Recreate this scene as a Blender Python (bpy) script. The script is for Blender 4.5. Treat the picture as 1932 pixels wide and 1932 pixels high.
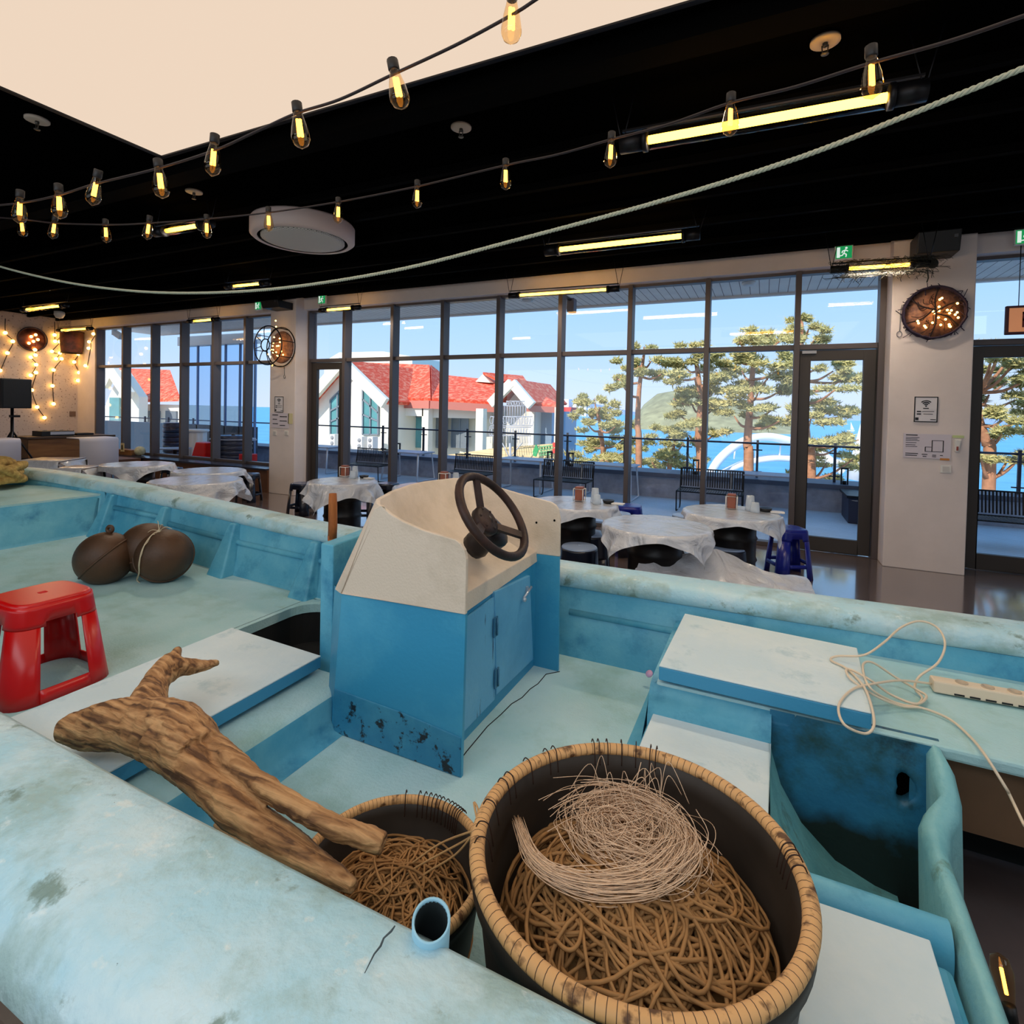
import bpy, bmesh, math, random
from math import sin, cos, pi, radians, sqrt, atan2, hypot
from mathutils import Vector, Matrix, noise

for o in list(bpy.data.objects):
    bpy.data.objects.remove(o, do_unlink=True)
S = bpy.context.scene
COL = S.collection

# ------------------------------------------------------------------ camera
FPX, CXP, CYP = 1010.0, 966.0, 796.333
ROLL, PITCH, YAW = radians(1.23022), radians(-1.20216), radians(25.24984)
EYE = Vector((0, 0, 1.55))
_F = Vector((-sin(YAW) * cos(PITCH), cos(YAW) * cos(PITCH), sin(PITCH)))
_R = Vector((cos(YAW), sin(YAW), 0))
_U = _R.cross(_F)
RR = cos(ROLL) * _R + sin(ROLL) * _U
UU = -sin(ROLL) * _R + cos(ROLL) * _U
cd = bpy.data.cameras.new('camera')
cam = bpy.data.objects.new('camera', cd)
COL.objects.link(cam)
cam.matrix_world = Matrix(((RR.x, UU.x, -_F.x, EYE.x), (RR.y, UU.y, -_F.y, EYE.y), (RR.z, UU.z, -_F.z, EYE.z), (0, 0, 0, 1)))
cd.sensor_width = 36.0
cd.lens = FPX / 1932 * 36
cd.shift_y = -(966 - CYP) / 1932
cd.clip_start = 0.02
cd.clip_end = 20000
S.camera = cam

# ------------------------------------------------------------------ world, sun, exposure
S.view_settings.view_transform = 'Standard'
S.view_settings.look = 'None'
S.view_settings.exposure = 0.0
S.view_settings.gamma = 1.0
S.view_settings.use_curve_mapping = False
W = bpy.data.worlds.new('sky')
S.world = W
W.use_nodes = True
wn, wl = W.node_tree.nodes, W.node_tree.links
bg = wn['Background']
tc = wn.new('ShaderNodeTexCoord')
sx = wn.new('ShaderNodeSeparateXYZ')
cr = wn.new('ShaderNodeValToRGB')
wl.new(tc.outputs['Generated'], sx.inputs[0])
wl.new(sx.outputs['Z'], cr.inputs[0])
wl.new(cr.outputs[0], bg.inputs[0])
el = cr.color_ramp.elements
el[0].position = 0.0
el[0].color = (0.66, 0.78, 1.0, 1)
el[1].position = 0.6
el[1].color = (0.22, 0.52, 1.0, 1)
e = el.new(0.10); e.color = (0.50, 0.73, 1.05, 1)
e = el.new(0.26); e.color = (0.32, 0.63, 1.05, 1)
bg.inputs[1].default_value = 1.15

def lamp(name, kind, loc, energy, color=(1, 1, 1), size=None, rot=None):
    d = bpy.data.lights.new(name, kind)
    d.energy = energy
    d.color = color
    if size:
        if kind == 'AREA':
            d.shape = 'RECTANGLE'; d.size, d.size_y = size
        elif kind == 'POINT':
            d.shadow_soft_size = size
    o = bpy.data.objects.new(name, d)
    COL.objects.link(o)
    o.location = loc
    if rot: o.rotation_euler = rot
    return o

sun = lamp('sun', 'SUN', (0, -20, 30), 5.0, (1, 0.94, 0.84))
sun.data.angle = radians(0.6)
sun.rotation_euler = Vector((0.25, 0.78, -0.56)).to_track_quat('-Z', 'Y').to_euler()
CEIL = 3.43
# unseen fill lights added under the ceiling to brighten the boat
lamp('ceiling_fill_light', 'AREA', (-1.2, -1.6, CEIL - 0.06), 90, (0.86, 0.93, 1.0), (5.0, 1.6))
lamp('ceiling_fill_light', 'AREA', (3.6, 1.4, CEIL - 0.06), 50, (0.86, 0.93, 1.0), (2.0, 3.0))

# cool fill light added behind the viewer, where no window is built
lamp('rear_fill_light', 'AREA', (-3.0, -4.3, 1.9), 150, (0.84, 0.92, 1.0), (12.0, 2.4), (radians(90), 0, 0))

# ------------------------------------------------------------------ pixel helpers
def ray(px, py):
    return _rayn(px, py)
def _rayn(px, py):
    return _F + RR * ((px - CXP) / FPX) - UU * ((py - CYP) / FPX)
def PZ(px, py, z):
    v = ray(px, py); return EYE + v * ((z - EYE.z) / v.z)
def PY(px, py, y):
    v = ray(px, py); return EYE + v * (y / v.y)
def PX(px, py, x):
    v = ray(px, py); return EYE + v * (x / v.x)

# ------------------------------------------------------------------ materials
def lin(c):
    return tuple(((v / 255) / 12.92 if v / 255 <= 0.04045 else ((v / 255 + 0.055) / 1.055) ** 2.4) for v in c)
MATS = {}
def mat(name, rgb, rough=0.6, metal=0.0, var=0.0, scale=8.0, rgb2=None, bump=0.0, bscale=40.0, emit=None, estr=1.0,
        alpha=None, trans=None, spec=None, cov=0.5, stretch=None, detail=6.0, sharp=0.12):
    if name in MATS: return MATS[name]
    m = bpy.data.materials.new(name)
    m.use_nodes = True
    N, L = m.node_tree.nodes, m.node_tree.links
    b = N['Principled BSDF']
    c = lin(rgb) + (1,)
    b.inputs['Base Color'].default_value = c
    b.inputs['Roughness'].default_value = rough
    b.inputs['Metallic'].default_value = metal
    if spec is not None: b.inputs['Specular IOR Level'].default_value = spec
    if var > 0 or rgb2 or bump > 0:
        t = N.new('ShaderNodeTexCoord')
        mp = N.new('ShaderNodeMapping')
        L.new(t.outputs['Object'], mp.inputs[0])
        if stretch: mp.inputs['Scale'].default_value = stretch
    if var > 0 or rgb2:
        n = N.new('ShaderNodeTexNoise')
        n.inputs['Scale'].default_value = scale
        n.inputs['Detail'].default_value = detail
        n.inputs['Roughness'].default_value = 0.6
        L.new(mp.outputs[0], n.inputs['Vector'])
        r = N.new('ShaderNodeValToRGB')
        L.new(n.outputs['Fac'], r.inputs[0])
        if rgb2:
            r.color_ramp.elements[0].position = max(0, cov - sharp)
            r.color_ramp.elements[1].position = min(1, cov + sharp)
            r.color_ramp.elements[0].color = lin(rgb2) + (1,)
            r.color_ramp.elements[1].color = c
        else:
            r.color_ramp.elements[0].position = 0.3
            r.color_ramp.elements[1].position = 0.7
            r.color_ramp.elements[0].color = tuple(v * (1 - var) for v in c[:3]) + (1,)
            r.color_ramp.elements[1].color = tuple(min(1, v * (1 + var)) for v in c[:3]) + (1,)
        L.new(r.outputs[0], b.inputs['Base Color'])
    if bump > 0:
        n2 = N.new('ShaderNodeTexNoise')
        n2.inputs['Scale'].default_value = bscale
        n2.inputs['Detail'].default_value = 4
        L.new(mp.outputs[0], n2.inputs['Vector'])
        bp = N.new('ShaderNodeBump')
        bp.inputs['Strength'].default_value = bump
        bp.inputs['Distance'].default_value = 0.02
        L.new(n2.outputs['Fac'], bp.inputs['Height'])
        L.new(bp.outputs[0], b.inputs['Normal'])
    if emit is not None:
        b.inputs['Emission Color'].default_value = lin(emit) + (1,)
        b.inputs['Emission Strength'].default_value = estr
    if alpha is not None:
        b.inputs['Alpha'].default_value = alpha
    if trans is not None:
        b.inputs['Transmission Weight'].default_value = trans
    MATS[name] = m
    return m

def glow(name, rgb, strength):
    if name in MATS: return MATS[name]
    m = bpy.data.materials.new(name)
    m.use_nodes = True
    N, L = m.node_tree.nodes, m.node_tree.links
    N.remove(N['Principled BSDF'])
    em = N.new('ShaderNodeEmission')
    em.inputs[0].default_value = lin(rgb) + (1,)
    em.inputs[1].default_value = strength
    L.new(em.outputs[0], N['Material Output'].inputs[0])
    MATS[name] = m
    return m

def pane_mat(name, tint=(1, 1, 1), refl=0.9):
    if name in MATS: return MATS[name]
    m = bpy.data.materials.new(name)
    m.use_nodes = True
    N, L = m.node_tree.nodes, m.node_tree.links
    N.remove(N['Principled BSDF'])
    t = N.new('ShaderNodeBsdfTransparent'); t.inputs[0].default_value = tuple(tint) + (1,)
    g = N.new('ShaderNodeBsdfGlossy'); g.inputs['Roughness'].default_value = 0.0
    g.inputs[0].default_value = (refl, refl, refl, 1)
    lw = N.new('ShaderNodeLayerWeight'); lw.inputs[0].default_value = 0.5
    pw = N.new('ShaderNodeMath'); pw.operation = 'POWER'; pw.inputs[1].default_value = 5.0
    L.new(lw.outputs['Facing'], pw.inputs[0])
    f = N.new('ShaderNodeMath'); f.operation = 'MULTIPLY_ADD'; f.inputs[1].default_value = 0.85; f.inputs[2].default_value = 0.025
    L.new(pw.outputs[0], f.inputs[0])
    mx = N.new('ShaderNodeMixShader')
    L.new(f.outputs[0], mx.inputs[0]); L.new(t.outputs[0], mx.inputs[1]); L.new(g.outputs[0], mx.inputs[2])
    L.new(mx.outputs[0], N['Material Output'].inputs[0])
    MATS[name] = m
    return m

def stained(name, rgb, layers, rough=0.55, bump=0.15, bscale=60.0):
    """paint with several layers of worn/stained patches: (rgb, scale, threshold, softness, seed, stretch)"""
    if name in MATS: return MATS[name]
    m = bpy.data.materials.new(name)
    m.use_nodes = True
    N, L = m.node_tree.nodes, m.node_tree.links
    b = N['Principled BSDF']
    b.inputs['Roughness'].default_value = rough
    t = N.new('ShaderNodeTexCoord')
    prev = N.new('ShaderNodeRGB'); prev.outputs[0].default_value = lin(rgb) + (1,)
    out = prev.outputs[0]
    for (c2, sc, th, soft, seed, st) in layers:
        mp = N.new('ShaderNodeMapping'); L.new(t.outputs['Object'], mp.inputs[0])
        mp.inputs['Location'].default_value = (seed * 3.1, seed * 1.7, seed)
        if st: mp.inputs['Scale'].default_value = st
        n = N.new('ShaderNodeTexNoise'); n.inputs['Scale'].default_value = sc
        n.inputs['Detail'].default_value = 8; n.inputs['Roughness'].default_value = 0.65
        L.new(mp.outputs[0], n.inputs['Vector'])
        mr = N.new('ShaderNodeMapRange')
        mr.inputs['From Min'].default_value = th - soft; mr.inputs['From Max'].default_value = th + soft
        L.new(n.outputs['Fac'], mr.inputs['Value'])
        mx = N.new('ShaderNodeMix'); mx.data_type = 'RGBA'
        L.new(mr.outputs[0], mx.inputs['Factor']); L.new(out, mx.inputs['A'])
        mx.inputs['B'].default_value = lin(c2) + (1,)
        out = mx.outputs['Result']
    L.new(out, b.inputs['Base Color'])
    n2 = N.new('ShaderNodeTexNoise'); n2.inputs['Scale'].default_value = bscale; n2.inputs['Detail'].default_value = 5
    L.new(t.outputs['Object'], n2.inputs['Vector'])
    bp = N.new('ShaderNodeBump'); bp.inputs['Strength'].default_value = bump; bp.inputs['Distance'].default_value = 0.01
    L.new(n2.outputs['Fac'], bp.inputs['Height']); L.new(bp.outputs[0], b.inputs['Normal'])
    MATS[name] = m
    return m

def striped(name, rgb, rgb2, axis, freq, width, rough=0.6):
    """boards: thin dark grooves at even spacing along an object axis"""
    if name in MATS: return MATS[name]
    m = bpy.data.materials.new(name)
    m.use_nodes = True
    N, L = m.node_tree.nodes, m.node_tree.links
    b = N['Principled BSDF']; b.inputs['Roughness'].default_value = rough
    t = N.new('ShaderNodeTexCoord'); s = N.new('ShaderNodeSeparateXYZ'); L.new(t.outputs['Object'], s.inputs[0])
    mu = N.new('ShaderNodeMath'); mu.operation = 'MULTIPLY'; mu.inputs[1].default_value = freq
    L.new(s.outputs[axis], mu.inputs[0])
    fr = N.new('ShaderNodeMath'); fr.operation = 'FRACT'; L.new(mu.outputs[0], fr.inputs[0])
    lt = N.new('ShaderNodeMath'); lt.operation = 'LESS_THAN'; lt.inputs[1].default_value = width
    L.new(fr.outputs[0], lt.inputs[0])
    n = N.new('ShaderNodeTexNoise'); n.inputs['Scale'].default_value = 3; L.new(t.outputs['Object'], n.inputs['Vector'])
    v = N.new('ShaderNodeMix'); v.data_type = 'RGBA'
    L.new(n.outputs['Fac'], v.inputs['Factor'])
    v.inputs['A'].default_value = tuple(q * 0.85 for q in lin(rgb)) + (1,)
    v.inputs['B'].default_value = tuple(min(1, q * 1.12) for q in lin(rgb)) + (1,)
    mx = N.new('ShaderNodeMix'); mx.data_type = 'RGBA'
    L.new(lt.outputs[0], mx.inputs['Factor']); L.new(v.outputs['Result'], mx.inputs['A'])
    mx.inputs['B'].default_value = lin(rgb2) + (1,)
    L.new(mx.outputs['Result'], b.inputs['Base Color'])
    MATS[name] = m
    return m

# ------------------------------------------------------------------ mesh builder
class MB:
    def __init__(s): s.v = []; s.f = []; s.sm = []
    def add(s, vs, fs, smooth=False):
        o = len(s.v)
        s.v.extend([tuple(p) for p in vs])
        for f in fs:
            s.f.append(tuple(i + o for i in f)); s.sm.append(smooth)
        return s
    def box(s, x0, x1, y0, y1, z0, z1):
        vs = [(x0, y0, z0), (x1, y0, z0), (x1, y1, z0), (x0, y1, z0), (x0, y0, z1), (x1, y0, z1), (x1, y1, z1), (x0, y1, z1)]
        return s.add(vs, [(0, 3, 2, 1), (4, 5, 6, 7), (0, 1, 5, 4), (1, 2, 6, 5), (2, 3, 7, 6), (3, 0, 4, 7)])
    def hexa(s, b, t):
        """8-corner solid: bottom four, top four (matching order)"""
        return s.add(list(b) + list(t), [(0, 3, 2, 1), (4, 5, 6, 7), (0, 1, 5, 4), (1, 2, 6, 5), (2, 3, 7, 6), (3, 0, 4, 7)])
    def prism(s, poly, ext):
        """polygon (list of 3d points) extruded by vector"""
        n = len(poly); e = Vector(ext)
        vs = [Vector(p) for p in poly] + [Vector(p) + e for p in poly]
        fs = [tuple(range(n))[::-1], tuple(range(n, 2 * n))]
        for i in range(n): fs.append((i, (i + 1) % n, n + (i + 1) % n, n + i))
        return s.add(vs, fs)
    def bar(s, a, b, w, h=None, up=(0, 0, 1)):
        a, b = Vector(a), Vector(b); h = h or w
        d = (b - a).normalized(); u = Vector(up)
        if abs(d.dot(u)) > 0.98: u = Vector((1, 0, 0))
        r = d.cross(u).normalized() * (w / 2); u = r.cross(d).normalized() * (h / 2)
        return s.hexa([a - r - u, a + r - u, a + r + u, a - r + u], [b - r - u, b + r - u, b + r + u, b - r + u])
    def tube(s, pts, r, n=8, closed=False, cap=True):
        pts = [Vector(p) for p in pts]; k = len(pts)
        if k < 2: return s
        rs = r if isinstance(r, (list, tuple)) else [r] * k
        vs = []
        prev = None
        for i in range(k):
            if closed: d = pts[(i + 1) % k] - pts[i - 1]
            else: d = pts[min(i + 1, k - 1)] - pts[max(i - 1, 0)]
            if d.length < 1e-9: d = Vector((0, 0, 1))
            d.normalize()
            if prev is None:
                u = Vector((0, 0, 1)) if abs(d.z) < 0.9 else Vector((1, 0, 0))
                a = d.cross(u).normalized()
            else:
                a = prev - d * prev.dot(d)
                if a.length < 1e-6: a = d.orthogonal()
                a.normalize()
            prev = a; b = d.cross(a)
            for j in range(n):
                t = 2 * pi * j / n
                vs.append(pts[i] + (a * cos(t) + b * sin(t)) * rs[i])
        fs = []
        m = k if closed else k - 1
        for i in range(m):
            i2 = (i + 1) % k
            for j in range(n):
                j2 = (j + 1) % n
                fs.append((i * n + j, i * n + j2, i2 * n + j2, i2 * n + j))
        if cap and not closed:
            fs.append(tuple(range(n))[::-1]); fs.append(tuple((k - 1) * n + j for j in range(n)))
        return s.add(vs, fs, True)
    def lathe(s, prof, c=(0, 0, 0), n=24, axis=None, cap=True, smooth=True):
        """profile of (radius, height) turned about z, or about `axis` direction"""
        c = Vector(c)
        if axis is not None:
            q = Vector((0, 0, 1)).rotation_difference(Vector(axis).normalized()).to_matrix()
        vs = []
        for (r, z) in prof:
            for j in range(n):
                t = 2 * pi * j / n
                p = Vector((r * cos(t), r * sin(t), z))
                if axis is not None: p = q @ p
                vs.append(c + p)
        fs = []
        for i in range(len(prof) - 1):
            for j in range(n):
                j2 = (j + 1) % n
                fs.append((i * n + j, i * n + j2, (i + 1) * n + j2, (i + 1) * n + j))
        if cap:
            if prof[0][0] > 1e-5: fs.append(tuple(range(n))[::-1])
            if prof[-1][0] > 1e-5: fs.append(tuple((len(prof) - 1) * n + j for j in range(n)))
        return s.add(vs, fs, smooth)
    def ball(s, c, r, n=16, m=10, sc=(1, 1, 1)):
        c = Vector(c)
        vs = []; fs = []
        for i in range(m + 1):
            ph = pi * i / m
            for j in range(n):
                t = 2 * pi * j / n
                vs.append(c + Vector((r * sin(ph) * cos(t) * sc[0], r * sin(ph) * sin(t) * sc[1], -r * cos(ph) * sc[2])))
        for i in range(m):
            for j in range(n):
                j2 = (j + 1) % n
                fs.append((i * n + j, i * n + j2, (i + 1) * n + j2, (i + 1) * n + j))
        return s.add(vs, fs, True)
    def grid(s, rows, smooth=True, closeu=False):
        """rows: list of lists of points, same length"""
        k = len(rows[0]); vs = [p for r in rows for p in r]; fs = []
        for i in range(len(rows) - 1):
            for j in range(k if closeu else k - 1):
                j2 = (j + 1) % k
                fs.append((i * k + j, i * k + j2, (i + 1) * k + j2, (i + 1) * k + j))
        return s.add(vs, fs, smooth)
    def build(s, name, m, parent=None, bevel=0, seg=2, solid=0, subsurf=0, off=-1):
        me = bpy.data.meshes.new(name)
        base = Vector((0, 0, 0))
        if parent is not None: base = world_loc(parent)
        me.from_pydata([tuple(Vector(p) - base) for p in s.v], [], s.f)
        bm = bmesh.new(); bm.from_mesh(me)
        for i, f in enumerate(bm.faces): f.smooth = s.sm[i]
        bmesh.ops.remove_doubles(bm, verts=bm.verts, dist=1e-5)
        bmesh.ops.recalc_face_normals(bm, faces=bm.faces)
        bm.to_mesh(me); bm.free()
        me.materials.append(m)
        o = bpy.data.objects.new(name, me)
        COL.objects.link(o)
        if parent is not None: o.parent = parent
        if solid:
            q = o.modifiers.new('thickness', 'SOLIDIFY'); q.thickness = solid; q.offset = off
        if bevel:
            q = o.modifiers.new('bevel', 'BEVEL'); q.width = bevel; q.segments = seg; q.limit_method = 'ANGLE'; q.angle_limit = radians(40)
        if subsurf:
            q = o.modifiers.new('subsurf', 'SUBSURF'); q.levels = subsurf; q.render_levels = subsurf
        return o

def world_loc(o):
    p = Vector(o.location)
    while o.parent is not None:
        o = o.parent; p = p + Vector(o.location)
    return p

def tag(o, label=None, cat=None, group=None, kind=None):
    if label: o['label'] = label
    if cat: o['category'] = cat
    if group: o['group'] = group
    if kind: o['kind'] = kind
    return o
def thing(name, label, cat, loc=(0, 0, 0), group=None, kind=None):
    o = bpy.data.objects.new(name, None)
    COL.objects.link(o)
    o.location = loc
    o.empty_display_size = 0.1
    return tag(o, label, cat, group, kind)
def struct(o, label=None, cat=None):
    o['kind'] = 'structure'
    if label: o['label'] = label
    if cat: o['category'] = cat
    return o
def dup(root, loc, rotz=0.0, label=None, group=None, scale=None):
    r = root.copy(); COL.objects.link(r)
    r.location = loc; r.rotation_euler = (0, 0, rotz)
    if scale: r.scale = scale
    if label: r['label'] = label
    if group: r['group'] = group
    for ch in list(root.children):
        c = ch.copy(); COL.objects.link(c); c.parent = r
        for g in list(ch.children):
            d = g.copy(); COL.objects.link(d); d.parent = c
    return r
def interp(tab, x):
    if x <= tab[0][0]: return tab[0][1]
    for (a, b), (c, d) in zip(tab, tab[1:]):
        if x <= c: return b + (d - b) * (x - a) / (c - a)
    return tab[-1][1]
def smooth_path(pts, k=6):
    """Catmull-Rom through the points"""
    P = [Vector(p) for p in pts]; out = []
    for i in range(len(P) - 1):
        p0 = P[max(i - 1, 0)]; p1 = P[i]; p2 = P[i + 1]; p3 = P[min(i + 2, len(P) - 1)]
        for j in range(k):
            t = j / k
            out.append(0.5 * ((2 * p1) + (p2 - p0) * t + (2 * p0 - 5 * p1 + 4 * p2 - p3) * t * t + (3 * p1 - p0 - 3 * p2 + p3) * t ** 3))
    out.append(P[-1]); return out

# ------------------------------------------------------------------ shared materials
M_black = mat('black_ceiling_paint', (4, 4, 4), 0.95, spec=0.0)
M_beam = mat('black_beam_paint', (6, 6, 6), 0.9, spec=0.02)
M_wall = mat('cream_plaster', (228, 216, 212), 0.85, var=0.05, scale=3)
M_floor = mat('polished_concrete', (104, 90, 88), 0.16, var=0.25, scale=1.6, bump=0.02, bscale=6, spec=0.8)
M_floor.node_tree.nodes['Principled BSDF'].inputs['Coat Weight'].default_value = 1.0
M_floor.node_tree.nodes['Principled BSDF'].inputs['Coat Roughness'].default_value = 0.07
M_floor.node_tree.nodes['Principled BSDF'].inputs['Coat IOR'].default_value = 1.7
M_frame = mat('grey_bronze_aluminium', (92, 84, 84), 0.45, 0.3)
M_glass = pane_mat('window_glass')
M_white = mat('white_plastic', (226, 224, 220), 0.5)
M_blackp = mat('black_plastic', (18, 18, 20), 0.5)
M_blackm = mat('black_metal', (22, 22, 26), 0.4, 0.5)
M_steel = mat('steel', (150, 150, 152), 0.35, 0.9)

# ================================================================== ROOM SHELL
YP, YW = 6.75, 7.12          # pillar face, window plane
XL, XR, YB = -14.7, 6.0, -4.5
struct(MB().box(XL, XR, YB, YW + 0.1, -0.12, 0.0).build('floor', M_floor), 'grey brown polished concrete floor of the room', 'floor')
struct(MB().box(XL, XR, YB, YW + 0.1, CEIL + 0.01, CEIL + 0.16).build('ceiling', M_black), 'black painted ceiling of the room', 'ceiling')
struct(MB().box(XL - 0.3, XR + 0.3, YB - 0.3, 8.98, 3.62, 3.9).build('trim_1', mat('roof_slab', (150, 148, 145), 0.8)), 'flat roof slab over the room and its eaves', 'roof')
for i, y in enumerate((2.66, 3.55, 4.1, 4.75, 5.45, 6.1, 6.62)):
    w = 0.16 if i == 0 else 0.05
    struct(MB().box(XL, XR, y, y + w, CEIL - (0.10 if i == 0 else 0.05), CEIL + 0.01).build('trim_%d' % (i + 2), M_beam),
           'black beam running along the ceiling, %s from the light panel towards the windows' % ('first', 'second', 'third', 'fourth', 'fifth', 'sixth', 'seventh')[i], 'beam')
struct(MB().box(XL - 0.15, XL, YB, YW + 0.1, 0, CEIL + 0.1).build('wall_left', mat('speckled_plaster', (206, 190, 182), 0.9, rgb2=(120, 96, 88), scale=26, cov=0.37, sharp=0.04)), 'speckled plaster end wall with fairy lights', 'wall')
struct(MB().box(XR, XR + 0.15, YB, YW + 0.1, 0, CEIL + 0.1).build('wall_right', M_wall), 'plaster wall on the right end of the room', 'wall')
struct(MB().box(XL, XR, YB - 0.15, YB, 0, CEIL + 0.1).build('wall_back', mat('dark_wall', (70, 62, 58), 0.9)), 'dark wall behind the viewer', 'wall')
b = MB(); b.box(XL, XR, YP + 0.18, YW + 0.12, 3.24, CEIL + 0.05)
struct(b.build('wall_front', M_wall), 'plaster band above the windows', 'wall')
PILL = [(-7.94, -7.33, 'wall_pillar_left', 'plaster pillar with cage lamp between the two left windows'),
        (1.165, 1.85, 'wall_pillar_right', 'plaster pillar with round netted lamp beside the glass door'),
        (-14.7, -13.9, 'wall_pillar_corner', 'white plaster pillar in the far left corner by the fairy lights')]
for x0, x1, nm, lb in PILL:
    struct(MB().box(x0, x1, YP if 'corner' not in nm else 7.06, YW + 0.12, 0, CEIL + 0.05).build(nm, M_wall, bevel=0.008), lb, 'pillar')
# low sill bench under the left window
b = MB(); b.box(-13.9, -7.94, 6.72, 7.05, 0.0, 0.40)
struct(b.build('trim_20', mat('brown_panel', (96, 62, 42), 0.6, var=0.2, scale=2)), 'brown wooden boxing under the left window', 'sill')
struct(MB().box(-13.9, -7.94, 6.68, 7.1, 0.40, 0.43).build('trim_21', mat('dark_stone_sill', (44, 46, 60), 0.25)), 'dark window sill above the brown boxing', 'sill')

def curtain(name, xs, label, z0=0.0, z1=3.25, trans=2.33, doors=()):
    """row of panes between posts at xs; doors = indices of bays with a door below the transom"""
    root = thing(name, label, 'window', ((xs[0] + xs[-1]) / 2, YW, z0), kind='structure')
    fr = MB()
    fr.box(xs[0] - 0.03, xs[-1] + 0.03, YW - 0.05, YW + 0.07, z1 - 0.045, z1)
    for i in range(len(xs) - 1):
        if i not in doors: fr.box(xs[i], xs[i + 1], YW - 0.05, YW + 0.07, z0, z0 + 0.05)
    fr.build('frame', M_frame, root, bevel=0.004)
    tb = MB(); tb.box(xs[0], xs[-1], YW - 0.055, YW + 0.06, trans, trans + 0.06); tb.build('transom', M_frame, root, bevel=0.004)
    for i, x in enumerate(xs):
        MB().box(x - 0.03, x + 0.03, YW - 0.10, YW + 0.075, z0, z1 - 0.02).build('mullion', M_frame, root, bevel=0.004)
    for i in range(len(xs) - 1):
        MB().box(xs[i] + 0.03, xs[i + 1] - 0.03, YW + 0.018, YW + 0.024, trans + 0.06, z1 - 0.045).build('pane', M_glass, root)
        if i not in doors:
            MB().box(xs[i] + 0.03, xs[i + 1] - 0.03, YW + 0.018, YW + 0.024, z0 + 0.05, trans).build('pane', M_glass, root)
    return root
def door(name, x0, x1, label, closer=False):
    r = thing(name, label, 'door', ((x0 + x1) / 2, YW, 0), kind='structure')
    f = MB(); w = 0.115
    f.box(x0, x0 + w, YW - 0.03, YW + 0.03, 0.01, 2.32); f.box(x1 - w, x1, YW - 0.03, YW + 0.03, 0.01, 2.32)
    f.box(x0 + w, x1 - w, YW - 0.03, YW + 0.03, 2.32 - w, 2.32); f.box(x0 + w, x1 - w, YW - 0.03, YW + 0.03, 0.01, 0.17)
    f.build('door_frame', mat('dark_bronze_aluminium', (66, 60, 56), 0.45, 0.3), r, bevel=0.004)
    MB().box(x0 + w - 0.005, x1 - w + 0.005, YW - 0.003, YW + 0.003, 0.165, 2.21).build('pane', M_glass, r)
    if closer:
        MB().box(x0 + 0.02, x0 + 0.17, YW - 0.07, YW - 0.031, 2.28, 2.32).build('door_closer', M_steel, r, bevel=0.004)
    return r
XS = [-7.33, -6.51, -5.50, -4.54, -3.575, -2.61, -1.635, -0.675, 0.315, 1.135]
curtain('window_1', XS, 'large grey framed glass wall looking out on the terrace, roofs and pines', doors=(0, 8))
door('door_1', 0.35, 1.10, 'narrow framed glass door beside the right pillar', True)
door('door_2', -7.295, -6.545, 'narrow framed glass door beside the left pillar')
curtain('window_2', [-13.87, -12.85, -11.81, -10.84, -9.86, -8.95, -7.97], 'grey framed window over the low sill in the left bay', z0=0.43)
curtain('window_3', [1.88, 2.9, 3.9, 4.9, 5.9], 'glass wall at the right edge beyond the right pillar', doors=(0,))
door('door_3', 1.915, 2.87, 'glass door at the right edge beyond the right pillar')

# luminous ceiling panel
pr = thing('ceiling_light_panel', 'huge cream glowing stretch ceiling panel over the boat', 'light panel', (-1.0, 1.2, CEIL))
MB().box(-4.15, 1.6, -0.6, 2.53, CEIL - 0.02, CEIL + 0.005).build('diffuser', glow('panel_glow', (241, 217, 194), 0.98), pr)
f = MB()
f.box(-4.18, -4.15, -0.63, 2.56, CEIL - 0.03, CEIL + 0.005); f.box(-4.15, 1.63, 2.53, 2.56, CEIL - 0.03, CEIL + 0.005)
f.box(1.6, 1.63, -0.63, 2.53, CEIL - 0.03, CEIL + 0.005); f.box(-4.15, 1.6, -0.63, -0.6, CEIL - 0.03, CEIL + 0.005)
f.build('edge_frame', M_blackm, pr)

# ================================================================== OUTSIDE
M_deck = striped('deck_boards', (198, 206, 214), (110, 118, 128), 1, 9.0, 0.06, 0.5)
struct(MB().box(-30, 12, YW + 0.1, 11.0, -0.2, -0.02).build('trim_30', M_deck), 'grey board terrace outside the windows', 'terrace')
struct(MB().box(XL - 0.3, 12, YW + 0.12, 8.9, 3.39, 3.42).build('trim_31', striped('soffit_boards', (246, 238, 230), (120, 100, 92), 0, 8.0, 0.07, 0.7)), 'white boarded soffit over the terrace', 'soffit')
struct(MB().box(XL - 0.3, 12, 8.9, 9.0, 3.36, 3.9).build('trim_32', mat('white_fascia', (232, 226, 220), 0.7)), 'white fascia along the eaves', 'fascia')
pw = thing('planter_wall', 'long low grey stone parapet along the edge of the terrace', 'low wall', (-5, 10.6, 0), kind='structure')
MB().box(-30, 12, 10.3, 10.95, -0.02, 0.37).build('wall_body', mat('grey_stone', (160, 164, 176), 0.8, var=0.25, scale=5, bump=0.1), pw)
MB().box(-30, 12, 10.22, 11.0, 0.37, 0.45).build('coping', mat('dark_stone', (84, 90, 106), 0.5), pw, bevel=0.005)

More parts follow.
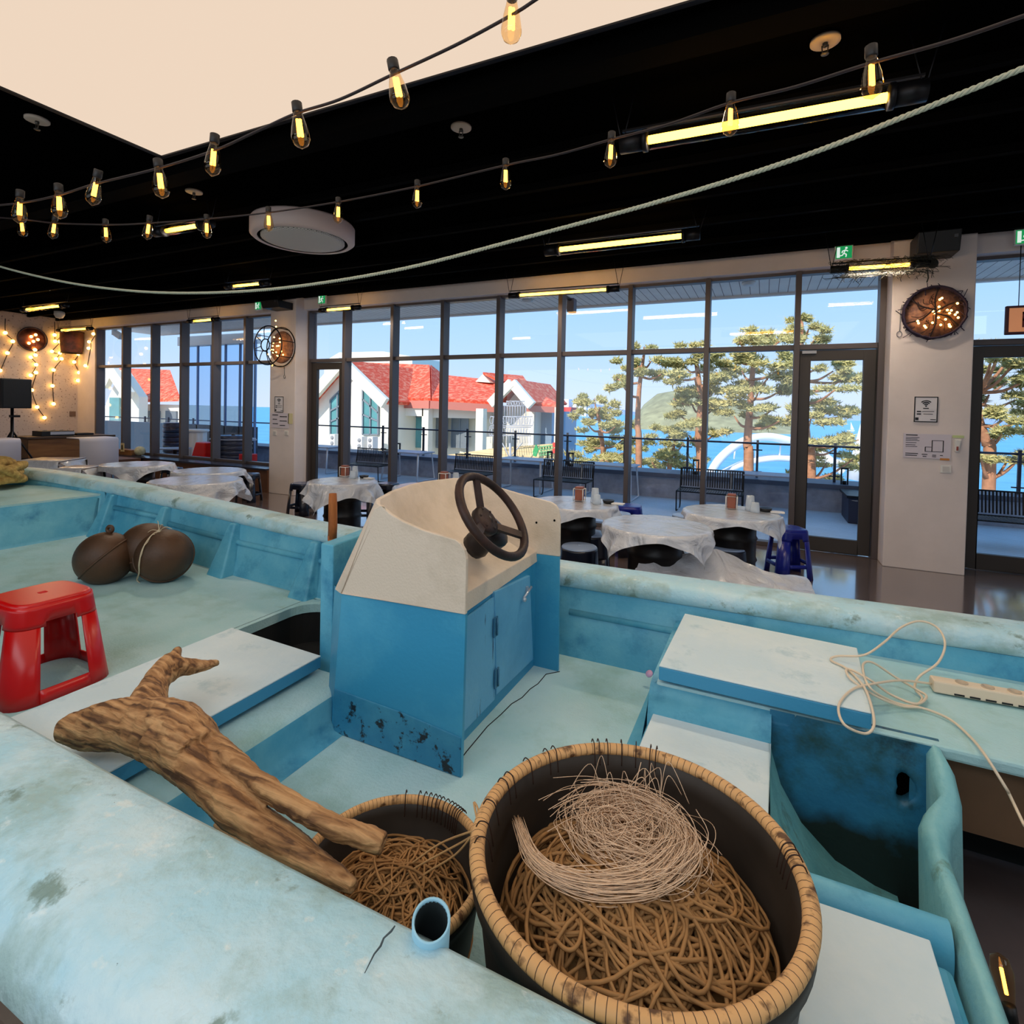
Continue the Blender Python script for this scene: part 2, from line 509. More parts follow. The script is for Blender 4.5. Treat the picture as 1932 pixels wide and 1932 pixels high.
# glass balustrade: one thing, its posts and panels are parts
M_rail = mat('dark_rail_metal', (52, 56, 70), 0.4, 0.6)
ra = thing('glass_railing', 'glass balustrade with slim metal posts on the terrace parapet', 'railing', (-5, 10.6, 0.45))
b = MB(); b.tube([(-29, 10.6, 1.06), (11.5, 10.6, 1.06)], 0.018, 8); b.build('handrail', M_rail, ra)
x = -24.1
PX_ = []
while x < 11: PX_.append(x); x += 1.2
for x in PX_:
    b = MB(); b.box(x - 0.02, x + 0.02, 10.56, 10.6, 0.45, 1.12)
    for z in (0.55, 0.94):
        b.bar((x - 0.08, 10.6, z), (x + 0.08, 10.6, z), 0.02, 0.02)
    b.build('post', M_rail, ra)
for x in PX_[:-1]:
    MB().box(x + 0.03, x + 1.17, 10.605, 10.613, 0.49, 1.03).build('glass_panel', M_glass, ra)

# terrace furniture -------------------------------------------------------
def make_bench():
    t = thing('wire_bench', 'bench', 'bench')
    w = 0.98
    b = MB()
    for sx_ in (-w / 2, w / 2):
        b.tube(smooth_path([(sx_, -0.36, 0.012), (sx_, 0.05, 0.012), (sx_, 0.07, 0.33), (sx_, 0.12, 0.62), (sx_, 0.10, 0.66)], 5), 0.011, 6)
        b.tube([(sx_, -0.36, 0.012), (sx_, -0.38, 0.33), (sx_, 0.07, 0.33)], 0.011, 6)
    b.tube([(-w / 2, -0.38, 0.33), (w / 2, -0.38, 0.33)], 0.011, 6)
    b.tube([(-w / 2, 0.10, 0.66), (w / 2, 0.10, 0.66)], 0.012, 6)
    b.tube([(-w / 2, 0.07, 0.34), (w / 2, 0.07, 0.34)], 0.011, 6)
    b.build('frame', M_blackm, t)
    s = MB(); k = 26
    for i in range(k):
        x = -w / 2 + w * (i + 0.5) / k
        s.bar((x, -0.38, 0.335), (x, 0.07, 0.335), 0.018, 0.006)
    s.build('seat_slats', M_blackm, t)
    s = MB()
    for i in range(k):
        x = -w / 2 + w * (i + 0.5) / k
        s.bar((x, 0.075, 0.37), (x, 0.105, 0.65), 0.018, 0.006, (0, 1, 0))
    s.build('back_slats', M_blackm, t)
    return t
bn = make_bench()
BENCH = [(1341, 'black wire bench outside, nearest the glass door on the right'), (1068, 'black wire bench outside, seen just right of the console windshield'),
         (893, 'black wire bench outside, seen above the steering wheel'), (700, 'black wire bench outside, nearest the left glass door'),
         (1905, 'black wire bench outside the right edge window')]
for i, (px, lb) in enumerate(BENCH):
    p = PY(px, 920, 9.35 if i != 4 else 8.9)
    if i == 0: bn.location = (p.x, 9.35, -0.02); o = bn
    else: o = dup(bn, (p.x, p.y, -0.02))
    o['label'] = lb; o['group'] = 'wire benches on the terrace'

M_wframe = mat('white_powder_metal', (214, 216, 222), 0.5)
def make_ttable(L=1.0):
    t = thing('terrace_table', 'table', 'table')
    MB().box(-L / 2, L / 2, -0.3, 0.3, 0.60, 0.625).build('tabletop', mat('grey_laminate', (150, 156, 172), 0.4), t, bevel=0.004)
    for s_ in (-1, 1):
        b = MB(); x = s_ * (L / 2 - 0.06)
        b.tube([(x, -0.26, 0.595), (x + s_ * 0.03, -0.33, 0.02), (x + s_ * 0.03, 0.33, 0.02), (x, 0.26, 0.595), (x, -0.26, 0.595)], 0.02, 6)
        b.build('leg', M_wframe, t)
    return t
tt = make_ttable()
TT = [(1436, 'white legged terrace table beside the right bench'), (1150, 'white legged terrace table between the two right benches'),
      (990, 'white legged terrace table outside, behind the steering wheel'), (770, 'white legged terrace table outside, second from the left glass door'), (606, 'white legged terrace table outside the left glass door')]
for i, (px, lb) in enumerate(TT):
    p = PY(px, 900, 9.75)
    if i == 0: tt.location = (p.x, 9.75, -0.02); o = tt
    else: o = dup(tt, (p.x, p.y, -0.02))
    o['label'] = lb; o['group'] = 'white legged terrace tables'
for i, (px, lb) in enumerate([(1037, 'black hoop lamp on the parapet, behind the console'), (1077, 'black hoop lamp on the parapet at the middle mullion'), (1313, 'black hoop lamp on the parapet left of the right bench'), (1594, 'black hoop lamp on the parapet outside the right door'), (751, 'black hoop lamp on the parapet near the left tables')]):
    p = PY(px, 880, 10.35)
    t = thing('hoop_lamp', lb, 'lamp', (p.x, 10.35, 0.45), 'hoop lamps on the parapet')
    b = MB(); x = p.x
    b.box(x - 0.055, x - 0.035, 10.33, 10.37, 0.45, 0.72); b.box(x + 0.035, x + 0.055, 10.33, 10.37, 0.45, 0.72); b.box(x - 0.055, x + 0.055, 10.33, 10.37, 0.70, 0.73)
    b.build('hoop', M_blackm, t)
    MB().lathe([(0.03, 0), (0.03, 0.05), (0.02, 0.06)], (x, 10.35, 0.45), 12).build('lamp_base', M_blackm, t)
p = PZ(1592, 975, 0)
t = thing('planter_box', 'dark square box on the terrace behind the right glass door', 'box', (p.x + 0.25, 9.6, 0))
MB().box(p.x, p.x + 0.6, 9.35, 10.1, -0.02, 0.36).build('box_body', mat('dark_navy_box', (30, 36, 60), 0.5), t, bevel=0.01)
MB().box(p.x - 0.03, p.x + 0.63, 9.3, 10.14, 0.36, 0.40).build('lid', M_blackm, t, bevel=0.005)
# outdoor wall speaker hung at the top of a mullion
p = PY(1079, 577, 7.5)
t = thing('outdoor_speaker', 'small grey speaker hung outside at the top of a mullion', 'speaker', tuple(p))
MB().box(p.x - 0.055, p.x + 0.055, 7.42, 7.56, p.z - 0.10, p.z + 0.10).build('cabinet', mat('grey_plastic', (92, 96, 110), 0.5), t, bevel=0.01)
MB().box(p.x - 0.02, p.x + 0.02, 7.2, 7.43, p.z + 0.06, p.z + 0.09).build('bracket', M_blackm, t)
for px, lb in ((1413, 'round white soffit lamp outside the window, right one'), (995, 'round white soffit lamp outside the window, left one')):
    p = PZ(px, 533 if px > 1200 else 566, 3.385)
    t = thing('soffit_lamp', lb, 'lamp', tuple(p), 'soffit lamps')
    MB().lathe([(0.09, 0), (0.09, -0.03), (0.06, -0.05)], (p.x, p.y, 3.39), 16).build('lamp_body', M_white, t)

# sea, hills, far shore ------------------------------------------------------
SEA = -9.0
struct(MB().box(-3000, 4000, 26, 9000, SEA - 1, SEA).build('trim_40', mat('sea_water', (116, 188, 226), 0.5, rgb2=(84, 162, 212), scale=0.25, stretch=(0.25, 1, 1), bump=0.5, bscale=0.6, spec=0.25, cov=0.5, sharp=0.2)), 'blue sea beyond the terrace', 'sea')
struct(MB().box(-120, 120, 11.2, 26.5, SEA - 1, SEA + 0.6).build('trim_41', mat('shore_ground', (190, 180, 160), 0.9, var=0.2, scale=0.6)), 'pale ground at the foot of the pines', 'ground')
def ridge(name, pts, y, depth, m, label, cat):
    """hill: skyline given as (px, py) points at distance y, falling away front and back"""
    rows = [[], [], [], [], []]
    for (px, py) in pts:
        p = PY(px, py, y)
        h = p.z - SEA
        for k, (dy, q) in enumerate(((-1, 0), (-0.55, 0.55), (0, 1), (0.5, 0.6), (1, 0))):
            rows[k].append((p.x * (y + dy * depth) / y, y + dy * depth, SEA + h * q + (noise.noise((p.x * 0.3, k * 3.0, 1)) * h * 0.06 if 0 < q else -0.5)))
    b = MB(); b.grid(rows); o = b.build(name, m)
    return struct(o, label, cat)
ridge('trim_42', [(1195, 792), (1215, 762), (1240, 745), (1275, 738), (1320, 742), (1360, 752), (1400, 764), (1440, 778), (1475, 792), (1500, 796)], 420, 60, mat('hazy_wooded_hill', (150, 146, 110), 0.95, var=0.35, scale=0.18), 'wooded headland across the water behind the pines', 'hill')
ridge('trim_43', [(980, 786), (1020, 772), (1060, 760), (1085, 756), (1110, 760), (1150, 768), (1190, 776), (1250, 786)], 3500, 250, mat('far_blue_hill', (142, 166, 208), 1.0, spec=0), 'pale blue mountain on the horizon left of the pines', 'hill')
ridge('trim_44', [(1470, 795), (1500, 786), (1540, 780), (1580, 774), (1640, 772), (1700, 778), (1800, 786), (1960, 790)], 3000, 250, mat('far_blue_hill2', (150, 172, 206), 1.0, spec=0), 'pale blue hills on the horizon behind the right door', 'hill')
M_far = mat('far_white_building', (236, 236, 238), 0.9)
random.seed(5)
for i, (px, top, w) in enumerate([(1084, 762, 9), (1093, 758, 8), (1102, 766, 10), (1113, 770, 9), (1124, 768, 8), (1132, 773, 10)]):
    p = PY(px, top, 1400); q = w * 1400 / FPX * 0.9
    t = tag(MB().box(p.x - q / 2, p.x + q / 2, 1400, 1400 + q, SEA, p.z).build('tower_block', M_far),
            'white far tower block across the water, %s from the left of its cluster' % ('first', 'second', 'third', 'fourth', 'fifth', 'sixth')[i], 'building', 'tower blocks across the water')
# red ship
sp = thing('ship', 'long red ship lying far out on the sea left of the pines', 'ship', tuple(PZ(1020, 786, SEA) if False else PY(1020, 786, 900)))
a, c_ = PY(948, 786, 900), PY(1084, 790, 900)
MB().hexa([(a.x + 6, 885, SEA), (c_.x - 6, 885, SEA), (c_.x - 6, 915, SEA), (a.x + 6, 915, SEA)], [(a.x, 882, 10), (c_.x, 882, 10), (c_.x, 918, 10), (a.x, 918, 10)]).build('hull', mat('ship_red', (226, 70, 58), 0.6), sp)
MB().box(c_.x - 26, c_.x - 8, 890, 910, 10, 24).build('bridge_house', M_far, sp)
MB().box(a.x + 20, c_.x - 34, 888, 912, 10, 12).build('deck', mat('ship_deck', (224, 150, 140), 0.7), sp)
# small sailboat
p = PY(1605, 803, 500)
t = thing('sailboat', 'tiny white sailboat far out behind the right door', 'boat', tuple(p))
MB().hexa([(p.x - 2, 499, SEA), (p.x + 2, 499, SEA), (p.x + 2, 501, SEA), (p.x - 2, 501, SEA)], [(p.x - 3, 498.6, SEA + 1), (p.x + 3, 498.6, SEA + 1), (p.x + 3, 501.4, SEA + 1), (p.x - 3, 501.4, SEA + 1)]).build('hull', M_far, t)
MB().prism([(p.x, 500, SEA + 1.5), (p.x + 2.4, 500, SEA + 1.5), (p.x, 500, SEA + 7.5)], (0, 0.1, 0)).build('sail', M_far, t)

# white arched footbridge by the water
M_brw = mat('bridge_white', (240, 240, 240), 0.6)
br = thing('arch_bridge', 'white arched footbridge over the water behind the right bench', 'bridge', tuple(PY(1400, 860, 40)))
for dy in (0, 3.0):
    A = smooth_path([PY(1335, 905, 38 + dy), PY(1358, 866, 38 + dy), PY(1400, 834, 39 + dy), PY(1445, 824, 40 + dy), PY(1490, 832, 41 + dy), PY(1530, 846, 42 + dy), PY(1560, 864, 42 + dy), PY(1590, 892, 42 + dy)], 6)
    b = MB(); b.tube(A, 0.28, 8); b.build('arch', M_brw, br)
dk = smooth_path([PY(1345, 896, 40), PY(1400, 870, 40.5), PY(1450, 860, 41), PY(1500, 861, 42), PY(1590, 868, 43)], 6)
b = MB(); b.grid([[p + Vector((0, -1.4, 0)) for p in dk], [p + Vector((0, 1.4, 0)) for p in dk]]); b.build('deck', M_brw, br, solid=0.3)
for px, dy in ((1385, 0), (1425, 0), (1470, 1), (1510, 2)):
    p = PY(px, 866, 40.5 + dy); q = PY(px + 3, 836, 40.5 + dy)
    MB().tube([p, q], 0.06, 6).build('hanger', M_brw, br)
# white pylon seen through the right door
py_ = thing('white_pylon', 'tall white leaning pylon seen through the right glass door', 'pylon', tuple(PY(1630, 890, 34)))
MB().tube([PY(1612, 905, 34), PY(1636, 800, 34)], [0.45, 0.3], 10).build('leaning_leg', M_brw, py_)
MB().tube([PY(1655, 905, 35), PY(1638, 800, 34)], [0.45, 0.3], 10).build('leaning_leg', M_brw, py_)
MB().bar(PY(1616, 872, 34), PY(1652, 872, 35), 0.3, 0.3).build('crossbar', M_brw, py_)

# pines -------------------------------------------------------------------------
M_bark = mat('pine_bark', (170, 120, 88), 0.9, var=0.3, scale=6, bump=0.3, bscale=14)
M_need = mat('pine_needles', (208, 194, 128), 0.85, rgb2=(156, 156, 98), scale=0.9, cov=0.45, sharp=0.2)
def pad(b, c, rx, ry, rz, n, rng):
    """flat cloud of needle tufts"""
    for i in range(n):
        while True:
            u = Vector((rng.uniform(-1, 1), rng.uniform(-1, 1), rng.uniform(-1, 1)))
            if u.length < 1: break
        if u.length > 0.01: u = u * (0.55 + 0.45 * rng.random()) if u.length > 0.5 else u
        p = c + Vector((u.x * rx, u.y * ry, u.z * rz))
        s_ = rng.uniform(0.10, 0.20) * (0.7 + 0.25 * min(2.0, rx))
        for k in range(4):
            d = Vector((rng.gauss(0, 1), rng.gauss(0, 1), rng.gauss(0.5, 0.7))).normalized()
            w = d.orthogonal().normalized() * s_ * 0.17
            b.add([p - w, p + w, p + d * s_ * 1.2], [(0, 1, 2)])
def pine(label, y, trunk, pads, base_r=0.16, seed=0):
    rng = random.Random(seed)
    T = [PY(px, py, y) for px, py in trunk]
    foot = Vector((T[0].x, y, SEA + 0.6))
    root = thing('pine_tree', label, 'tree', tuple(foot), 'pines between the terrace and the sea')
    path = smooth_path([foot] + T, 4)
    rs = [base_r * (1 - 0.72 * i / (len(path) - 1)) for i in range(len(path))]
    MB().tube(path, rs, 8).build('trunk', M_bark, root)
    fo = MB(); br_ = MB()
    for (px, py, rx, ry) in pads:
        dy = rng.uniform(-1.3, 1.3)
        c = PY(px, py, y + dy)
        k = y / FPX * 1.4
        RX, RZ = rx * k, ry * k
        n = int(130 + 300 * RX * max(0.5, RZ * 1.6))
        # break each pad into tufts so its outline is ragged
        m = max(3, int(RX * 5))
        for j in range(m):
            cc = c + Vector((rng.uniform(-0.75, 0.75) * RX, rng.uniform(-0.6, 0.6) * RX, rng.uniform(-0.5, 0.5) * RZ))
            pad(fo, cc, RX * 0.36, RX * 0.36, max(0.10, RZ * 0.48), max(16, n // m), rng)
        # limb from trunk
        best = min(path[2:], key=lambda q: (q - c).length + max(0, q.z - c.z + 0.1) * 3)
        mid = (best + c) / 2 + Vector((0, 0, -0.12))
        br_.tube(smooth_path([best, mid, c], 4), [0.05, 0.045, 0.042, 0.04, 0.036, 0.032, 0.028, 0.024, 0.02], 5)
    br_.build('limbs', M_bark, root)
    tag(fo.build('foliage', M_need, root), kind='stuff')
    return root
pine('slim pine with a reddish trunk just left of the second mullion', 17.5, [(1205, 880), (1203, 800), (1206, 735), (1212, 690), (1216, 660)],
     [(1215, 655, 20, 9), (1228, 682, 38, 12), (1183, 690, 26, 11), (1160, 712, 26, 11), (1175, 728, 22, 9), (1205, 700, 26, 9), (1248, 706, 28, 9)], 0.13, 1)
pine('low bushy pine at the left end of the pines', 19, [(1135, 900), (1138, 860), (1132, 800), (1125, 770)],
     [(1122, 752, 24, 10), (1132, 768, 36, 13), (1110, 782, 26, 12), (1150, 786, 32, 13), (1108, 800, 18, 8), (1160, 806, 30, 10), (1128, 812, 40, 9), (1105, 832, 30, 8), (1145, 838, 44, 9), (1180, 826, 26, 8), (1120, 856, 36, 9), (1165, 864, 40, 9), (1140, 880, 44, 8), (1185, 850, 22, 7)], 0.15, 2)
pine('low pale pine behind the middle bench', 20, [(1262, 905), (1268, 860), (1275, 825)],
     [(1270, 812, 30, 9), (1250, 832, 30, 9), (1290, 836, 32, 9), (1240, 852, 32, 9), (1275, 860, 40, 9), (1300, 868, 30, 8), (1255, 880, 40, 9), (1230, 872, 22, 7)], 0.12, 3)
pine('broad pine in the middle of the pines, left of the third mullion', 18, [(1322, 905), (1318, 830), (1322, 760), (1316, 700), (1310, 665)],
     [(1305, 648, 22, 9), (1312, 676, 34, 11), (1290, 690, 30, 11), (1340, 690, 36, 12), (1265, 708, 28, 9), (1310, 712, 46, 12), (1350, 716, 34, 11), (1290, 738, 38, 11), (1340, 742, 40, 11), (1270, 752, 22, 8), (1306, 764, 42, 9), (1345, 772, 30, 9), (1280, 782, 26, 7), (1322, 800, 34, 8), (1352, 815, 30, 8), (1300, 822, 26, 7)], 0.17, 4)
pine('tallest pine with its top against the sky near the right door', 17.5, [(1412, 900), (1410, 840), (1415, 770), (1420, 700), (1425, 650)],
     [(1420, 640, 40, 12), (1455, 628, 34, 11), (1395, 645, 28, 10), (1470, 645, 34, 10), (1385, 672, 34, 11), (1440, 672, 46, 12), (1480, 690, 34, 11), (1400, 700, 40, 11), (1450, 712, 44, 11), (1390, 730, 34, 10), (1430, 742, 44, 10), (1475, 736, 30, 10), (1410, 765, 40, 9), (1460, 770, 34, 9), (1385, 785, 26, 8), (1470, 795, 26, 8), (1440, 800, 24, 7)], 0.17, 5)
pine('pine with layered boughs reaching across the right door', 18, [(1530, 905), (1522, 830), (1515, 740), (1512, 660), (1513, 610)],
     [(1512, 600, 16, 10), (1525, 622, 22, 10), (1505, 632, 22, 10), (1536, 642, 26, 9), (1500, 655, 30, 10), (1545, 690, 36, 9), (1572, 700, 24, 7), (1590, 716, 34, 6), (1575, 736, 40, 7), (1620, 712, 24, 7), (1550, 775, 40, 10), (1585, 764, 36, 10), (1530, 790, 34, 9), (1610, 780, 26, 8), (1540, 830, 36, 8), (1580, 845, 36, 8), (1620, 830, 26, 7), (1560, 872, 44, 9), (1610, 866, 34, 8), (1545, 900, 36, 8)], 0.16, 6)
pine('pine with pinkish forked trunk outside the right edge window', 16, [(1866, 905), (1862, 840), (1848, 790), (1846, 740)],
     [(1850, 650, 24, 9), (1890, 655, 30, 9), (1920, 650, 30, 9), (1870, 680, 34, 12), (1910, 690, 36, 12), (1850, 705, 30, 10), (1900, 720, 40, 12), (1940, 715, 30, 11), (1866, 745, 34, 10), (1915, 755, 36, 11), (1850, 775, 26, 9), (1900, 785, 30, 9), (1935, 790, 30, 9), (1890, 820, 36, 9), (1850, 860, 30, 8), (1900, 870, 40, 9), (1935, 850, 30, 9)], 0.16, 7)

# restaurant building with tiled roofs ---------------------------------------------
M_tile = mat('red_roof_tile', (224, 82, 52), 0.85, rgb2=(236, 140, 108), scale=5.5, cov=0.46, sharp=0.08, stretch=(1, 0.6, 1.2), detail=2)
M_bw = mat('cream_render', (242, 234, 214), 0.9)
M_bwin = mat('teal_window', (92, 150, 152), 0.25, var=0.3, scale=0.6)
M_bfr = mat('grey_window_frame', (120, 130, 138), 0.5)
M_eave = mat('terracotta_gutter', (200, 120, 104), 0.7)
M_board = striped('yellow_boards', (226, 200, 152), (190, 160, 112), 2, 5.0, 0.1, 0.7)
GZ = -4.0
bd = thing('restaurant_building', 'cream building with orange red tiled roofs beyond the terrace', 'building', tuple(PY(800, 830, 25)))
YG = 21.5
g = [PY(601, 752, YG), PY(662, 686, YG), PY(733, 752, YG)]
gb = [Vector((p.x, p.y, GZ)) for p in (g[0], g[2])]
MB().prism([gb[0], gb[1], g[2], g[1], g[0]], (0, 8, 0)).build('gable_wing', M_bw, bd)
def slab(b, p, q, r_, s_, th=0.18):
    n = (Vector(q) - Vector(p)).cross(Vector(s_) - Vector(p)).normalized()
    if n.z < 0: n = -n
    b.hexa([p, q, r_, s_], [Vector(v) + n * th for v in (p, q, r_, s_)])
def slabq(pts, m, name, th=0.2):
    b = MB(); slab(b, *[Vector(p) for p in pts], th=th); b.build(name, m, bd)
E_ = Vector((0, 8, 0)); O_ = Vector((0, -0.5, 0))
lo = g[0] + Vector((-0.5, 0, -0.55)); hi = g[1]; ro = g[2] + Vector((0.3, 0, -0.3))
slabq([lo + O_, hi + O_, hi + E_, lo + E_], M_tile, 'gable_roof')
slabq([hi + O_, ro + O_, ro + E_, hi + E_], M_tile, 'gable_roof')
for a_, b_ in ((lo, hi), (hi, ro)):
    MB().bar(a_ + O_ + Vector((0, -0.1 - (0.03 if b_ is ro else 0), 0.05)), b_ + O_ + Vector((0, -0.1 - (0.03 if b_ is ro else 0), 0.05)), 0.25, 0.55).build('bargeboard', M_bw, bd)
for (xs, yt0, yt1, yb) in (((624, 651), 755, 728, 822), ((685, 714), 725, 757, 820)):
    p0, p1 = PY(xs[0], yt0, YG - 0.05), PY(xs[1], yt1, YG - 0.05)
    q0, q1 = PY(xs[0], yb, YG - 0.05), PY(xs[1], yb, YG - 0.05)
    w = MB().prism([q0, q1, p1, p0], (0, 0.1, 0)).build('window', M_bwin, bd)
    f = MB()
    for a_, b_ in ((q0, q1), (q1, p1), (p1, p0), (p0, q0), ((q0 + q1) / 2, (p0 + p1) / 2), (q0 * 0.6 + p0 * 0.4, q1 * 0.6 + p1 * 0.4), (q0 * 0.3 + p0 * 0.7, q1 * 0.35 + p1 * 0.65)):
        f.bar(a_ + Vector((0, -0.03, 0)), b_ + Vector((0, -0.03, 0)), 0.06, 0.08)
    f.build('glazing_bars', M_bfr, w)
# main roof
e0, e1, e2 = PY(728, 757, 23), PY(814, 758, 23), PY(934, 765, 24.5)
r0, r1, r2 = PY(665, 688, 27.5), PY(812, 694, 27.5), PY(836, 713, 28.5)
r3 = PY(942, 724, 29)
slabq([e0, e1, r1, r0], M_tile, 'main_roof'); 
slabq([e1, e2, r3, r2], M_tile, 'main_roof')
b = MB(); b.prism([e1, r2, r1], (0, 0.05, 0.2)); b.build('main_roof', M_tile, bd)
b = MB(); b.prism([r1, r2, Vector((r2.x, r2.y + 3, r2.z - 1.2)), Vector((r1.x, r1.y + 3, r1.z - 2))], (0, 0, 0.15)); b.build('main_roof', M_tile, bd)
for a_, b_ in ((e0, e1), (e1, e2)):
    MB().bar(a_ + Vector((0, -0.1, -0.15)), b_ + Vector((0, -0.1, -0.15)), 0.25, 0.4).build('gutter', M_eave, bd)
b = MB()
w0, w1, w2 = PY(735, 775, 24), PY(815, 778, 24), PY(930, 775, 25.5)
b.prism([(w0.x, 24, GZ), (w1.x, 24, GZ), (w1.x, 24, e1.z), (w0.x, 24, e0.z)], (0, 5, 0))
b.prism([(w1.x, 24.6, GZ), (w2.x, 25.5, GZ), (w2.x, 25.5, e2.z), (w1.x, 24.6, e1.z)], (0, 4, 0))
b.build('main_wall', M_bw, bd)
b = MB(); b.box(e0.x, w1.x + 0.2, 22.9, 24, e1.z - 0.75, e1.z - 0.2); b.build('white_band', M_bw, bd)
b = MB(); b.hexa([(w1.x, 23.1, e2.z - 0.7), (w2.x, 24.7, e2.z - 0.7), (w2.x, 25.4, e2.z - 0.7), (w1.x, 24.5, e2.z - 0.7)], [(w1.x, 23.1, e2.z - 0.1), (w2.x, 24.7, e2.z - 0.1), (w2.x, 25.4, e2.z - 0.1), (w1.x, 24.5, e2.z - 0.1)]); b.build('white_band', M_bw, bd)
for (x0, y0, x1, y1, yy) in ((757, 785, 799, 845, 23.95), (819, 783, 845, 846, 24.5), (855, 785, 884, 846, 24.8)):
    p, q = PY(x0, y0, yy), PY(x1, y1, yy)
    w = MB().box(p.x, q.x, yy - 0.1, yy, q.z, p.z).build('window', M_bwin if x0 < 800 else mat('grey_glass', (120, 128, 134), 0.2), bd)
    f = MB(); n = 2 if x0 == 757 else 1
    for k in range(n + 2):
        xx = p.x + (q.x - p.x) * k / (n + 1); f.box(xx - 0.03, xx + 0.03, yy - 0.14, yy - 0.1, q.z, p.z)
    f.box(p.x, q.x, yy - 0.14, yy - 0.1, p.z - 0.05, p.z + 0.03)
    f.build('glazing_bars', M_bfr, w)
for px in (806, 908):
    p = PY(px, 800, 23.1)
    MB().box(p.x - 0.2, p.x + 0.2, 22.9, 23.3, GZ, e1.z - 0.3).build('column', M_bw, bd)
# right part: small gable porch, roof to its right
YQ = 24
g2 = [PY(926, 762, YQ), PY(966, 722, YQ), PY(1003, 765, YQ)]
for a_, b_ in ((g2[0], g2[1]), (g2[1], g2[2])):
    MB().bar(a_ + Vector((0, 0.03 if b_ is g2[2] else 0, 0)), b_ + Vector((0, 0.03 if b_ is g2[2] else 0, 0)), 0.3, 0.45).build('bargeboard', M_bw, bd)
    slabq([a_ + Vector((0, .1, .1)), b_ + Vector((0, .1, .1)), b_ + Vector((0, 5, .1)), a_ + Vector((0, 5, .1))], M_tile, 'porch_roof', 0.12)
MB().prism([Vector((g2[0].x + 0.3, YQ + 1.2, GZ)), Vector((g2[2].x - 0.3, YQ + 1.2, GZ)), Vector((g2[2].x - 0.3, YQ + 1.2, g2[2].z)), Vector((g2[1].x, YQ + 1.2, g2[1].z)), Vector((g2[0].x + 0.3, YQ + 1.2, g2[0].z))], (0, 4, 0)).build('porch_wall', mat('grey_beige_render', (206, 200, 188), 0.9), bd)
a_, b_ = PY(996, 767, 24.5), PY(1056, 770, 25.5)
c2, d2 = PY(1056, 768, 26), PY(980, 730, 28)
b = MB(); b.prism([a_, b_, d2], (0, 0.1, 0.2)); b.build('right_roof', M_tile, bd)
MB().bar(a_ + Vector((0, -.1, -.1)), b_ + Vector((0, -.1, -.1)), 0.2, 0.3).build('gutter', M_eave, bd)
p, q = PY(1001, 775, 26), PY(1040, 850, 26)
MB().box(p.x, q.x, 26, 30, GZ, p.z).build('right_wall', mat('blue_grey_wall', (130, 150, 170), 0.7), bd)
for px in (1052, 1003):
    p = PY(px, 820, 25.2); MB().box(p.x - 0.15, p.x + 0.15, 25.1, 25.4, GZ, a_.z).build('column', M_bw, bd)
s3 = [PY(897, 720, 27.5), PY(911, 706, 27.5), PY(925, 722, 27.5)]
MB().prism(s3, (0, 3, 0)).build('dormer', M_bw, bd)
b = MB(); b.prism([s3[1], s3[2] + Vector((0.6, 0, 0)), s3[2] + Vector((1.1, 3, 0)), s3[1] + Vector((1.2, 3, 0))], (0, 0, 0.12)); b.build('dormer_roof', M_tile, bd)
# flat white parapet behind the roof
a_, b_ = PY(612, 683, 34), PY(778, 672, 34)
MB().prism([(a_.x, 34, GZ), (b_.x, 34, GZ), PY(778, 673, 34), PY(722, 663, 34), PY(640, 665, 34), PY(612, 682, 34)], (0, 4, 0)).build('rear_block', M_bw, bd)
# yellow board fence with the green sign
fp, fq = PY(846, 842, 21.5), PY(1054, 838, 20.5)
MB().prism([(fp.x, 21.5, GZ), (fq.x, 20.5, GZ), (fq.x, 20.5, PY(1054, 836, 20.5).z), (PY(930, 846, 21).x, 21, PY(930, 846, 21).z), (fp.x, 21.5, PY(846, 858, 21.5).z)], (0, 0.2, 0)).build('board_fence', M_board, bd)
sg = thing('green_sign', 'green and red lettered sign with a leaf on the yellow fence', 'sign', tuple(PY(1028, 850, 20.3)))
YS = 20.25
lf = [PY(1005, 852, YS), PY(1011, 838, YS), PY(1016, 848, YS), PY(1011, 862, YS), PY(1006, 860, YS)]
MB().prism(lf, (0, 0.06, 0)).build('leaf', mat('sign_green', (60, 160, 96), 0.5), sg)
b = MB(); random.seed(3)
for r_, yy in enumerate((846, 856)):
    for k in range(5 if r_ == 0 else 4):
        c_ = PY(1020 + k * 5.2, yy - k * 0.6, YS); rr = 0.07
        b.tube([c_ + Vector((rr * cos(t * pi / 4), 0, rr * sin(t * pi / 4))) for t in range(8)], 0.03, 5, True)
        b.box(c_.x + 0.02, c_.x + 0.06, YS - 0.02, YS + 0.02, c_.z - 0.1, c_.z + 0.1)
b.build('letters', mat('sign_letters_green', (120, 176, 120), 0.5), sg)
b = MB(); c_ = PY(1047, 843, YS)
b.box(c_.x - 0.09, c_.x + 0.09, YS - 0.03, YS + 0.03, c_.z - 0.02, c_.z + 0.17); b.box(c_.x - 0.09, c_.x + 0.09, YS - 0.03, YS + 0.03, c_.z - 0.26, c_.z - 0.06)
b.build('red_letters', mat('sign_red', (214, 70, 60), 0.5), sg)
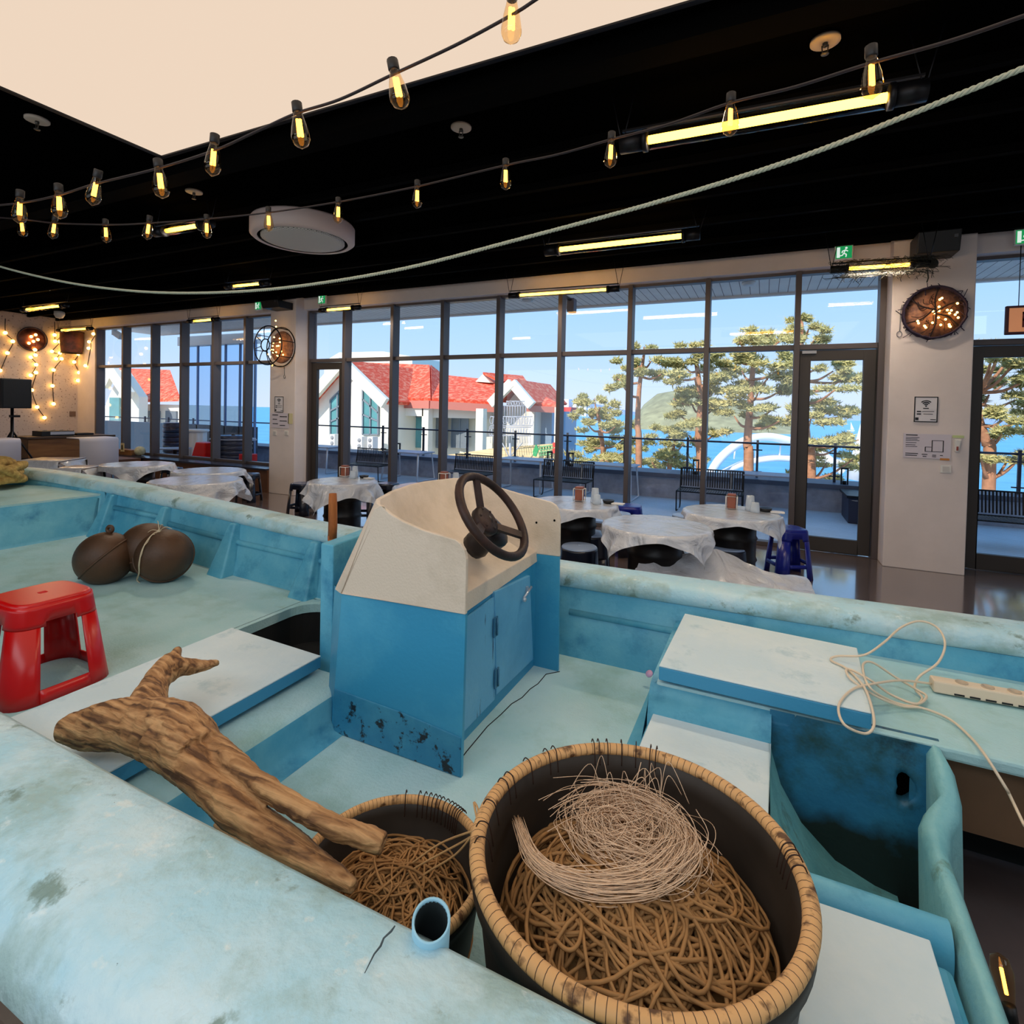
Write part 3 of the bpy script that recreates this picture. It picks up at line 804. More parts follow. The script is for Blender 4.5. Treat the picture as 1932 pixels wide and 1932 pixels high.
# white wire lettering frame on a pole in front of the porch
lt = thing('wire_sign', 'white wire frame sign of tangled letters standing before the tiled porch', 'sign', tuple(PY(968, 880, 20)))
M_wire = mat('grey_white_wire', (176, 178, 186), 0.6)
b = MB()
rng = random.Random(11)
for (x0, y0, x1, y1) in ((955, 757, 990, 766), (925, 786, 1005, 803), (923, 806, 1002, 822)):
    for k in range(int((x1 - x0) / 5)):
        c_ = PY(x0 + 5 * k + 2.5, (y0 + y1) / 2 + rng.uniform(-2, 2), 20); r_ = (y1 - y0) / 2 * 20 / FPX
        n = rng.choice((5, 6, 8))
        b.tube([c_ + Vector((r_ * 0.55 * cos(2 * pi * t / n + k), 0, r_ * sin(2 * pi * t / n + k))) for t in range(n)], 0.015, 4, True)
    for yy in (y0, y1): b.tube([PY(x0, yy, 20), PY(x1, yy, 20)], 0.018, 4)
for k in range(9): b.tube([PY(952 + k * 5, 766, 20), PY(952 + k * 5, 788, 20)], 0.014, 4)
for k in range(16): b.tube([PY(925 + k * 5, 822, 20), PY(926 + k * 5, 836, 20)], 0.012, 4)
b.build('letters', M_wire, lt)
b = MB(); b.tube([PY(964, 880, 20), PY(962, 836, 20)], 0.05, 6); b.tube([PY(948, 836, 20), PY(962, 865, 20)], 0.025, 5); b.tube([PY(985, 836, 20), PY(962, 862, 20)], 0.025, 5)
b.build('pole', M_wire, lt)
# outdoor air conditioners against the gable wing
for i, (px, py) in enumerate([(632, 829), (683, 834), (703, 834)]):
    p = PY(px, py, 20.8)
    t = thing('outdoor_unit', 'white air conditioner unit at the foot of the gabled wall, %s' % ('left of the door mullion', 'first right of the mullion', 'second right of the mullion')[i], 'air conditioner', (p.x, 20.8, p.z), 'outdoor air conditioners')
    MB().box(p.x - 0.17, p.x + 0.17, 20.6, 21.0, p.z - 1.2, p.z + 0.27).build('casing', M_white, t, bevel=0.01)
    for dz in (0.1, -0.18): MB().lathe([(0.10, 0), (0.10, 0.02), (0.03, 0.03)], (p.x, 20.6, p.z + dz), 14, (0, -1, 0)).build('fan_grille', mat('grille_grey', (150, 150, 150), 0.6), t)

# second tiled house seen through the left bay
b2 = thing('tiled_house', 'cream house with orange tiled roof seen through the left bay window', 'building', tuple(PY(270, 780, 20)))
YH = 20
a_, c_, d_, e_ = PY(212, 699, YH + 4), PY(318, 703, YH + 4), PY(337, 757, YH), PY(247, 760, YH)
b = MB(); b.prism([a_, c_, d_, e_], (0, 0.1, 0.2)); b.build('roof', M_tile, b2)
f0, f1, f2 = PY(196, 726, YH - 1.5), PY(210, 696, YH - 1.5), PY(245, 748, YH - 1.5)
MB().bar(f0 + Vector((0, .03, 0)), f1 + Vector((0, .03, 0)), 0.3, 0.7).build('bargeboard', M_bw, b2); MB().bar(f1, f2, 0.3, 0.7).build('bargeboard', M_bw, b2)
MB().prism([Vector((f0.x - 1, YH - 1, GZ)), Vector((f2.x, YH - 1, GZ)), f2 + Vector((0, .5, 0)), f1 + Vector((0, .5, 0)), f0 + Vector((-1, .5, -1.5))], (0, 0.5, 0)).build('gable_wall', M_bw, b2)
p, q = PY(247, 762, YH + 0.5), PY(337, 850, YH + 0.5)
MB().box(p.x, q.x, YH + 0.5, YH + 5, GZ, p.z).build('wall', M_bw, b2)
for (x0, x1) in ((252, 278), (280, 300), (312, 332)):
    p, q = PY(x0, 775, YH + 0.4), PY(x1, 812, YH + 0.4)
    MB().box(p.x, q.x, YH + 0.4, YH + 0.5, q.z, p.z).build('window', mat('grey_glass', (120, 128, 134), 0.2), b2)
p, q = PY(208, 750, YH - 1.05), PY(226, 800, YH - 1.05)
MB().box(p.x, q.x, YH - 1.1, YH - 1, q.z, p.z).build('window', M_bwin, b2)

# third roof slice seen at the right end of the left bay (x 483-505)
# glazed pavilion on the terrace outside the left bay
gp = thing('glass_pavilion', 'blue glazed side wing of the building outside the left bay window', 'glazed wall', tuple(PY(420, 860, 9.4)))
xa, xb = PY(345, 760, 9.4).x, PY(478, 760, 9.4).x
MB().box(xa, xb, 9.45, 9.5, 1.0, 3.15).build('glass', pane_mat('tinted_blue_glass', (0.70, 0.83, 0.96), 0.6), gp)
MB().box(xa, xb, 9.42, 9.54, 0, 1.0).build('spandrel', mat('dark_teal_panel', (34, 54, 72), 0.4), gp)
for k in range(6):
    x = xa + (xb - xa) * k / 5
    MB().box(x - 0.02, x + 0.02, 9.42, 9.47, 0, 3.2).build('mullion', mat('slate_mullion', (110, 130, 165), 0.5), gp)
MB().box(xa - 0.1, xb, 9.3, 9.6, 3.12, 3.36).build('head_beam', mat('white_fascia', (232, 226, 220), 0.7), gp)
p, q = PY(196, 815, 9.6), PY(362, 815, 9.6)
tag(MB().box(p.x, q.x, 9.6, 9.75, 0, 0.98).build('parapet_panel', mat('dark_teal_panel', (34, 54, 72), 0.4)), 'dark teal parapet outside the left bay window', 'parapet', kind='structure')

# ================================================================== THE BOAT
M_hull = stained('boat_shaded_blue_paint', (78, 164, 196), [((118, 192, 212), 3.0, 0.56, 0.16, 1, None), ((52, 134, 172), 5.0, 0.62, 0.10, 2, None), ((30, 62, 74), 14.0, 0.76, 0.02, 3, None)], 0.5, 0.12)  # paint of upright faces, their weaker light put into the colour
M_cap = stained('boat_lit_pale_paint', (170, 212, 224), [((198, 222, 226), 3.0, 0.52, 0.10, 4, None), ((156, 186, 184), 4.0, 0.57, 0.07, 5, None), ((210, 226, 226), 20.0, 0.66, 0.05, 16, None), ((126, 150, 142), 9.0, 0.645, 0.04, 15, None), ((60, 76, 74), 34.0, 0.725, 0.012, 6, None)], 0.42, 0.6, 34)  # gunwale paint, made paler by the overhead light put into it
M_deckp = stained('boat_lit_deck_paint', (164, 208, 212), [((188, 220, 224), 2.0, 0.55, 0.15, 7, None), ((150, 190, 186), 3.0, 0.60, 0.10, 8, None), ((150, 160, 110), 2.2, 0.70, 0.05, 9, None), ((70, 96, 92), 22.0, 0.75, 0.03, 10, None)], 0.5, 0.3, 90)  # deck paint, paled with the light that falls on flat tops
M_lid = stained('hatch_white_paint', (202, 222, 228), [((216, 230, 232), 3.0, 0.55, 0.12, 11, None), ((160, 194, 204), 6.0, 0.66, 0.08, 12, None), ((90, 96, 92), 20.0, 0.78, 0.02, 13, None)], 0.5, 0.15)
M_lidside = stained('hatch_edge_blue', (66, 152, 194), [((40, 90, 110), 9.0, 0.70, 0.03, 14, None)], 0.5, 0.1)  # blue of the lid edges, below the white tops
M_rub = mat('brown_rubbing_strake', (92, 74, 60), 0.7, var=0.3, scale=9)
M_dark = mat('dark_bilge', (14, 16, 16), 0.9)
CY_ = 1.685
ZT = [(-7.6, 0.93), (-6.2, 0.87), (-5.07, 0.85), (-3.85, 0.785), (-2.9, 0.735), (-1.07, 0.705), (0.2, 0.72), (1.8, 0.745)]
def zt(x): return interp(ZT, x)
ZD = [(-5.3, 0.437), (-5.2, 0.43), (-3.4, 0.325), (-2.6, 0.30), (-1.5, 0.29)]
def zd(x): return interp(ZD, x)
boat = thing('fishing_boat', 'old light blue wooden fishing boat with helm console filling the foreground', 'boat', (-2.0, CY_, 0))
# outer plan curve, far side stern -> bow -> near side stern
plan = []
xs_ = [1.75, 1.2, 0.8, 0.3, -0.2, -0.7, -1.2, -1.58, -1.60, -2.0, -2.5, -3.0, -3.5, -4.0, -4.5, -4.9, -5.15, -5.17, -5.6, -6.0]
for x in xs_: plan.append((x, 1.285))
for k in range(1, 9):
    a = k / 9 * pi / 2
    plan.append((-6.0 - 1.5 * sin(a), 1.285 * cos(a)))
far = [(x, CY_ + y) for x, y in plan]; near = [(x, CY_ - y) for x, y in plan][::-1]
path = far + [(-7.5, CY_)] + near
def offs(i):
    a = path[max(i - 1, 0)]; b = path[min(i + 1, len(path) - 1)]
    d = Vector((b[0] - a[0], b[1] - a[1])).normalized()
    return Vector((-d.y, d.x)) * 1.0     # inward
def sweep(prof):
    """rows of points for a profile function f(x) -> [(inset, z)]"""
    rows = []
    for i, (x, y) in enumerate(path):
        n = offs(i)
        # make sure it points to the inside
        if (Vector((-2.5, CY_)) - Vector((x, y))).dot(n) < 0: n = -n
        nr = y < CY_ - 0.2
        rows.append([(x + n.x * d, y + n.y * d, z) for d, z in prof(x, nr)])
    return rows
def p_cap(x, nr):
    z = zt(x) + (0.018 if nr else 0)
    w = 0.01 * noise.noise((x * 3, 1.0 if nr else 4.0, 0))
    z += w * 0.6
    k = 1.10 if nr else 1.0
    return [(d * k, zz) for d, zz in [(0.035, z - 0.165), (0.012, z - 0.13), (0.0, z - 0.10), (0.01, z - 0.055), (0.04, z - 0.022), (0.09, z - 0.003), (0.15, z + 0.003), (0.22, z), (0.262, z - 0.008), (0.282, z - 0.028), (0.288, z - 0.055), (0.284, z - 0.08), (0.266, z - 0.092)]]
MB().grid(sweep(p_cap)).build('gunwale', M_cap, boat)
def p_out(x, nr):
    z = zt(x) + (0.018 if nr else 0)
    return [(0.55, 0.01), (0.40, 0.06), (0.14, 0.40), (0.055, z - 0.20), (0.05, z - 0.16)]
MB().grid(sweep(p_out)).build('hull', mat('hull_shadowed_side', (40, 44, 46), 0.7), boat)  # outer hull coloured dark for the shadow beneath the gunwale
def p_rub(x, nr):
    z = zt(x) + (0.018 if nr else 0)
    return [(0.06, z - 0.235), (0.02, z - 0.225), (0.015, z - 0.165), (0.05, z - 0.155)]
MB().grid(sweep(p_rub), False).build('rubbing_strake', M_rub, boat)
def p_in(x, nr):
    z = zt(x) + (0.018 if nr else 0) - 0.092
    if x < -5.16: return [(0.266, z), (0.27, z - 0.03), (0.28, 0.80), (0.285, 0.76), (0.30, 0.735), (0.32, 0.72)]
    if x < -1.59: return [(0.266, z), (0.275, z - 0.03), (0.285, zd(x) + 0.235), (0.30, zd(x) + 0.215), (0.325, zd(x) + 0.11), (0.365, zd(x) - 0.012)]
    return [(0.266, z), (0.275, z - 0.03), (0.285, 0.52), (0.30, 0.50), (0.325, 0.40), (0.36, 0.28)]
MB().grid(sweep(p_in)).build('inner_planking', M_hull, boat)
# floors and decks -----------------------------------------------------------
b = MB(); b.box(-1.5, 0.05, CY_ - 1.0, CY_ + 0.98, 0.24, 0.29); b.build('cockpit_floor', M_deckp, boat)
# foredeck rising gently to the bow, with an open hold
hx0, hx1, hy0, hy1 = -2.59, -1.70, 1.72, 2.53
def rounded(x0, x1, y0, y1, r, n=6):
    out = []
    for cx, cy, a0 in ((x1 - r, y1 - r, 0), (x0 + r, y1 - r, pi / 2), (x0 + r, y0 + r, pi), (x1 - r, y0 + r, 1.5 * pi)):
        for k in range(n + 1):
            a = a0 + pi / 2 * k / n; out.append((cx + r * cos(a), cy + r * sin(a)))
    return out
oy0, oy1 = CY_ - 1.0, CY_ + 0.98
b = MB()
b.grid([[(x, y, zd(x)) for y in (oy0, 1.2, 1.7, 2.2, oy1)] for x in (-5.26, -4.6, -4.0, -3.4, -3.0, hx0 - 0.06)])
b.grid([[(x, y, zd(x)) for y in (oy0, 1.2, hy0 - 0.06)] for x in (hx0 - 0.06, -2.3, -1.49)])
b.grid([[(x, y, zd(x)) for y in (hy1 + 0.06, oy1)] for x in (hx0 - 0.06, -2.3, -1.49)])
b.grid([[(x, y, zd(x)) for y in (hy0 - 0.06, hy1 + 0.06)] for x in (hx1 + 0.01, -1.49)])
inn = rounded(hx0, hx1, hy0, hy1, 0.16)
def outer_pt(x, y):
    cx, cy = (hx0 + hx1) / 2, (hy0 + hy1) / 2
    d = Vector((x - cx, y - cy)); t = min(((hx1 + 0.01 if d.x > 0 else hx0 - 0.06) - cx) / d.x if abs(d.x) > 1e-6 else 1e9, ((hy1 + 0.06 if d.y > 0 else hy0 - 0.06) - cy) / d.y if abs(d.y) > 1e-6 else 1e9)
    return (cx + d.x * t, cy + d.y * t)
b.grid([[(x, y, zd(x) - 0.04) for x, y in inn], [(x, y, zd(x) + 0.012) for x, y in inn], [(x - 0.025, y + (0.025 if y > 2.1 else -0.025), zd(x) + 0.012) for x, y in inn], [outer_pt(x, y) + (zd(x),) for x, y in inn]], False, True)
b.build('foredeck', M_deckp, boat)
b = MB(); rr_ = rounded(hx0 - .004, hx1 + .004, hy0 - .004, hy1 + .004, 0.16)
b.grid([[(x, y, zd(x) - 0.03) for x, y in rr_], [(x, y, 0.07) for x, y in rr_]], False, True)
b.box(hx0 - .02, hx1 + .02, hy0 - .02, hy1 + .02, 0.04, 0.07); b.build('fish_hold', M_dark, boat)
# raised hatch box under the big lid, with a rounded step down to the cockpit
def hb(pts):
    return [[(x, oy0, z), (x, 1.70, z), (x, 1.715, min(z, 0.422)), (x, 1.72, 0.29)] for x, z in pts]
MB().grid(hb(((-2.25, 0.29), (-2.25, 0.425), (-2.24, 0.43), (-1.56, 0.43), (-1.535, 0.4285), (-1.515, 0.4225), (-1.506, 0.414)))).build('hatch_box', M_deckp, boat)  # top of the box, coloured paler for the light from above
MB().grid(hb(((-1.506, 0.414), (-1.50, 0.40), (-1.492, 0.33), (-1.47, 0.30), (-1.43, 0.2905)))).build('step_face', M_hull, boat)  # front of the same box, coloured bluer to imitate its shade
# bow deck and its bulkhead
b = MB(); b.grid([[(-5.13, CY_ - 1.0, 0.42), (-5.13, CY_ + 1.0, 0.42)], [(-5.17, CY_ - 1.0, 0.45), (-5.17, CY_ + 1.0, 0.45)], [(-5.20, CY_ - 1.02, 0.735), (-5.20, CY_ + 1.02, 0.735)], [(-5.21, CY_ - 1.02, 0.75), (-5.21, CY_ + 1.02, 0.75)]]); b.build('bow_bulkhead', M_hull, boat)
pts = [(-5.2, CY_ - 1.02, 0.75), (-5.2, CY_ + 1.02, 0.75), (-6.1, CY_ + 1.0, 0.75), (-6.7, CY_ + 0.75, 0.75), (-7.15, CY_ + 0.35, 0.75), (-7.2, CY_, 0.75), (-7.15, CY_ - 0.35, 0.75), (-6.7, CY_ - 0.75, 0.75), (-6.1, CY_ - 1.0, 0.75)]
MB().prism([(x, y, z - 0.03) for x, y, z in pts], (0, 0, 0.03)).build('bow_deck', M_deckp, boat)
# side knees (ribs) on the far side
def rib(x):
    z = zt(x) - 0.085; Yw = CY_ + 1.285; f = zd(x) - 0.01
    b = MB()
    b.hexa([(x - 0.085, Yw - 0.46, f), (x + 0.085, Yw - 0.46, f), (x + 0.085, Yw - 0.24, f), (x - 0.085, Yw - 0.24, f)],
           [(x - 0.032, Yw - 0.315, z), (x + 0.032, Yw - 0.315, z), (x + 0.032, Yw - 0.24, z), (x - 0.032, Yw - 0.24, z)])
    return b.build('rib', M_hull, boat, bevel=0.014, seg=3)
for x in (-5.03, -4.30, -3.50, -2.70): rib(x)
MB().tube([(-5.0, CY_ + 0.985, 0.655), (-4.3, CY_ + 0.985, 0.635)], 0.02, 8).build('rail_bar', M_hull, boat)
b = MB(); b.tube([(-4.3, CY_ + 0.988, 0.60), (-3.4, CY_ + 0.988, 0.545), (-2.6, CY_ + 0.988, 0.52), (-1.7, CY_ + 0.988, 0.51)], 0.02, 8); b.tube([(-0.9, CY_ + 0.985, 0.50), (1.2, CY_ + 0.985, 0.50)], 0.016, 8); b.build('stringer', M_hull, boat)
# bulkhead board beside the helm
MB().prism([(-1.735, 1.75, 0.30), (-1.735, 1.75, 0.955), (-1.735, 2.42, 0.985), (-1.735, 2.42, 0.30)], (0.072, 0, 0)).build('bulkhead_board', M_hull, boat, bevel=0.006)
b = MB(); b.tube([PY(627, 1010, 2.42) + Vector((0, 0, -0.02)), PY(628, 990, 2.42), PY(628, 950, 2.42), PY(628, 931, 2.42)], [0.026, 0.026, 0.025, 0.022], 8)
pp = PY(627, 1010, 2.42)
b.tube([pp + Vector((0, 0, -0.45)), pp], 0.026, 8)
b.build('tiller_post', mat('orange_raw_wood', (196, 116, 52), 0.7, rgb2=(120, 62, 26), scale=9, stretch=(1, 1, 0.25)), boat)
MB().lathe([(0.045, 0.0), (0.045, 0.40), (0.04, 0.41)], (pp.x, pp.y, 0.30), 12).build('post_socket', M_hull, boat)

# helm console ----------------------------------------------------------------
YN, YF = 1.571, 2.448
M_cowl = stained('console_white_paint', (226, 210, 190), [((206, 190, 168), 4.0, 0.60, 0.12, 21, None), ((150, 124, 100), 16.0, 0.78, 0.02, 22, None)], 0.55, 0.2, 120)
M_con = stained('console_blue_paint', (52, 148, 190), [((80, 170, 204), 2.4, 0.58, 0.14, 23, None), ((24, 46, 62), 16.0, 0.715, 0.012, 24, None)], 0.45, 0.1)
M_conw = stained('console_worn_blue_paint', (44, 128, 168), [((70, 152, 184), 4.0, 0.58, 0.14, 25, None), ((16, 28, 38), 12.0, 0.575, 0.02, 26, None)], 0.5, 0.2)
con = MB()
# lower blue body: wings, front face, aft face
frontx = {0.29: [(-1.49, YN), (-1.56, 1.62), (-1.585, 2.0), (-1.57, 2.40), (-1.50, YF)],
          0.84: [(-1.446, YN), (-1.53, 1.62), (-1.57, 2.0), (-1.56, 2.40), (-1.47, YF)]}
con.grid([[(x, y, z) for x, y in frontx[z]] for z in (0.29, 0.84)])
con.prism([(-1.49, YN, 0.29), (-0.905, YN, 0.29), (-0.90, YN, 0.856), (-1.446, YN, 0.838)], (0, 0.014, 0))
con.prism([(-1.50, YF, 0.29), (-0.872, YF, 0.29), (-0.880, YF, 0.848), (-1.47, YF, 0.84)], (0, -0.014, 0))
con.box(-1.02, -1.0, YN + 0.01, YF - 0.01, 0.29, 0.808)
body = con.build('console', M_con, boat, bevel=0.004)
# worn lower band on the near wing, with a slightly raised lip
MB().prism([(-1.478, YN - 0.004, 0.292), (-0.906, YN - 0.004, 0.292), (-0.907, YN - 0.004, 0.43), (-1.15, YN - 0.004, 0.452), (-1.476, YN - 0.004, 0.462)], (0, 0.006, 0)).build('kick_panel', M_conw, body, bevel=0.003)
# white upper cowl
cw = MB()
wing_n = [(-1.448, 0.838), (-0.898, 0.856), (-0.898, 1.045), (-0.906, 1.075), (-0.922, 1.095), (-0.945, 1.106), (-1.075, 1.123), (-1.165, 1.145), (-1.225, 1.168), (-1.263, 1.193), (-1.292, 1.178), (-1.312, 1.145)]
cw.prism([(x, YN - 0.006, z) for x, z in wing_n], (0, 0.016, 0))
wing_f = [(-1.472, 0.838), (-0.880, 0.848), (-0.882, 1.03), (-0.892, 1.075), (-0.905, 1.095), (-0.93, 1.108), (-1.10, 1.135), (-1.302, 1.172), (-1.37, 1.19), (-1.40, 1.16)]
cw.prism([(x, YF + 0.006, z) for x, z in wing_f], (0, -0.016, 0))
def arc(zz, tb):
    """plan curve of the windshield at blend tb (0 bottom, 1 top)"""
    bot = [(-1.448, YN - 0.006), (-1.50, YN + 0.02), (-1.535, 1.64), (-1.565, 1.8), (-1.575, 2.0), (-1.575, 2.2), (-1.555, 2.38), (-1.51, 2.43), (-1.472, YF + 0.006)]
    top = [(-1.263, YN - 0.006), (-1.30, YN + 0.015), (-1.345, 1.64), (-1.405, 1.8), (-1.455, 2.0), (-1.47, 2.15), (-1.445, 2.36), (-1.41, 2.43), (-1.37, YF + 0.006)]
    return [(a[0] + (c[0] - a[0]) * tb, a[1] + (c[1] - a[1]) * tb, zz + 0.0) for a, c in zip(bot, top)]
crown = [0, 0.004, 0.010, 0.014, 0.015, 0.013, 0.008, 0.003, 0]
rows = []
for tb in (0, 0.3, 0.6, 0.85, 1.0):
    r = arc(0.838 + (1.190 - 0.838) * tb, tb)
    rows.append([(x, y, z + crown[i] * tb) for i, (x, y, z) in enumerate(r)])
# inner skin and dash
inner = [(x + 0.02, y, z) for x, y, z in rows[-1]]
mids = [(x + 0.10, y, 1.06 + 0.005 * i) for i, (x, y, z) in enumerate(arc(1.06, 0.8))]
dash1 = [(-1.235, YN + 0.008 + (YF - YN - 0.016) * i / 8, 0.955) for i in range(9)]
dash2 = [(-1.03, YN + 0.008 + (YF - YN - 0.016) * i / 8, 0.872) for i in range(9)]
dash3 = [(-1.0, YN + 0.008 + (YF - YN - 0.016) * i / 8, 0.858) for i in range(9)]
dash4 = [(-0.995, YN + 0.008 + (YF - YN - 0.016) * i / 8, 0.785 + 0.025 * i / 8) for i in range(9)]
cw.grid(rows + [inner, mids, dash1, dash2])
cw.grid([dash2, dash3, dash4], False)
cw.build('cowl', M_cowl, body, bevel=0.003)
# door in the aft face with hinges and bolt
M_door = stained('console_door_paint', (104, 176, 216), [((84, 156, 200), 3.0, 0.6, 0.12, 31, None), ((24, 44, 90), 16.0, 0.69, 0.015, 32, (1, 1, 0.25))], 0.45, 0.12)
aft = MB(); aft.prism([(-0.997, 1.60, 0.34), (-0.997, 1.985, 0.34), (-0.997, 1.985, 0.78), (-0.997, 1.60, 0.765)], (0.008, 0, 0))
aft.build('aft_panel', stained('aft_panel_paint', (104, 176, 216), [((24, 44, 96), 9.0, 0.62, 0.02, 33, (1, 2.2, 0.22)), ((120, 186, 220), 3, 0.6, 0.1, 34, None)], 0.45, 0.12), body)
dp = [PX(934, 1117, -0.985), PX(1000, 1086, -0.985), PX(1006, 1244, -0.985), PX(937, 1311, -0.985)]
MB().prism(dp, (-0.018, 0, 0)).build('locker_door', M_door, body, bevel=0.002)
for (px, py) in ((936, 1182), (938, 1278)):
    p = PX(px, py, -0.982)
    h = MB(); h.box(-0.985, -0.979, p.y - 0.022, p.y + 0.012, p.z - 0.04, p.z + 0.04); h.tube([(-0.976, p.y, p.z - 0.035), (-0.976, p.y, p.z + 0.035)], 0.004, 6)
    h.build('hinge', mat('painted_hinge', (70, 126, 160), 0.4, 0.4), body)
p = PX(990, 1122, -0.98)
h = MB(); h.tube([(-0.972, p.y - 0.03, p.z - 0.006), (-0.972, p.y + 0.06, p.z + 0.02)], 0.006, 8); h.ball((-0.968, p.y - 0.03, p.z - 0.012), 0.011, 8, 6); h.box(-0.985, -0.975, p.y + 0.02, p.y + 0.035, p.z - 0.008, p.z + 0.03)
h.build('bolt', mat('pale_bolt_metal', (190, 200, 210), 0.3, 0.6), body)
# steering wheel
M_rust = mat('rusty_iron', (62, 40, 34), 0.55, 0.25, rgb2=(34, 22, 20), scale=9, bump=0.12, bscale=40)
wc = PX(930, 972, -0.955)
al = radians(38)
ax = Vector((cos(al), 0, sin(al)))
e1 = Vector((-sin(al), 0, cos(al))); e2 = ax.cross(e1)
R_ = 0.182
w = MB()
w.tube([wc + (e1 * cos(2 * pi * k / 40) + e2 * sin(2 * pi * k / 40)) * R_ for k in range(40)], 0.0175, 10, True)
w.build('steering_wheel', M_rust, body)
spk = MB()
hub = wc - ax * 0.045
ths = []
for k, th in enumerate((radians(-15), radians(105), radians(225))):
    d = e1 * cos(th) + e2 * sin(th)
    spk.bar(hub + d * 0.035, wc + d * (R_ - 0.008), 0.034, 0.013, ax)
spk.lathe([(0.062, -0.012), (0.064, 0.012), (0.05, 0.02), (0.03, 0.022)], hub, 18, ax)
for k in range(6):
    a = 2 * pi * k / 6
    spk.ball(hub + (e1 * cos(a) + e2 * sin(a)) * 0.045 + ax * 0.02, 0.006, 6, 4)
spk.build('wheel_spokes', M_rust, body)
cl = MB()
base = PX(901, 1026, -1.10)
cl.lathe([(0.056, -0.03), (0.062, 0.0), (0.056, 0.02), (0.056, 0.075), (0.074, 0.082), (0.074, 0.11), (0.04, 0.125)], base, 14, ax)
cl.tube([base + ax * 0.1, hub], 0.032, 10)
cl.build('steering_column', mat('dark_gunmetal', (44, 40, 42), 0.4, 0.5, var=0.3, scale=14), body)
for c_ in (PY(1012, 986, YF - 0.012), PY(1046, 982, YF - 0.012), PX(986, 1042, -1.02)):
    k = MB(); k.ball(c_, 0.0055, 8, 6); k.build('screw_hole', M_black, body)

# seam crack in the floor beside the console
ck = [PZ(*q, 0.2915) for q in ((1056, 1267), (1030, 1272), (1015, 1290), (1000, 1300), (985, 1316), (965, 1328), (945, 1348), (920, 1370), (895, 1400), (880, 1418), (868, 1434))]
MB().tube(ck, 0.0022, 4).build('floor_crack', mat('crack_black', (24, 26, 28), 0.9), boat)

# starboard locker, quarter decks, engine well, transom ---------------------------
b = MB()
rows = []
prof_l = [(2.02, 0.20), (2.02, 0.48), (2.028, 0.515), (2.05, 0.538), (2.08, 0.545), (2.70, 0.548)]
rows = [[(-0.36, y, z), (0.05, y, z)] for y, z in [(1.965, 0.29), (1.985, 0.44), (2.0, 0.50), (2.03, 0.535), (2.06, 0.545), (2.70, 0.548)]]
b.grid(rows)
b.grid([[(-0.44, 1.93, 0.29), (-0.44, 2.70, 0.29)], [(-0.38, 1.96, 0.32), (-0.385, 2.70, 0.32)], [(-0.365, 1.985, 0.44), (-0.365, 2.70, 0.44)], [(-0.36, 2.0, 0.50), (-0.36, 2.7, 0.50)], [(-0.345, 2.04, 0.54), (-0.345, 2.7, 0.54)], [(-0.33, 2.06, 0.547), (-0.33, 2.7, 0.547)]])
b.build('side_locker', M_hull, boat)
b = MB(); b.box(-0.34, 1.7, 2.035, 2.72, 0.51, 0.5495); b.build('quarter_deck', M_deckp, boat, bevel=0.01)
b = MB(); b.box(0.52, 1.7, CY_ - 1.02, 1.27, 0.51, 0.55); b.build('quarter_deck', M_deckp, boat, bevel=0.01)
# dark blue well wall under the quarter deck, with its drain hole
wz = [(0.05, 0.548), (0.05, 0.42), (0.10, 0.22), (0.20, 0.12), (0.34, 0.06), (0.505, 0.05), (0.505, 0.548)]
hc = Vector((0.430, 0, 0.397))
hole = []
for k in range(20):
    a = 2 * pi * k / 20
    r_ = 0.025 + 0.008 * abs(sin(a)) + 0.004 * cos(3 * a)
    hole.append((hc.x + r_ * cos(a) * 0.95, hc.z + r_ * sin(a) * 1.45))
def ray_out(x, z):
    d = Vector((x - hc.x, z - hc.z)); t = 1e9
    for (ax0, v0, lo) in ((d.x, 0.505 - hc.x, 1), (d.x, 0.045 - hc.x, -1), (d.y, 0.548 - hc.z, 1), (d.y, 0.03 - hc.z, -1)):
        if ax0 * lo > 1e-6: t = min(t, v0 / ax0)
    return (hc.x + d.x * t, hc.z + d.y * t)
b = MB()
ww = 2.025
b.grid([[(x, ww + 0.04, z) for x, z in hole], [(x, ww, z) for x, z in hole], [(hc.x + (x - hc.x) * 1.5, ww - 0.004, hc.z + (z - hc.z) * 1.4) for x, z in hole], [(hc.x + (x - hc.x) * 1.9, ww, hc.z + (z - hc.z) * 1.7) for x, z in hole],
        [(ray_out(x, z)[0], ww, ray_out(x, z)[1]) for x, z in hole]], True, True)
b.add([(0.505, ww, 0.03), (0.505, ww, 0.548), (0.44, ww + 0.001, 0.548), (0.44, ww + 0.001, 0.03)], [(0, 1, 2, 3)])
b.add([(0.045, ww + .001, 0.548), (0.12, ww + .001, 0.548), (0.12, ww + .001, 0.03), (0.045, ww + .001, 0.03)], [(0, 1, 2, 3)])
b.grid([[(0.04, ww, 0.50), (0.52, ww, 0.50)], [(0.04, ww + 0.003, 0.525), (0.52, ww + 0.003, 0.525)], [(0.04, ww + 0.02, 0.545), (0.52, ww + 0.02, 0.545)], [(0.04, ww + 0.05, 0.552), (0.52, ww + 0.05, 0.552)]])
M_well = stained('well_grimy_blue', (40, 112, 150), [((54, 130, 164), 3.0, 0.56, 0.12, 41, None), ((40, 74, 72), 3.2, 0.60, 0.08, 42, None), ((18, 30, 30), 5.0, 0.64, 0.06, 43, None)], 0.5, 0.2)
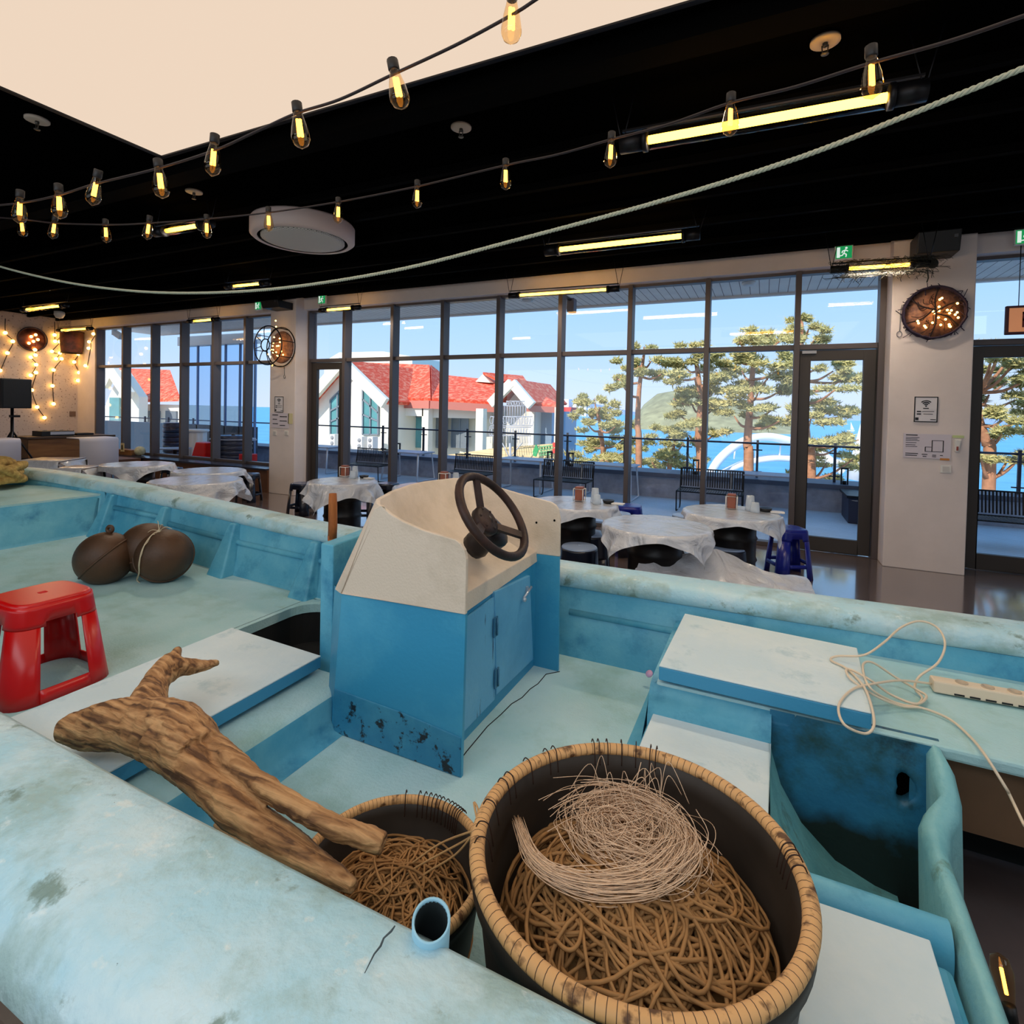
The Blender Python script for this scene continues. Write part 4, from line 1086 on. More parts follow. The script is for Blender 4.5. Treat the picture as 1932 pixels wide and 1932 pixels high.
def grime(m, z0, z1, rgb):
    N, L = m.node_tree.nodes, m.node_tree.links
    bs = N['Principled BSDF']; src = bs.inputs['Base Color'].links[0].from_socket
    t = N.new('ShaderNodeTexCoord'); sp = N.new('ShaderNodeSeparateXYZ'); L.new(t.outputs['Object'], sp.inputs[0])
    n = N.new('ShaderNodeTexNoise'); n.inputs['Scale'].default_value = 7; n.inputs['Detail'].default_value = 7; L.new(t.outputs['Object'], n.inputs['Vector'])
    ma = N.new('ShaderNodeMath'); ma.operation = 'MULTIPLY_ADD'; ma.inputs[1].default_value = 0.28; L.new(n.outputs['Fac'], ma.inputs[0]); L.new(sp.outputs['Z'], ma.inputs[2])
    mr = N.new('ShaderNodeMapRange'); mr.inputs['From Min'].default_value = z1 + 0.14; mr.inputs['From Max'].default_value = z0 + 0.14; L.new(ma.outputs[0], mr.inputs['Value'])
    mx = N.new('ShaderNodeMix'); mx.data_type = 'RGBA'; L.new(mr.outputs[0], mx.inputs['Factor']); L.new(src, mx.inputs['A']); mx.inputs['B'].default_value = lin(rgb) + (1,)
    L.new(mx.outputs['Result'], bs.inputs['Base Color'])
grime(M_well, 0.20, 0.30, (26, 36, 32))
b.build('well_wall', M_well, boat)
MB().box(0.39, 0.47, ww + 0.04, ww + 0.05, 0.33, 0.47).build('well_hole_dark', M_black, boat)
# sloping forward face and floor of the well
b = MB()
sl = [(0.045, 0.455), (0.055, 0.40), (0.085, 0.30), (0.15, 0.19), (0.25, 0.10), (0.36, 0.06), (0.42, 0.05)]
b.grid([[(x, y, z) for y in (1.44, 1.6, 1.8, 2.026)] for x, z in sl])
b.build('well_floor', stained('well_worn_aqua', (120, 184, 186), [((86, 150, 160), 4.0, 0.55, 0.12, 44, None), ((84, 88, 62), 4.5, 0.60, 0.06, 45, None)], 0.5, 0.3), boat)
# coaming across the near side of the well
rows = []
for k in range(9):
    a = pi * k / 8
    rows.append([(x, 1.455 - 0.04 * cos(a), 0.40 + 0.052 * sin(a)) for x in (0.05, 0.16, 0.28, 0.397)])
rows = [[(x, 1.415, 0.05) for x in (0.05, 0.16, 0.28, 0.397)]] + rows + [[(x, 1.495, 0.05) for x in (0.05, 0.16, 0.28, 0.397)]]
MB().grid(rows).build('coaming', M_hull, boat)
# transom
tr = MB()
rows = []
for (y, z, x0, x1) in ((2.03, 0.552, 0.475, 0.525), (1.95, 0.545, 0.47, 0.53), (1.88, 0.50, 0.47, 0.53), (1.84, 0.47, 0.43, 0.52), (1.80, 0.455, 0.41, 0.49), (1.70, 0.45, 0.405, 0.462), (1.5, 0.448, 0.40, 0.455), (1.3, 0.45, 0.395, 0.447), (1.1, 0.452, 0.392, 0.442), (0.8, 0.455, 0.39, 0.44)):
    rows.append([(x0 + 0.02, y, 0.02), (x0 + 0.004, y, z - 0.03), (x0 + 0.016, y, z - 0.006), ((x0 + x1) / 2, y, z), (x1 - 0.012, y, z - 0.006), (x1, y, z - 0.03), (x1 + 0.02, y, 0.02)])
tr.grid(rows)
tr.build('transom', stained('transom_worn_aqua', (140, 198, 200), [((110, 176, 186), 3.0, 0.55, 0.12, 46, None), ((78, 104, 70), 5.0, 0.66, 0.05, 47, None), ((70, 50, 40), 14.0, 0.73, 0.02, 48, None)], 0.5, 0.3), boat)
# brown outer side under the overhanging quarter deck
b = MB(); b.box(0.53, 1.7, 2.10, 2.13, 0.27, 0.51); b.build('stern_apron', mat('brown_apron', (112, 84, 60), 0.7, var=0.15, scale=4), boat)
# seat blocks under the lids
b = MB(); b.box(-0.36, 0.045, 1.44, 2.02, 0.05, 0.418); b.build('thwart_box', M_hull, boat, bevel=0.015)
b = MB(); b.box(0.085, 0.39, 0.72, 1.40, 0.05, 0.40); b.build('thwart_box', M_hull, boat, bevel=0.015)
# rod holder pipe by the near gunwale
b = MB(); pc = PZ(811, 1740, 0.752) + Vector((0, 0.004, 0))
pax = Vector((0.24, -0.36, 1.0))
b.lathe([(0.030, -0.30), (0.030, 0.0), (0.0265, 0.001), (0.0255, -0.006)], pc, 28, pax, cap=False)
ro_ = b.build('rod_holder', mat('pipe_pale_blue', (150, 200, 220), 0.4), boat)
b = MB(); b.lathe([(0.0256, -0.004), (0.0256, -0.25), (0.0, -0.25)], pc, 24, pax, cap=False); b.build('pipe_bore', mat('dark_bore', (34, 44, 46), 0.8), ro_)  # darker lining inside the pipe
# grey crack on the near gunwale
ck = [PZ(*q, 0.7415) for q in ((745, 1747), (738, 1757), (724, 1770), (718, 1785), (706, 1800), (697, 1818), (688, 1836))]
MB().tube(ck, [0.0012, 0.002, 0.0016, 0.0018, 0.0014, 0.001, 0.0006], 4).build('gunwale_crack', mat('crack_grey', (70, 84, 90), 0.9), boat)

# hatch lids -------------------------------------------------------------------------
def lid(name, label, corners, z0, z1, loc=None, bev=0.006):
    c = sum((Vector((x, y, z0)) for x, y in corners), Vector()) / 4
    r = thing(name, label, 'hatch lid', tuple(c), 'loose hatch lids in the boat')
    MB().hexa([(x, y, z0) for x, y in corners], [(x, y, z1 - 0.006) for x, y in corners]).build('edge_boards', M_lidside, r, bevel=0.003)
    MB().hexa([(x, y, z1 - 0.006) for x, y in corners], [(x, y, z1) for x, y in corners]).build('lid_top', M_lid, r, bevel=0.003)
    return r
lid('hatch_lid', 'large pale hatch lid on the foredeck under the driftwood', [(-2.23, 0.80), (-1.655, 0.80), (-1.665, 1.69), (-2.245, 1.71)], 0.448, 0.50)
lid('hatch_lid', 'wide pale hatch lid on the side locker under the white cable', [(-0.328, 2.016), (0.333, 2.007), (0.365, 2.551), (-0.312, 2.603)], 0.565, 0.62)
lid('hatch_lid', 'small pale lid behind the big rope basket, below the wide locker lid', [(-0.352, 1.46), (0.036, 1.46), (0.051, 2.0), (-0.34, 2.0)], 0.418, 0.45)
c4 = [(-0.12, 0.76), (0.345, 0.80), (0.344, 1.392), (0.09, 1.40)]
lid('hatch_lid', 'pale hatch lid at bottom right beside the big rope basket', [(0.075, 0.78), (0.343, 0.78), (0.348, 1.392), (0.095, 1.385)], 0.40, 0.45)

# ================================================================== THINGS IN THE BOAT
M_rope = mat('tan_longline', (158, 116, 68), 0.75, var=0.25, scale=14)
M_rope2 = mat('tan_longline_pale', (186, 146, 96), 0.7, var=0.2, scale=14)
M_line = mat('nylon_line', (222, 190, 158), 0.25, var=0.1, scale=10)
def rim_mat():
    m = bpy.data.materials.new('cane_rim'); m.use_nodes = True
    N, L = m.node_tree.nodes, m.node_tree.links
    b = N['Principled BSDF']; b.inputs['Roughness'].default_value = 0.65
    t = N.new('ShaderNodeTexCoord'); s = N.new('ShaderNodeSeparateXYZ'); L.new(t.outputs['Object'], s.inputs[0])
    at = N.new('ShaderNodeMath'); at.operation = 'ARCTAN2'; L.new(s.outputs['Y'], at.inputs[0]); L.new(s.outputs['X'], at.inputs[1])
    mu = N.new('ShaderNodeMath'); mu.operation = 'MULTIPLY'; mu.inputs[1].default_value = 20.0; L.new(at.outputs[0], mu.inputs[0])
    nz = N.new('ShaderNodeTexNoise'); nz.inputs['Scale'].default_value = 9; L.new(t.outputs['Object'], nz.inputs['Vector'])
    ad = N.new('ShaderNodeMath'); ad.operation = 'ADD'; L.new(mu.outputs[0], ad.inputs[0]); L.new(nz.outputs['Fac'], ad.inputs[1])
    fr = N.new('ShaderNodeMath'); fr.operation = 'FRACT'; L.new(ad.outputs[0], fr.inputs[0])
    lt = N.new('ShaderNodeMath'); lt.operation = 'LESS_THAN'; lt.inputs[1].default_value = 0.09; L.new(fr.outputs[0], lt.inputs[0])
    n2 = N.new('ShaderNodeTexNoise'); n2.inputs['Scale'].default_value = 30; n2.inputs['Detail'].default_value = 6; L.new(t.outputs['Object'], n2.inputs['Vector'])
    r = N.new('ShaderNodeValToRGB'); L.new(n2.outputs['Fac'], r.inputs[0])
    r.color_ramp.elements[0].position = 0.34; r.color_ramp.elements[0].color = lin((96, 64, 36)) + (1,)
    r.color_ramp.elements[1].position = 0.44; r.color_ramp.elements[1].color = lin((212, 164, 108)) + (1,)
    mx = N.new('ShaderNodeMix'); mx.data_type = 'RGBA'; L.new(lt.outputs[0], mx.inputs['Factor']); L.new(r.outputs[0], mx.inputs['A'])
    mx.inputs['B'].default_value = lin((74, 50, 30)) + (1,)
    L.new(mx.outputs['Result'], b.inputs['Base Color'])
    return m
M_rim = rim_mat()
M_tub = mat('dark_rubber_tub', (46, 38, 30), 0.6, var=0.35, scale=7)
M_hook = mat('rusty_fish_hook', (52, 32, 22), 0.6, 0.4)

def basket(label, cx, cy, zb, zr, R, hooks, seed, tilt=(0, 0)):
    t = thing('longline_basket', label, 'basket', (cx, cy, zb), 'longline baskets')
    H = zr - zb
    b = MB()
    b.lathe([(0.0, 0.004), (R * 0.80, 0.0), (R * 0.83, 0.02), (R * 0.93, H * 0.75), (R * 0.955, H * 0.86), (R * 0.985, H * 0.88), (R * 0.985, H * 0.99), (R * 0.915, H * 0.99), (R * 0.90, H * 0.85), (R * 0.79, 0.03), (0.0, 0.028)], (cx, cy, zb), 64, cap=False)
    b.build('tub', M_tub, t)
    b = MB()
    pr = []
    rc, w, h = R * 0.953, R * 0.047, 0.013
    for k in range(12):
        a = 2 * pi * k / 12
        pr.append((rc + w * cos(a), H - 0.006 + h * sin(a)))
    b.lathe(pr + [pr[0]], (cx, cy, zb), 96, cap=False)
    ro = b.build('rim', M_rim, t)
    for a in hooks:
        c0 = Vector((cx + R * 0.95 * cos(a), cy + R * 0.95 * sin(a), zr))
        o_ = Vector((cos(a), sin(a), 0))
        hk = MB()
        hk.tube(smooth_path([c0 - o_ * 0.03 + Vector((0, 0, -0.028)), c0 - o_ * 0.026 + Vector((0, 0, -0.005)), c0 - o_ * 0.018 + Vector((0, 0, 0.018)), c0 - o_ * 0.002 + Vector((0, 0, 0.022)), c0 + o_ * 0.006 + Vector((0, 0, 0.010))], 4), 0.0014, 5)
        hk.build('fish_hook', M_hook, t)
    return t
BC = (-0.213, 1.062); BR = 0.327
rng = random.Random(8)
def phi(px, py, z, c):
    p = PZ(px, py, z); return atan2(p.y - c[1], p.x - c[0])
hk = [phi(x, y, 0.70, BC) for x, y in ((905, 1560), (912, 1590), (925, 1520), (950, 1480), (965, 1470), (1000, 1445), (1035, 1428), (1050, 1424), (1120, 1408), (1130, 1408), (1145, 1405), (1172, 1405), (1200, 1408), (1228, 1413), (1240, 1414), (1465, 1600), (1470, 1612), (1478, 1622), (1485, 1640))]
basket('large round basket of tan longline rope in the right foreground', BC[0], BC[1], 0.29, 0.69, BR, hk, 1)
SC = (-0.735, 0.972); SR = 0.215
hk2 = [phi(x, 1531 + (x - 790) * 0.12, 0.52, SC) for x in (762, 783, 792, 800, 808, 815, 822, 832, 842, 850, 858, 866, 873, 880)]
basket('smaller rope basket left of the large one, half hidden by the driftwood', SC[0], SC[1], 0.292, 0.52, SR, hk2, 2)

def rope_heap(label, c, R, z0, h, n, r, seed, cat='rope', rowsz=1.0):
    """long line dropped in loose bights over a low mound"""
    rng = random.Random(seed)
    b = MB()
    def top(x, y):
        q = min(1.0, hypot(x, y) / R)
        return z0 + h * (1 - q ** 2.2)
    for i in range(n):
        rad = R * rng.uniform(0.15, 0.62); a0 = rng.uniform(0, 2 * pi)
        off = R * (rng.random() ** 0.6) * 0.62; ao = rng.uniform(0, 2 * pi)
        ox, oy = off * cos(ao), off * sin(ao)
        span = rng.uniform(0.7, 2.3) * pi; ec = rng.uniform(0.35, 1.0); rot = rng.uniform(0, pi)
        lift = rng.uniform(-0.02, 0.022)
        pts = []
        m = 30
        for k in range(m):
            a = a0 + span * k / (m - 1)
            x, y = rad * cos(a), rad * ec * sin(a)
            x, y = x * cos(rot) - y * sin(rot) + ox, x * sin(rot) + y * cos(rot) + oy
            d = hypot(x, y)
            if d > R * 0.93: x, y = x * R * 0.93 / d, y * R * 0.93 / d
            z = top(x, y) + lift - 0.05 * max(0.0, 1 - 6 * min(k, m - 1 - k) / m) + 0.012 * noise.noise((x * 14 + i, y * 14, i * 0.7))
            pts.append((c[0] + x, c[1] + y, z))
        b.tube(pts, r * rng.uniform(0.8, 1.15), 6)
    # solid core so the tub floor never shows between the strands
    rows = []
    for k in range(7):
        q = k / 6 * 0.97
        rows.append([(c[0] + R * q * cos(2 * pi * j / 32), c[1] + R * q * sin(2 * pi * j / 32), top(R * q, 0) - 0.055) for j in range(32)])
    b.grid(rows, True, True)
    o = b.build('longline_rope', M_rope, None)
    return tag(o, label, cat)
rope_heap('tangled heap of tan longline rope filling the large basket', BC, BR * 0.87, 0.52, 0.10, 300, 0.0037, 3)
rope_heap('coiled heap of thin tan rope in the smaller basket', SC, SR * 0.9, 0.40, 0.085, 230, 0.0026, 4)
# pale nylon line flung in a hank over the rope heap
b = MB(); rng = random.Random(12)
A0 = [PZ(975, 1545, 0.62), PZ(1000, 1610, 0.635), PZ(1050, 1652, 0.64), PZ(1130, 1672, 0.645), PZ(1230, 1660, 0.655), PZ(1290, 1600, 0.665), PZ(1265, 1540, 0.675), PZ(1190, 1505, 0.68), PZ(1110, 1510, 0.675), PZ(1060, 1540, 0.665)]
for i in range(120):
    j = rng.uniform(0.3, 1.0)
    dx, dy, dz = rng.gauss(0, 0.010), rng.gauss(0, 0.010), rng.gauss(0, 0.006)
    k0 = rng.choice((0, 0, 0, 1, 2, 3)); k1 = rng.choice((5, 6, 7, 8, 9, 10))
    pts = []
    for k, p in enumerate(A0[k0:k1]):
        g_ = 0.5 + 0.28 * (k + k0)
        pts.append(p + Vector((dx * g_ + rng.gauss(0, 0.004), dy * g_ + rng.gauss(0, 0.004), dz * g_)))
    if len(pts) > 2: b.tube(smooth_path(pts, 5), 0.0009, 3)
cc = PZ(1190, 1570, 0.65)
for i in range(190):
    a = rng.uniform(0, 2 * pi); r_ = rng.uniform(0.03, 0.125); sp_ = rng.uniform(0.8, 2.4) * pi; th = rng.uniform(-0.5, 0.5); ec = rng.uniform(0.5, 1)
    off = Vector((rng.gauss(0, 0.03), rng.gauss(0, 0.025), rng.uniform(-0.02, 0.012)))
    pts = [cc + off + Vector((r_ * cos(a + sp_ * k / 13), r_ * ec * sin(a + sp_ * k / 13), 0.012 * sin(k * 0.9 + i) + 0.3 * r_ * sin(th) * cos(a + sp_ * k / 13) + 0.03 * max(0, 1 - r_ / 0.1))) for k in range(14)]
    b.tube(smooth_path(pts, 3), 0.0008, 3)
for i in range(16):
    p = cc + Vector((rng.uniform(-0.08, 0.09), rng.uniform(0.0, 0.12), 0.02)); q = p + Vector((rng.uniform(-0.10, 0.10), rng.uniform(0.0, 0.08), 0))
    b.tube(smooth_path([p, (p + q) / 2 + Vector((rng.gauss(0, .02), .02, rng.uniform(0.03, 0.075))), q], 7), 0.0009, 3)
tag(b.build('nylon_line_hank', M_line, None), 'pale shiny nylon line heaped on top of the rope in the large basket', 'fishing line')
# thin cords from the small basket up to the large basket's rim
b = MB()
for (pts) in ([PZ(720, 1655, 0.47), PZ(760, 1640, 0.49), PZ(830, 1592, 0.56), PZ(898, 1566, 0.66)], [PZ(750, 1690, 0.48), PZ(800, 1650, 0.50), PZ(860, 1612, 0.58), PZ(898, 1566, 0.66)], [PZ(700, 1700, 0.47), PZ(780, 1640, 0.505), PZ(870, 1590, 0.60), PZ(902, 1570, 0.67)], [PZ(898, 1566, 0.66), PZ(902, 1530, 0.685), PZ(894, 1514, 0.69), PZ(900, 1545, 0.68), PZ(906, 1556, 0.68)]):
    b.tube(smooth_path(pts, 6), 0.0024, 5)
tag(b.build('rope_ends', M_rope2, None), 'thin tan cords stretched from the small basket to the rim of the large one', 'rope')

# driftwood ---------------------------------------------------------------------------
M_drift = bpy.data.materials.new('driftwood_grain'); M_drift.use_nodes = True
N, L = M_drift.node_tree.nodes, M_drift.node_tree.links
pb = N['Principled BSDF']; pb.inputs['Roughness'].default_value = 0.75
t_ = N.new('ShaderNodeTexCoord'); mp_ = N.new('ShaderNodeMapping'); L.new(t_.outputs['Object'], mp_.inputs[0])
mp_.inputs['Rotation'].default_value = (0, 0, radians(5)); mp_.inputs['Scale'].default_value = (1.1, 13, 13)
n1 = N.new('ShaderNodeTexNoise'); n1.inputs['Scale'].default_value = 4.2; n1.inputs['Detail'].default_value = 6; n1.inputs['Distortion'].default_value = 0.5
L.new(mp_.outputs[0], n1.inputs['Vector'])
r_ = N.new('ShaderNodeValToRGB'); L.new(n1.outputs['Fac'], r_.inputs[0])
r_.color_ramp.elements[0].position = 0.36; r_.color_ramp.elements[0].color = lin((88, 56, 30)) + (1,)
r_.color_ramp.elements[1].position = 0.64; r_.color_ramp.elements[1].color = lin((198, 152, 102)) + (1,)
q_ = r_.color_ramp.elements.new(0.48); q_.color = lin((152, 108, 66)) + (1,)
L.new(r_.outputs[0], pb.inputs['Base Color'])
bp_ = N.new('ShaderNodeBump'); bp_.inputs['Strength'].default_value = 0.7; bp_.inputs['Distance'].default_value = 0.012
L.new(n1.outputs['Fac'], bp_.inputs['Height']); L.new(bp_.outputs[0], pb.inputs['Normal'])
def limb(b, pts, rs, n=14, seed=0, flat=1.0):
    P = smooth_path(pts, 6); m = len(P)
    rr = [interp([(i / (len(rs) - 1), r) for i, r in enumerate(rs)], i / (m - 1)) for i in range(m)]
    k0 = len(b.v)
    b.tube(P, rr, n)
    for i in range(k0, len(b.v)):
        v = Vector(b.v[i]); ring = (i - k0) // n
        c = P[min(ring, m - 1)]; d = v - c
        f = 1 + 0.16 * noise.noise((v.x * 9 + seed, v.y * 9, v.z * 9)) + 0.06 * noise.noise((v.x * 26, v.y * 26 + seed, v.z * 26))
        d.z *= flat
        b.v[i] = tuple(c + d * f)
b = MB()
limb(b, [PZ(112, 1378, 0.585), PZ(150, 1372, 0.59), PZ(205, 1368, 0.60), PZ(270, 1368, 0.615), PZ(330, 1388, 0.63), PZ(375, 1432, 0.635)], [0.030, 0.052, 0.066, 0.076, 0.080, 0.068], 16, 1)
limb(b, [PZ(312, 1396, 0.63), PZ(364, 1446, 0.625), PZ(420, 1503, 0.612), PZ(486, 1558, 0.602), PZ(556, 1606, 0.597), PZ(624, 1648, 0.59), PZ(668, 1674, 0.588)], [0.068, 0.050, 0.042, 0.040, 0.034, 0.023, 0.012], 16, 2)
limb(b, [PZ(340, 1362, 0.635), PZ(405, 1410, 0.652), PZ(474, 1465, 0.660), PZ(548, 1516, 0.660), PZ(622, 1556, 0.652), PZ(686, 1580, 0.645), PZ(724, 1592, 0.64)], [0.056, 0.032, 0.024, 0.023, 0.023, 0.022, 0.020], 14, 3)
limb(b, [PZ(275, 1350, 0.62), PZ(285, 1305, 0.63), PZ(310, 1265, 0.645), PZ(328, 1245, 0.655)], [0.062, 0.046, 0.038, 0.032], 14, 4)
limb(b, [PZ(300, 1285, 0.63), PZ(330, 1262, 0.64), PZ(365, 1258, 0.632), PZ(392, 1254, 0.634), PZ(412, 1250, 0.64)], [0.036, 0.034, 0.026, 0.018, 0.010], 12, 5)
limb(b, [PZ(318, 1258, 0.65), PZ(330, 1238, 0.66), PZ(336, 1224, 0.668)], [0.032, 0.024, 0.012], 10, 6)
dw = b.build('driftwood', M_drift, None)
q = dw.modifiers.new('remesh', 'REMESH'); q.mode = 'VOXEL'; q.voxel_size = 0.0036; q.use_smooth_shade = True
q = dw.modifiers.new('soften', 'SMOOTH'); q.iterations = 2; q.factor = 0.5
tx = bpy.data.textures.new('grain', 'CLOUDS'); tx.noise_scale = 0.03; tx.noise_depth = 3
q = dw.modifiers.new('knots', 'DISPLACE'); q.texture = tx; q.strength = 0.008; q.texture_coords = 'LOCAL'
tag(dw, 'large brown forked driftwood trunk with an antler-like branch', 'driftwood')
b = MB()
for (x, y, z, r) in ((272, 1352, 0.697, 0.016), (300, 1366, 0.702, 0.013), (258, 1366, 0.692, 0.010)): pass
limb(b, [PZ(405, 1556, 0.58), PZ(440, 1572, 0.58), PZ(480, 1592, 0.578), PZ(545, 1626, 0.572), PZ(604, 1648, 0.57), PZ(636, 1658, 0.57), PZ(642, 1661, 0.57)], [0.004, 0.014, 0.022, 0.028, 0.030, 0.026, 0.008], 14, 9)
d2 = b.build('driftwood_stick', mat('pale_driftwood', (196, 150, 104), 0.8, var=0.2, scale=5, stretch=(1, 6, 6), bump=0.2, bscale=20), None)
tag(d2, 'short pale driftwood stick lying under the forked trunk beside the near gunwale', 'driftwood')

# iron buoys ---------------------------------------------------------------------------
M_iron = mat('brown_rusty_iron', (96, 64, 42), 0.5, 0.15, rgb2=(54, 42, 30), scale=3.0, cov=0.48, sharp=0.2, bump=0.12, bscale=70)
def buoy(label, c, r, ax, lug=None):
    t = thing('iron_buoy', label, 'buoy', (c[0], c[1], c[2] - r), 'iron net buoys on the foredeck')
    MB().ball(c, r, 40, 24).build('float_ball', M_iron, t)
    b = MB(); a = Vector(ax).normalized(); u = a.orthogonal().normalized(); v = a.cross(u)
    b.tube([Vector(c) + (u * cos(2 * pi * k / 48) + v * sin(2 * pi * k / 48)) * (r * 1.005) for k in range(48)], 0.007, 8, True)
    b.build('seam', M_iron, t)
    if lug:
        d = Vector(lug).normalized(); p = Vector(c) + d * r
        b = MB(); side = d.cross(Vector((0.3, -1, 0))).normalized()
        ring = [p + d * 0.022 + (d * sin(2 * pi * k / 20) + side * cos(2 * pi * k / 20)) * 0.019 for k in range(20)]
        b.tube(ring, 0.012, 8, True)
        b.build('lug', M_iron, t)
    return t
RB = 0.172; zb_ = 0.338
c1 = PZ(198, 1053, zb_ + RB); c2 = PZ(310, 1048, zb_ + RB)
c3 = PZ(277, 1034, zb_ + RB + 0.03)
buoy('rusty brown iron buoy with a lug, left one of the three', tuple(c1), RB, (-0.55, -0.45, 0.75), (0.10, 0.1, 1.0))
buoy('rusty brown iron buoy tied with twine, right one of the three', tuple(c2), RB + 0.002, (0.75, -0.45, 0.42))
buoy('rusty brown iron buoy at the back, between the two front ones', tuple(c3), RB, (0.1, -0.3, 0.9))
print('BUOY', (c1 - c2).length, (c1 - c3).length, (c2 - c3).length)
M_twine = mat('pale_twine', (206, 190, 160), 0.8)
b = MB(); 
vd = (EYE - c2).normalized()
def on_b(px, py, lift=0.004):
    v = ray(px, py).normalized(); o_ = EYE - c2; r = RB + lift
    bq = o_.dot(v); disc = bq * bq - (o_.dot(o_) - r * r)
    return EYE + v * (-bq - sqrt(max(disc, 0.0)))
tp = [on_b(*q) for q in ((303, 1001), (294, 1004), (284, 1012), (275, 1024), (268, 1038), (264, 1052), (262, 1066), (262, 1080))]
tp += [PZ(258, 1094, zb_ + 0.02), PZ(264, 1100, zb_ + 0.006)]
tp = smooth_path(tp, 5)
b.tube(tp, 0.0035, 5); b.tube([p + Vector((0.012, -0.004, 0.006 * sin(i * 0.8))) for i, p in enumerate(tp)], 0.003, 5)
k_ = on_b(300, 1002, 0.006)
for dv in ((0.06, -0.01, 0.05), (-0.05, 0.02, 0.06), (0.09, 0.03, 0.02), (-0.10, -0.03, -0.03)):
    e_ = k_ + Vector(dv); b.tube(smooth_path([k_, (k_ + e_) / 2 + Vector((0, 0, 0.02)), e_], 5), 0.0025, 4)
b.ball(k_, 0.012, 8, 6)
tag(b.build('twine', M_twine, None), 'pale twine knotted round the iron buoys', 'twine')

# coil of thick yellow rope on the bow -------------------------------------------------
M_ybr = mat('yellow_hawser', (196, 164, 92), 0.85, rgb2=(150, 118, 58), scale=22, stretch=(1, 1, 1), bump=0.5, bscale=60)
b = MB(); cc = PZ(-48, 905, 0.83) 
rng = random.Random(2)
for k, (rr, z) in enumerate(((0.33, 0.0), (0.31, 0.055), (0.33, 0.11), (0.24, 0.145), (0.26, 0.03))):
    ring = []
    for j in range(40):
        a = 2 * pi * j / 40
        ring.append(cc + Vector((rr * cos(a) * (1 + 0.05 * sin(3 * a + k)), rr * sin(a) * (1 + 0.05 * cos(2 * a + k)), z + 0.012 * sin(4 * a + k * 2))))
    b.tube(ring, 0.036, 12, True)
b.tube(smooth_path([cc + Vector((0.22, -0.22, 0.15)), cc + Vector((0.33, -0.1, 0.17)), cc + Vector((0.36, 0.08, 0.10)), cc + Vector((0.30, 0.2, 0.02))], 8), 0.036, 12)
k0 = 0
for i in range(len(b.v)):
    v = Vector(b.v[i]); f = 0.006 * noise.noise((v.x * 60, v.y * 60, v.z * 60))
    b.v[i] = tuple(v + Vector((f, f, f)))
tag(b.build('rope_coil', M_ybr, None), 'coil of thick yellow rope on the bow at the left edge', 'rope')

# white power strip and its cable ------------------------------------------------------
M_cream = mat('cream_plastic', (222, 204, 178), 0.45)
ps = thing('power_strip', 'long cream power strip on the quarter deck at the right edge', 'power strip', (0.78, 2.38, 0.55))
d0, d1 = PZ(1757, 1300, 0.555), PZ(1990, 1342, 0.555)
dr = (d1 - d0).normalized(); sd = Vector((-dr.y, dr.x, 0))
def strip_pt(l, w, z): return d0 + dr * l + sd * w + Vector((0, 0, z))
MB().hexa([strip_pt(0, -0.028, 0), strip_pt(0.46, -0.028, 0), strip_pt(0.46, 0.035, 0), strip_pt(0, 0.035, 0)], [strip_pt(-0.0, -0.022, 0.042), strip_pt(0.46, -0.022, 0.042), strip_pt(0.46, 0.03, 0.042), strip_pt(0, 0.03, 0.042)]).build('casing', M_cream, ps, bevel=0.006)
for k in range(5):
    l = 0.09 + 0.075 * k
    MB().lathe([(0.019, 0.0), (0.019, 0.003), (0.016, 0.003), (0.016, 0.0005)], strip_pt(l, 0.004, 0.042), 16).build('socket', mat('socket_shade', (190, 172, 148), 0.5), ps)
b = MB()
for k in range(8): 
    l = 0.06 + 0.045 * k
    b.hexa([strip_pt(l, -0.0287, 0.004), strip_pt(l + 0.03, -0.0287, 0.004), strip_pt(l + 0.03, -0.0265, 0.004), strip_pt(l, -0.0265, 0.004)], [strip_pt(l, -0.0287, 0.010), strip_pt(l + 0.03, -0.0287, 0.010), strip_pt(l + 0.03, -0.0255, 0.010), strip_pt(l, -0.0255, 0.010)])
b.build('vents', M_blackp, ps)
zl = 0.626
cab = [PZ(1757, 1290, 0.575), PZ(1700, 1284, 0.60), PZ(1650, 1290, zl), PZ(1610, 1300, zl), PZ(1583, 1330, zl), PZ(1592, 1366, zl), PZ(1630, 1384, 0.60), PZ(1648, 1372, 0.61), PZ(1646, 1340, zl), PZ(1630, 1296, zl),
       PZ(1598, 1262, zl), PZ(1568, 1246, zl), PZ(1580, 1238, zl + 0.01), PZ(1630, 1236, 0.66), PZ(1668, 1212, 0.69), PZ(1700, 1184, 0.72), PZ(1735, 1172, 0.735), PZ(1768, 1184, 0.72), PZ(1783, 1214, 0.69), PZ(1770, 1250, 0.63), PZ(1735, 1276, 0.585),
       PZ(1726, 1298, 0.565), PZ(1740, 1318, 0.562), PZ(1722, 1332, 0.562), PZ(1680, 1322, 0.57), PZ(1640, 1296, zl), PZ(1628, 1256, zl), PZ(1646, 1250, zl), PZ(1690, 1278, 0.58), PZ(1728, 1300, 0.57), PZ(1748, 1314, 0.568), PZ(1728, 1328, 0.568), PZ(1680, 1310, 0.58), PZ(1640, 1282, zl), PZ(1600, 1262, zl + 0.006), PZ(1604, 1280, zl + 0.004), PZ(1650, 1312, 0.60), PZ(1700, 1332, 0.566),
       PZ(1740, 1336, 0.562), PZ(1790, 1356, 0.56), PZ(1830, 1390, 0.56), PZ(1858, 1424, 0.565)]
e_ = cab[-1]
cab += [e_ + Vector((0.03, -0.06, -0.05)), PX(1905, 1500, 0.66), PX(1932, 1556, 0.66), PX(1960, 1610, 0.66), Vector((0.72, 1.90, 0.02)), Vector((1.0, 1.85, 0.006)), Vector((1.6, 1.9, 0.006))]
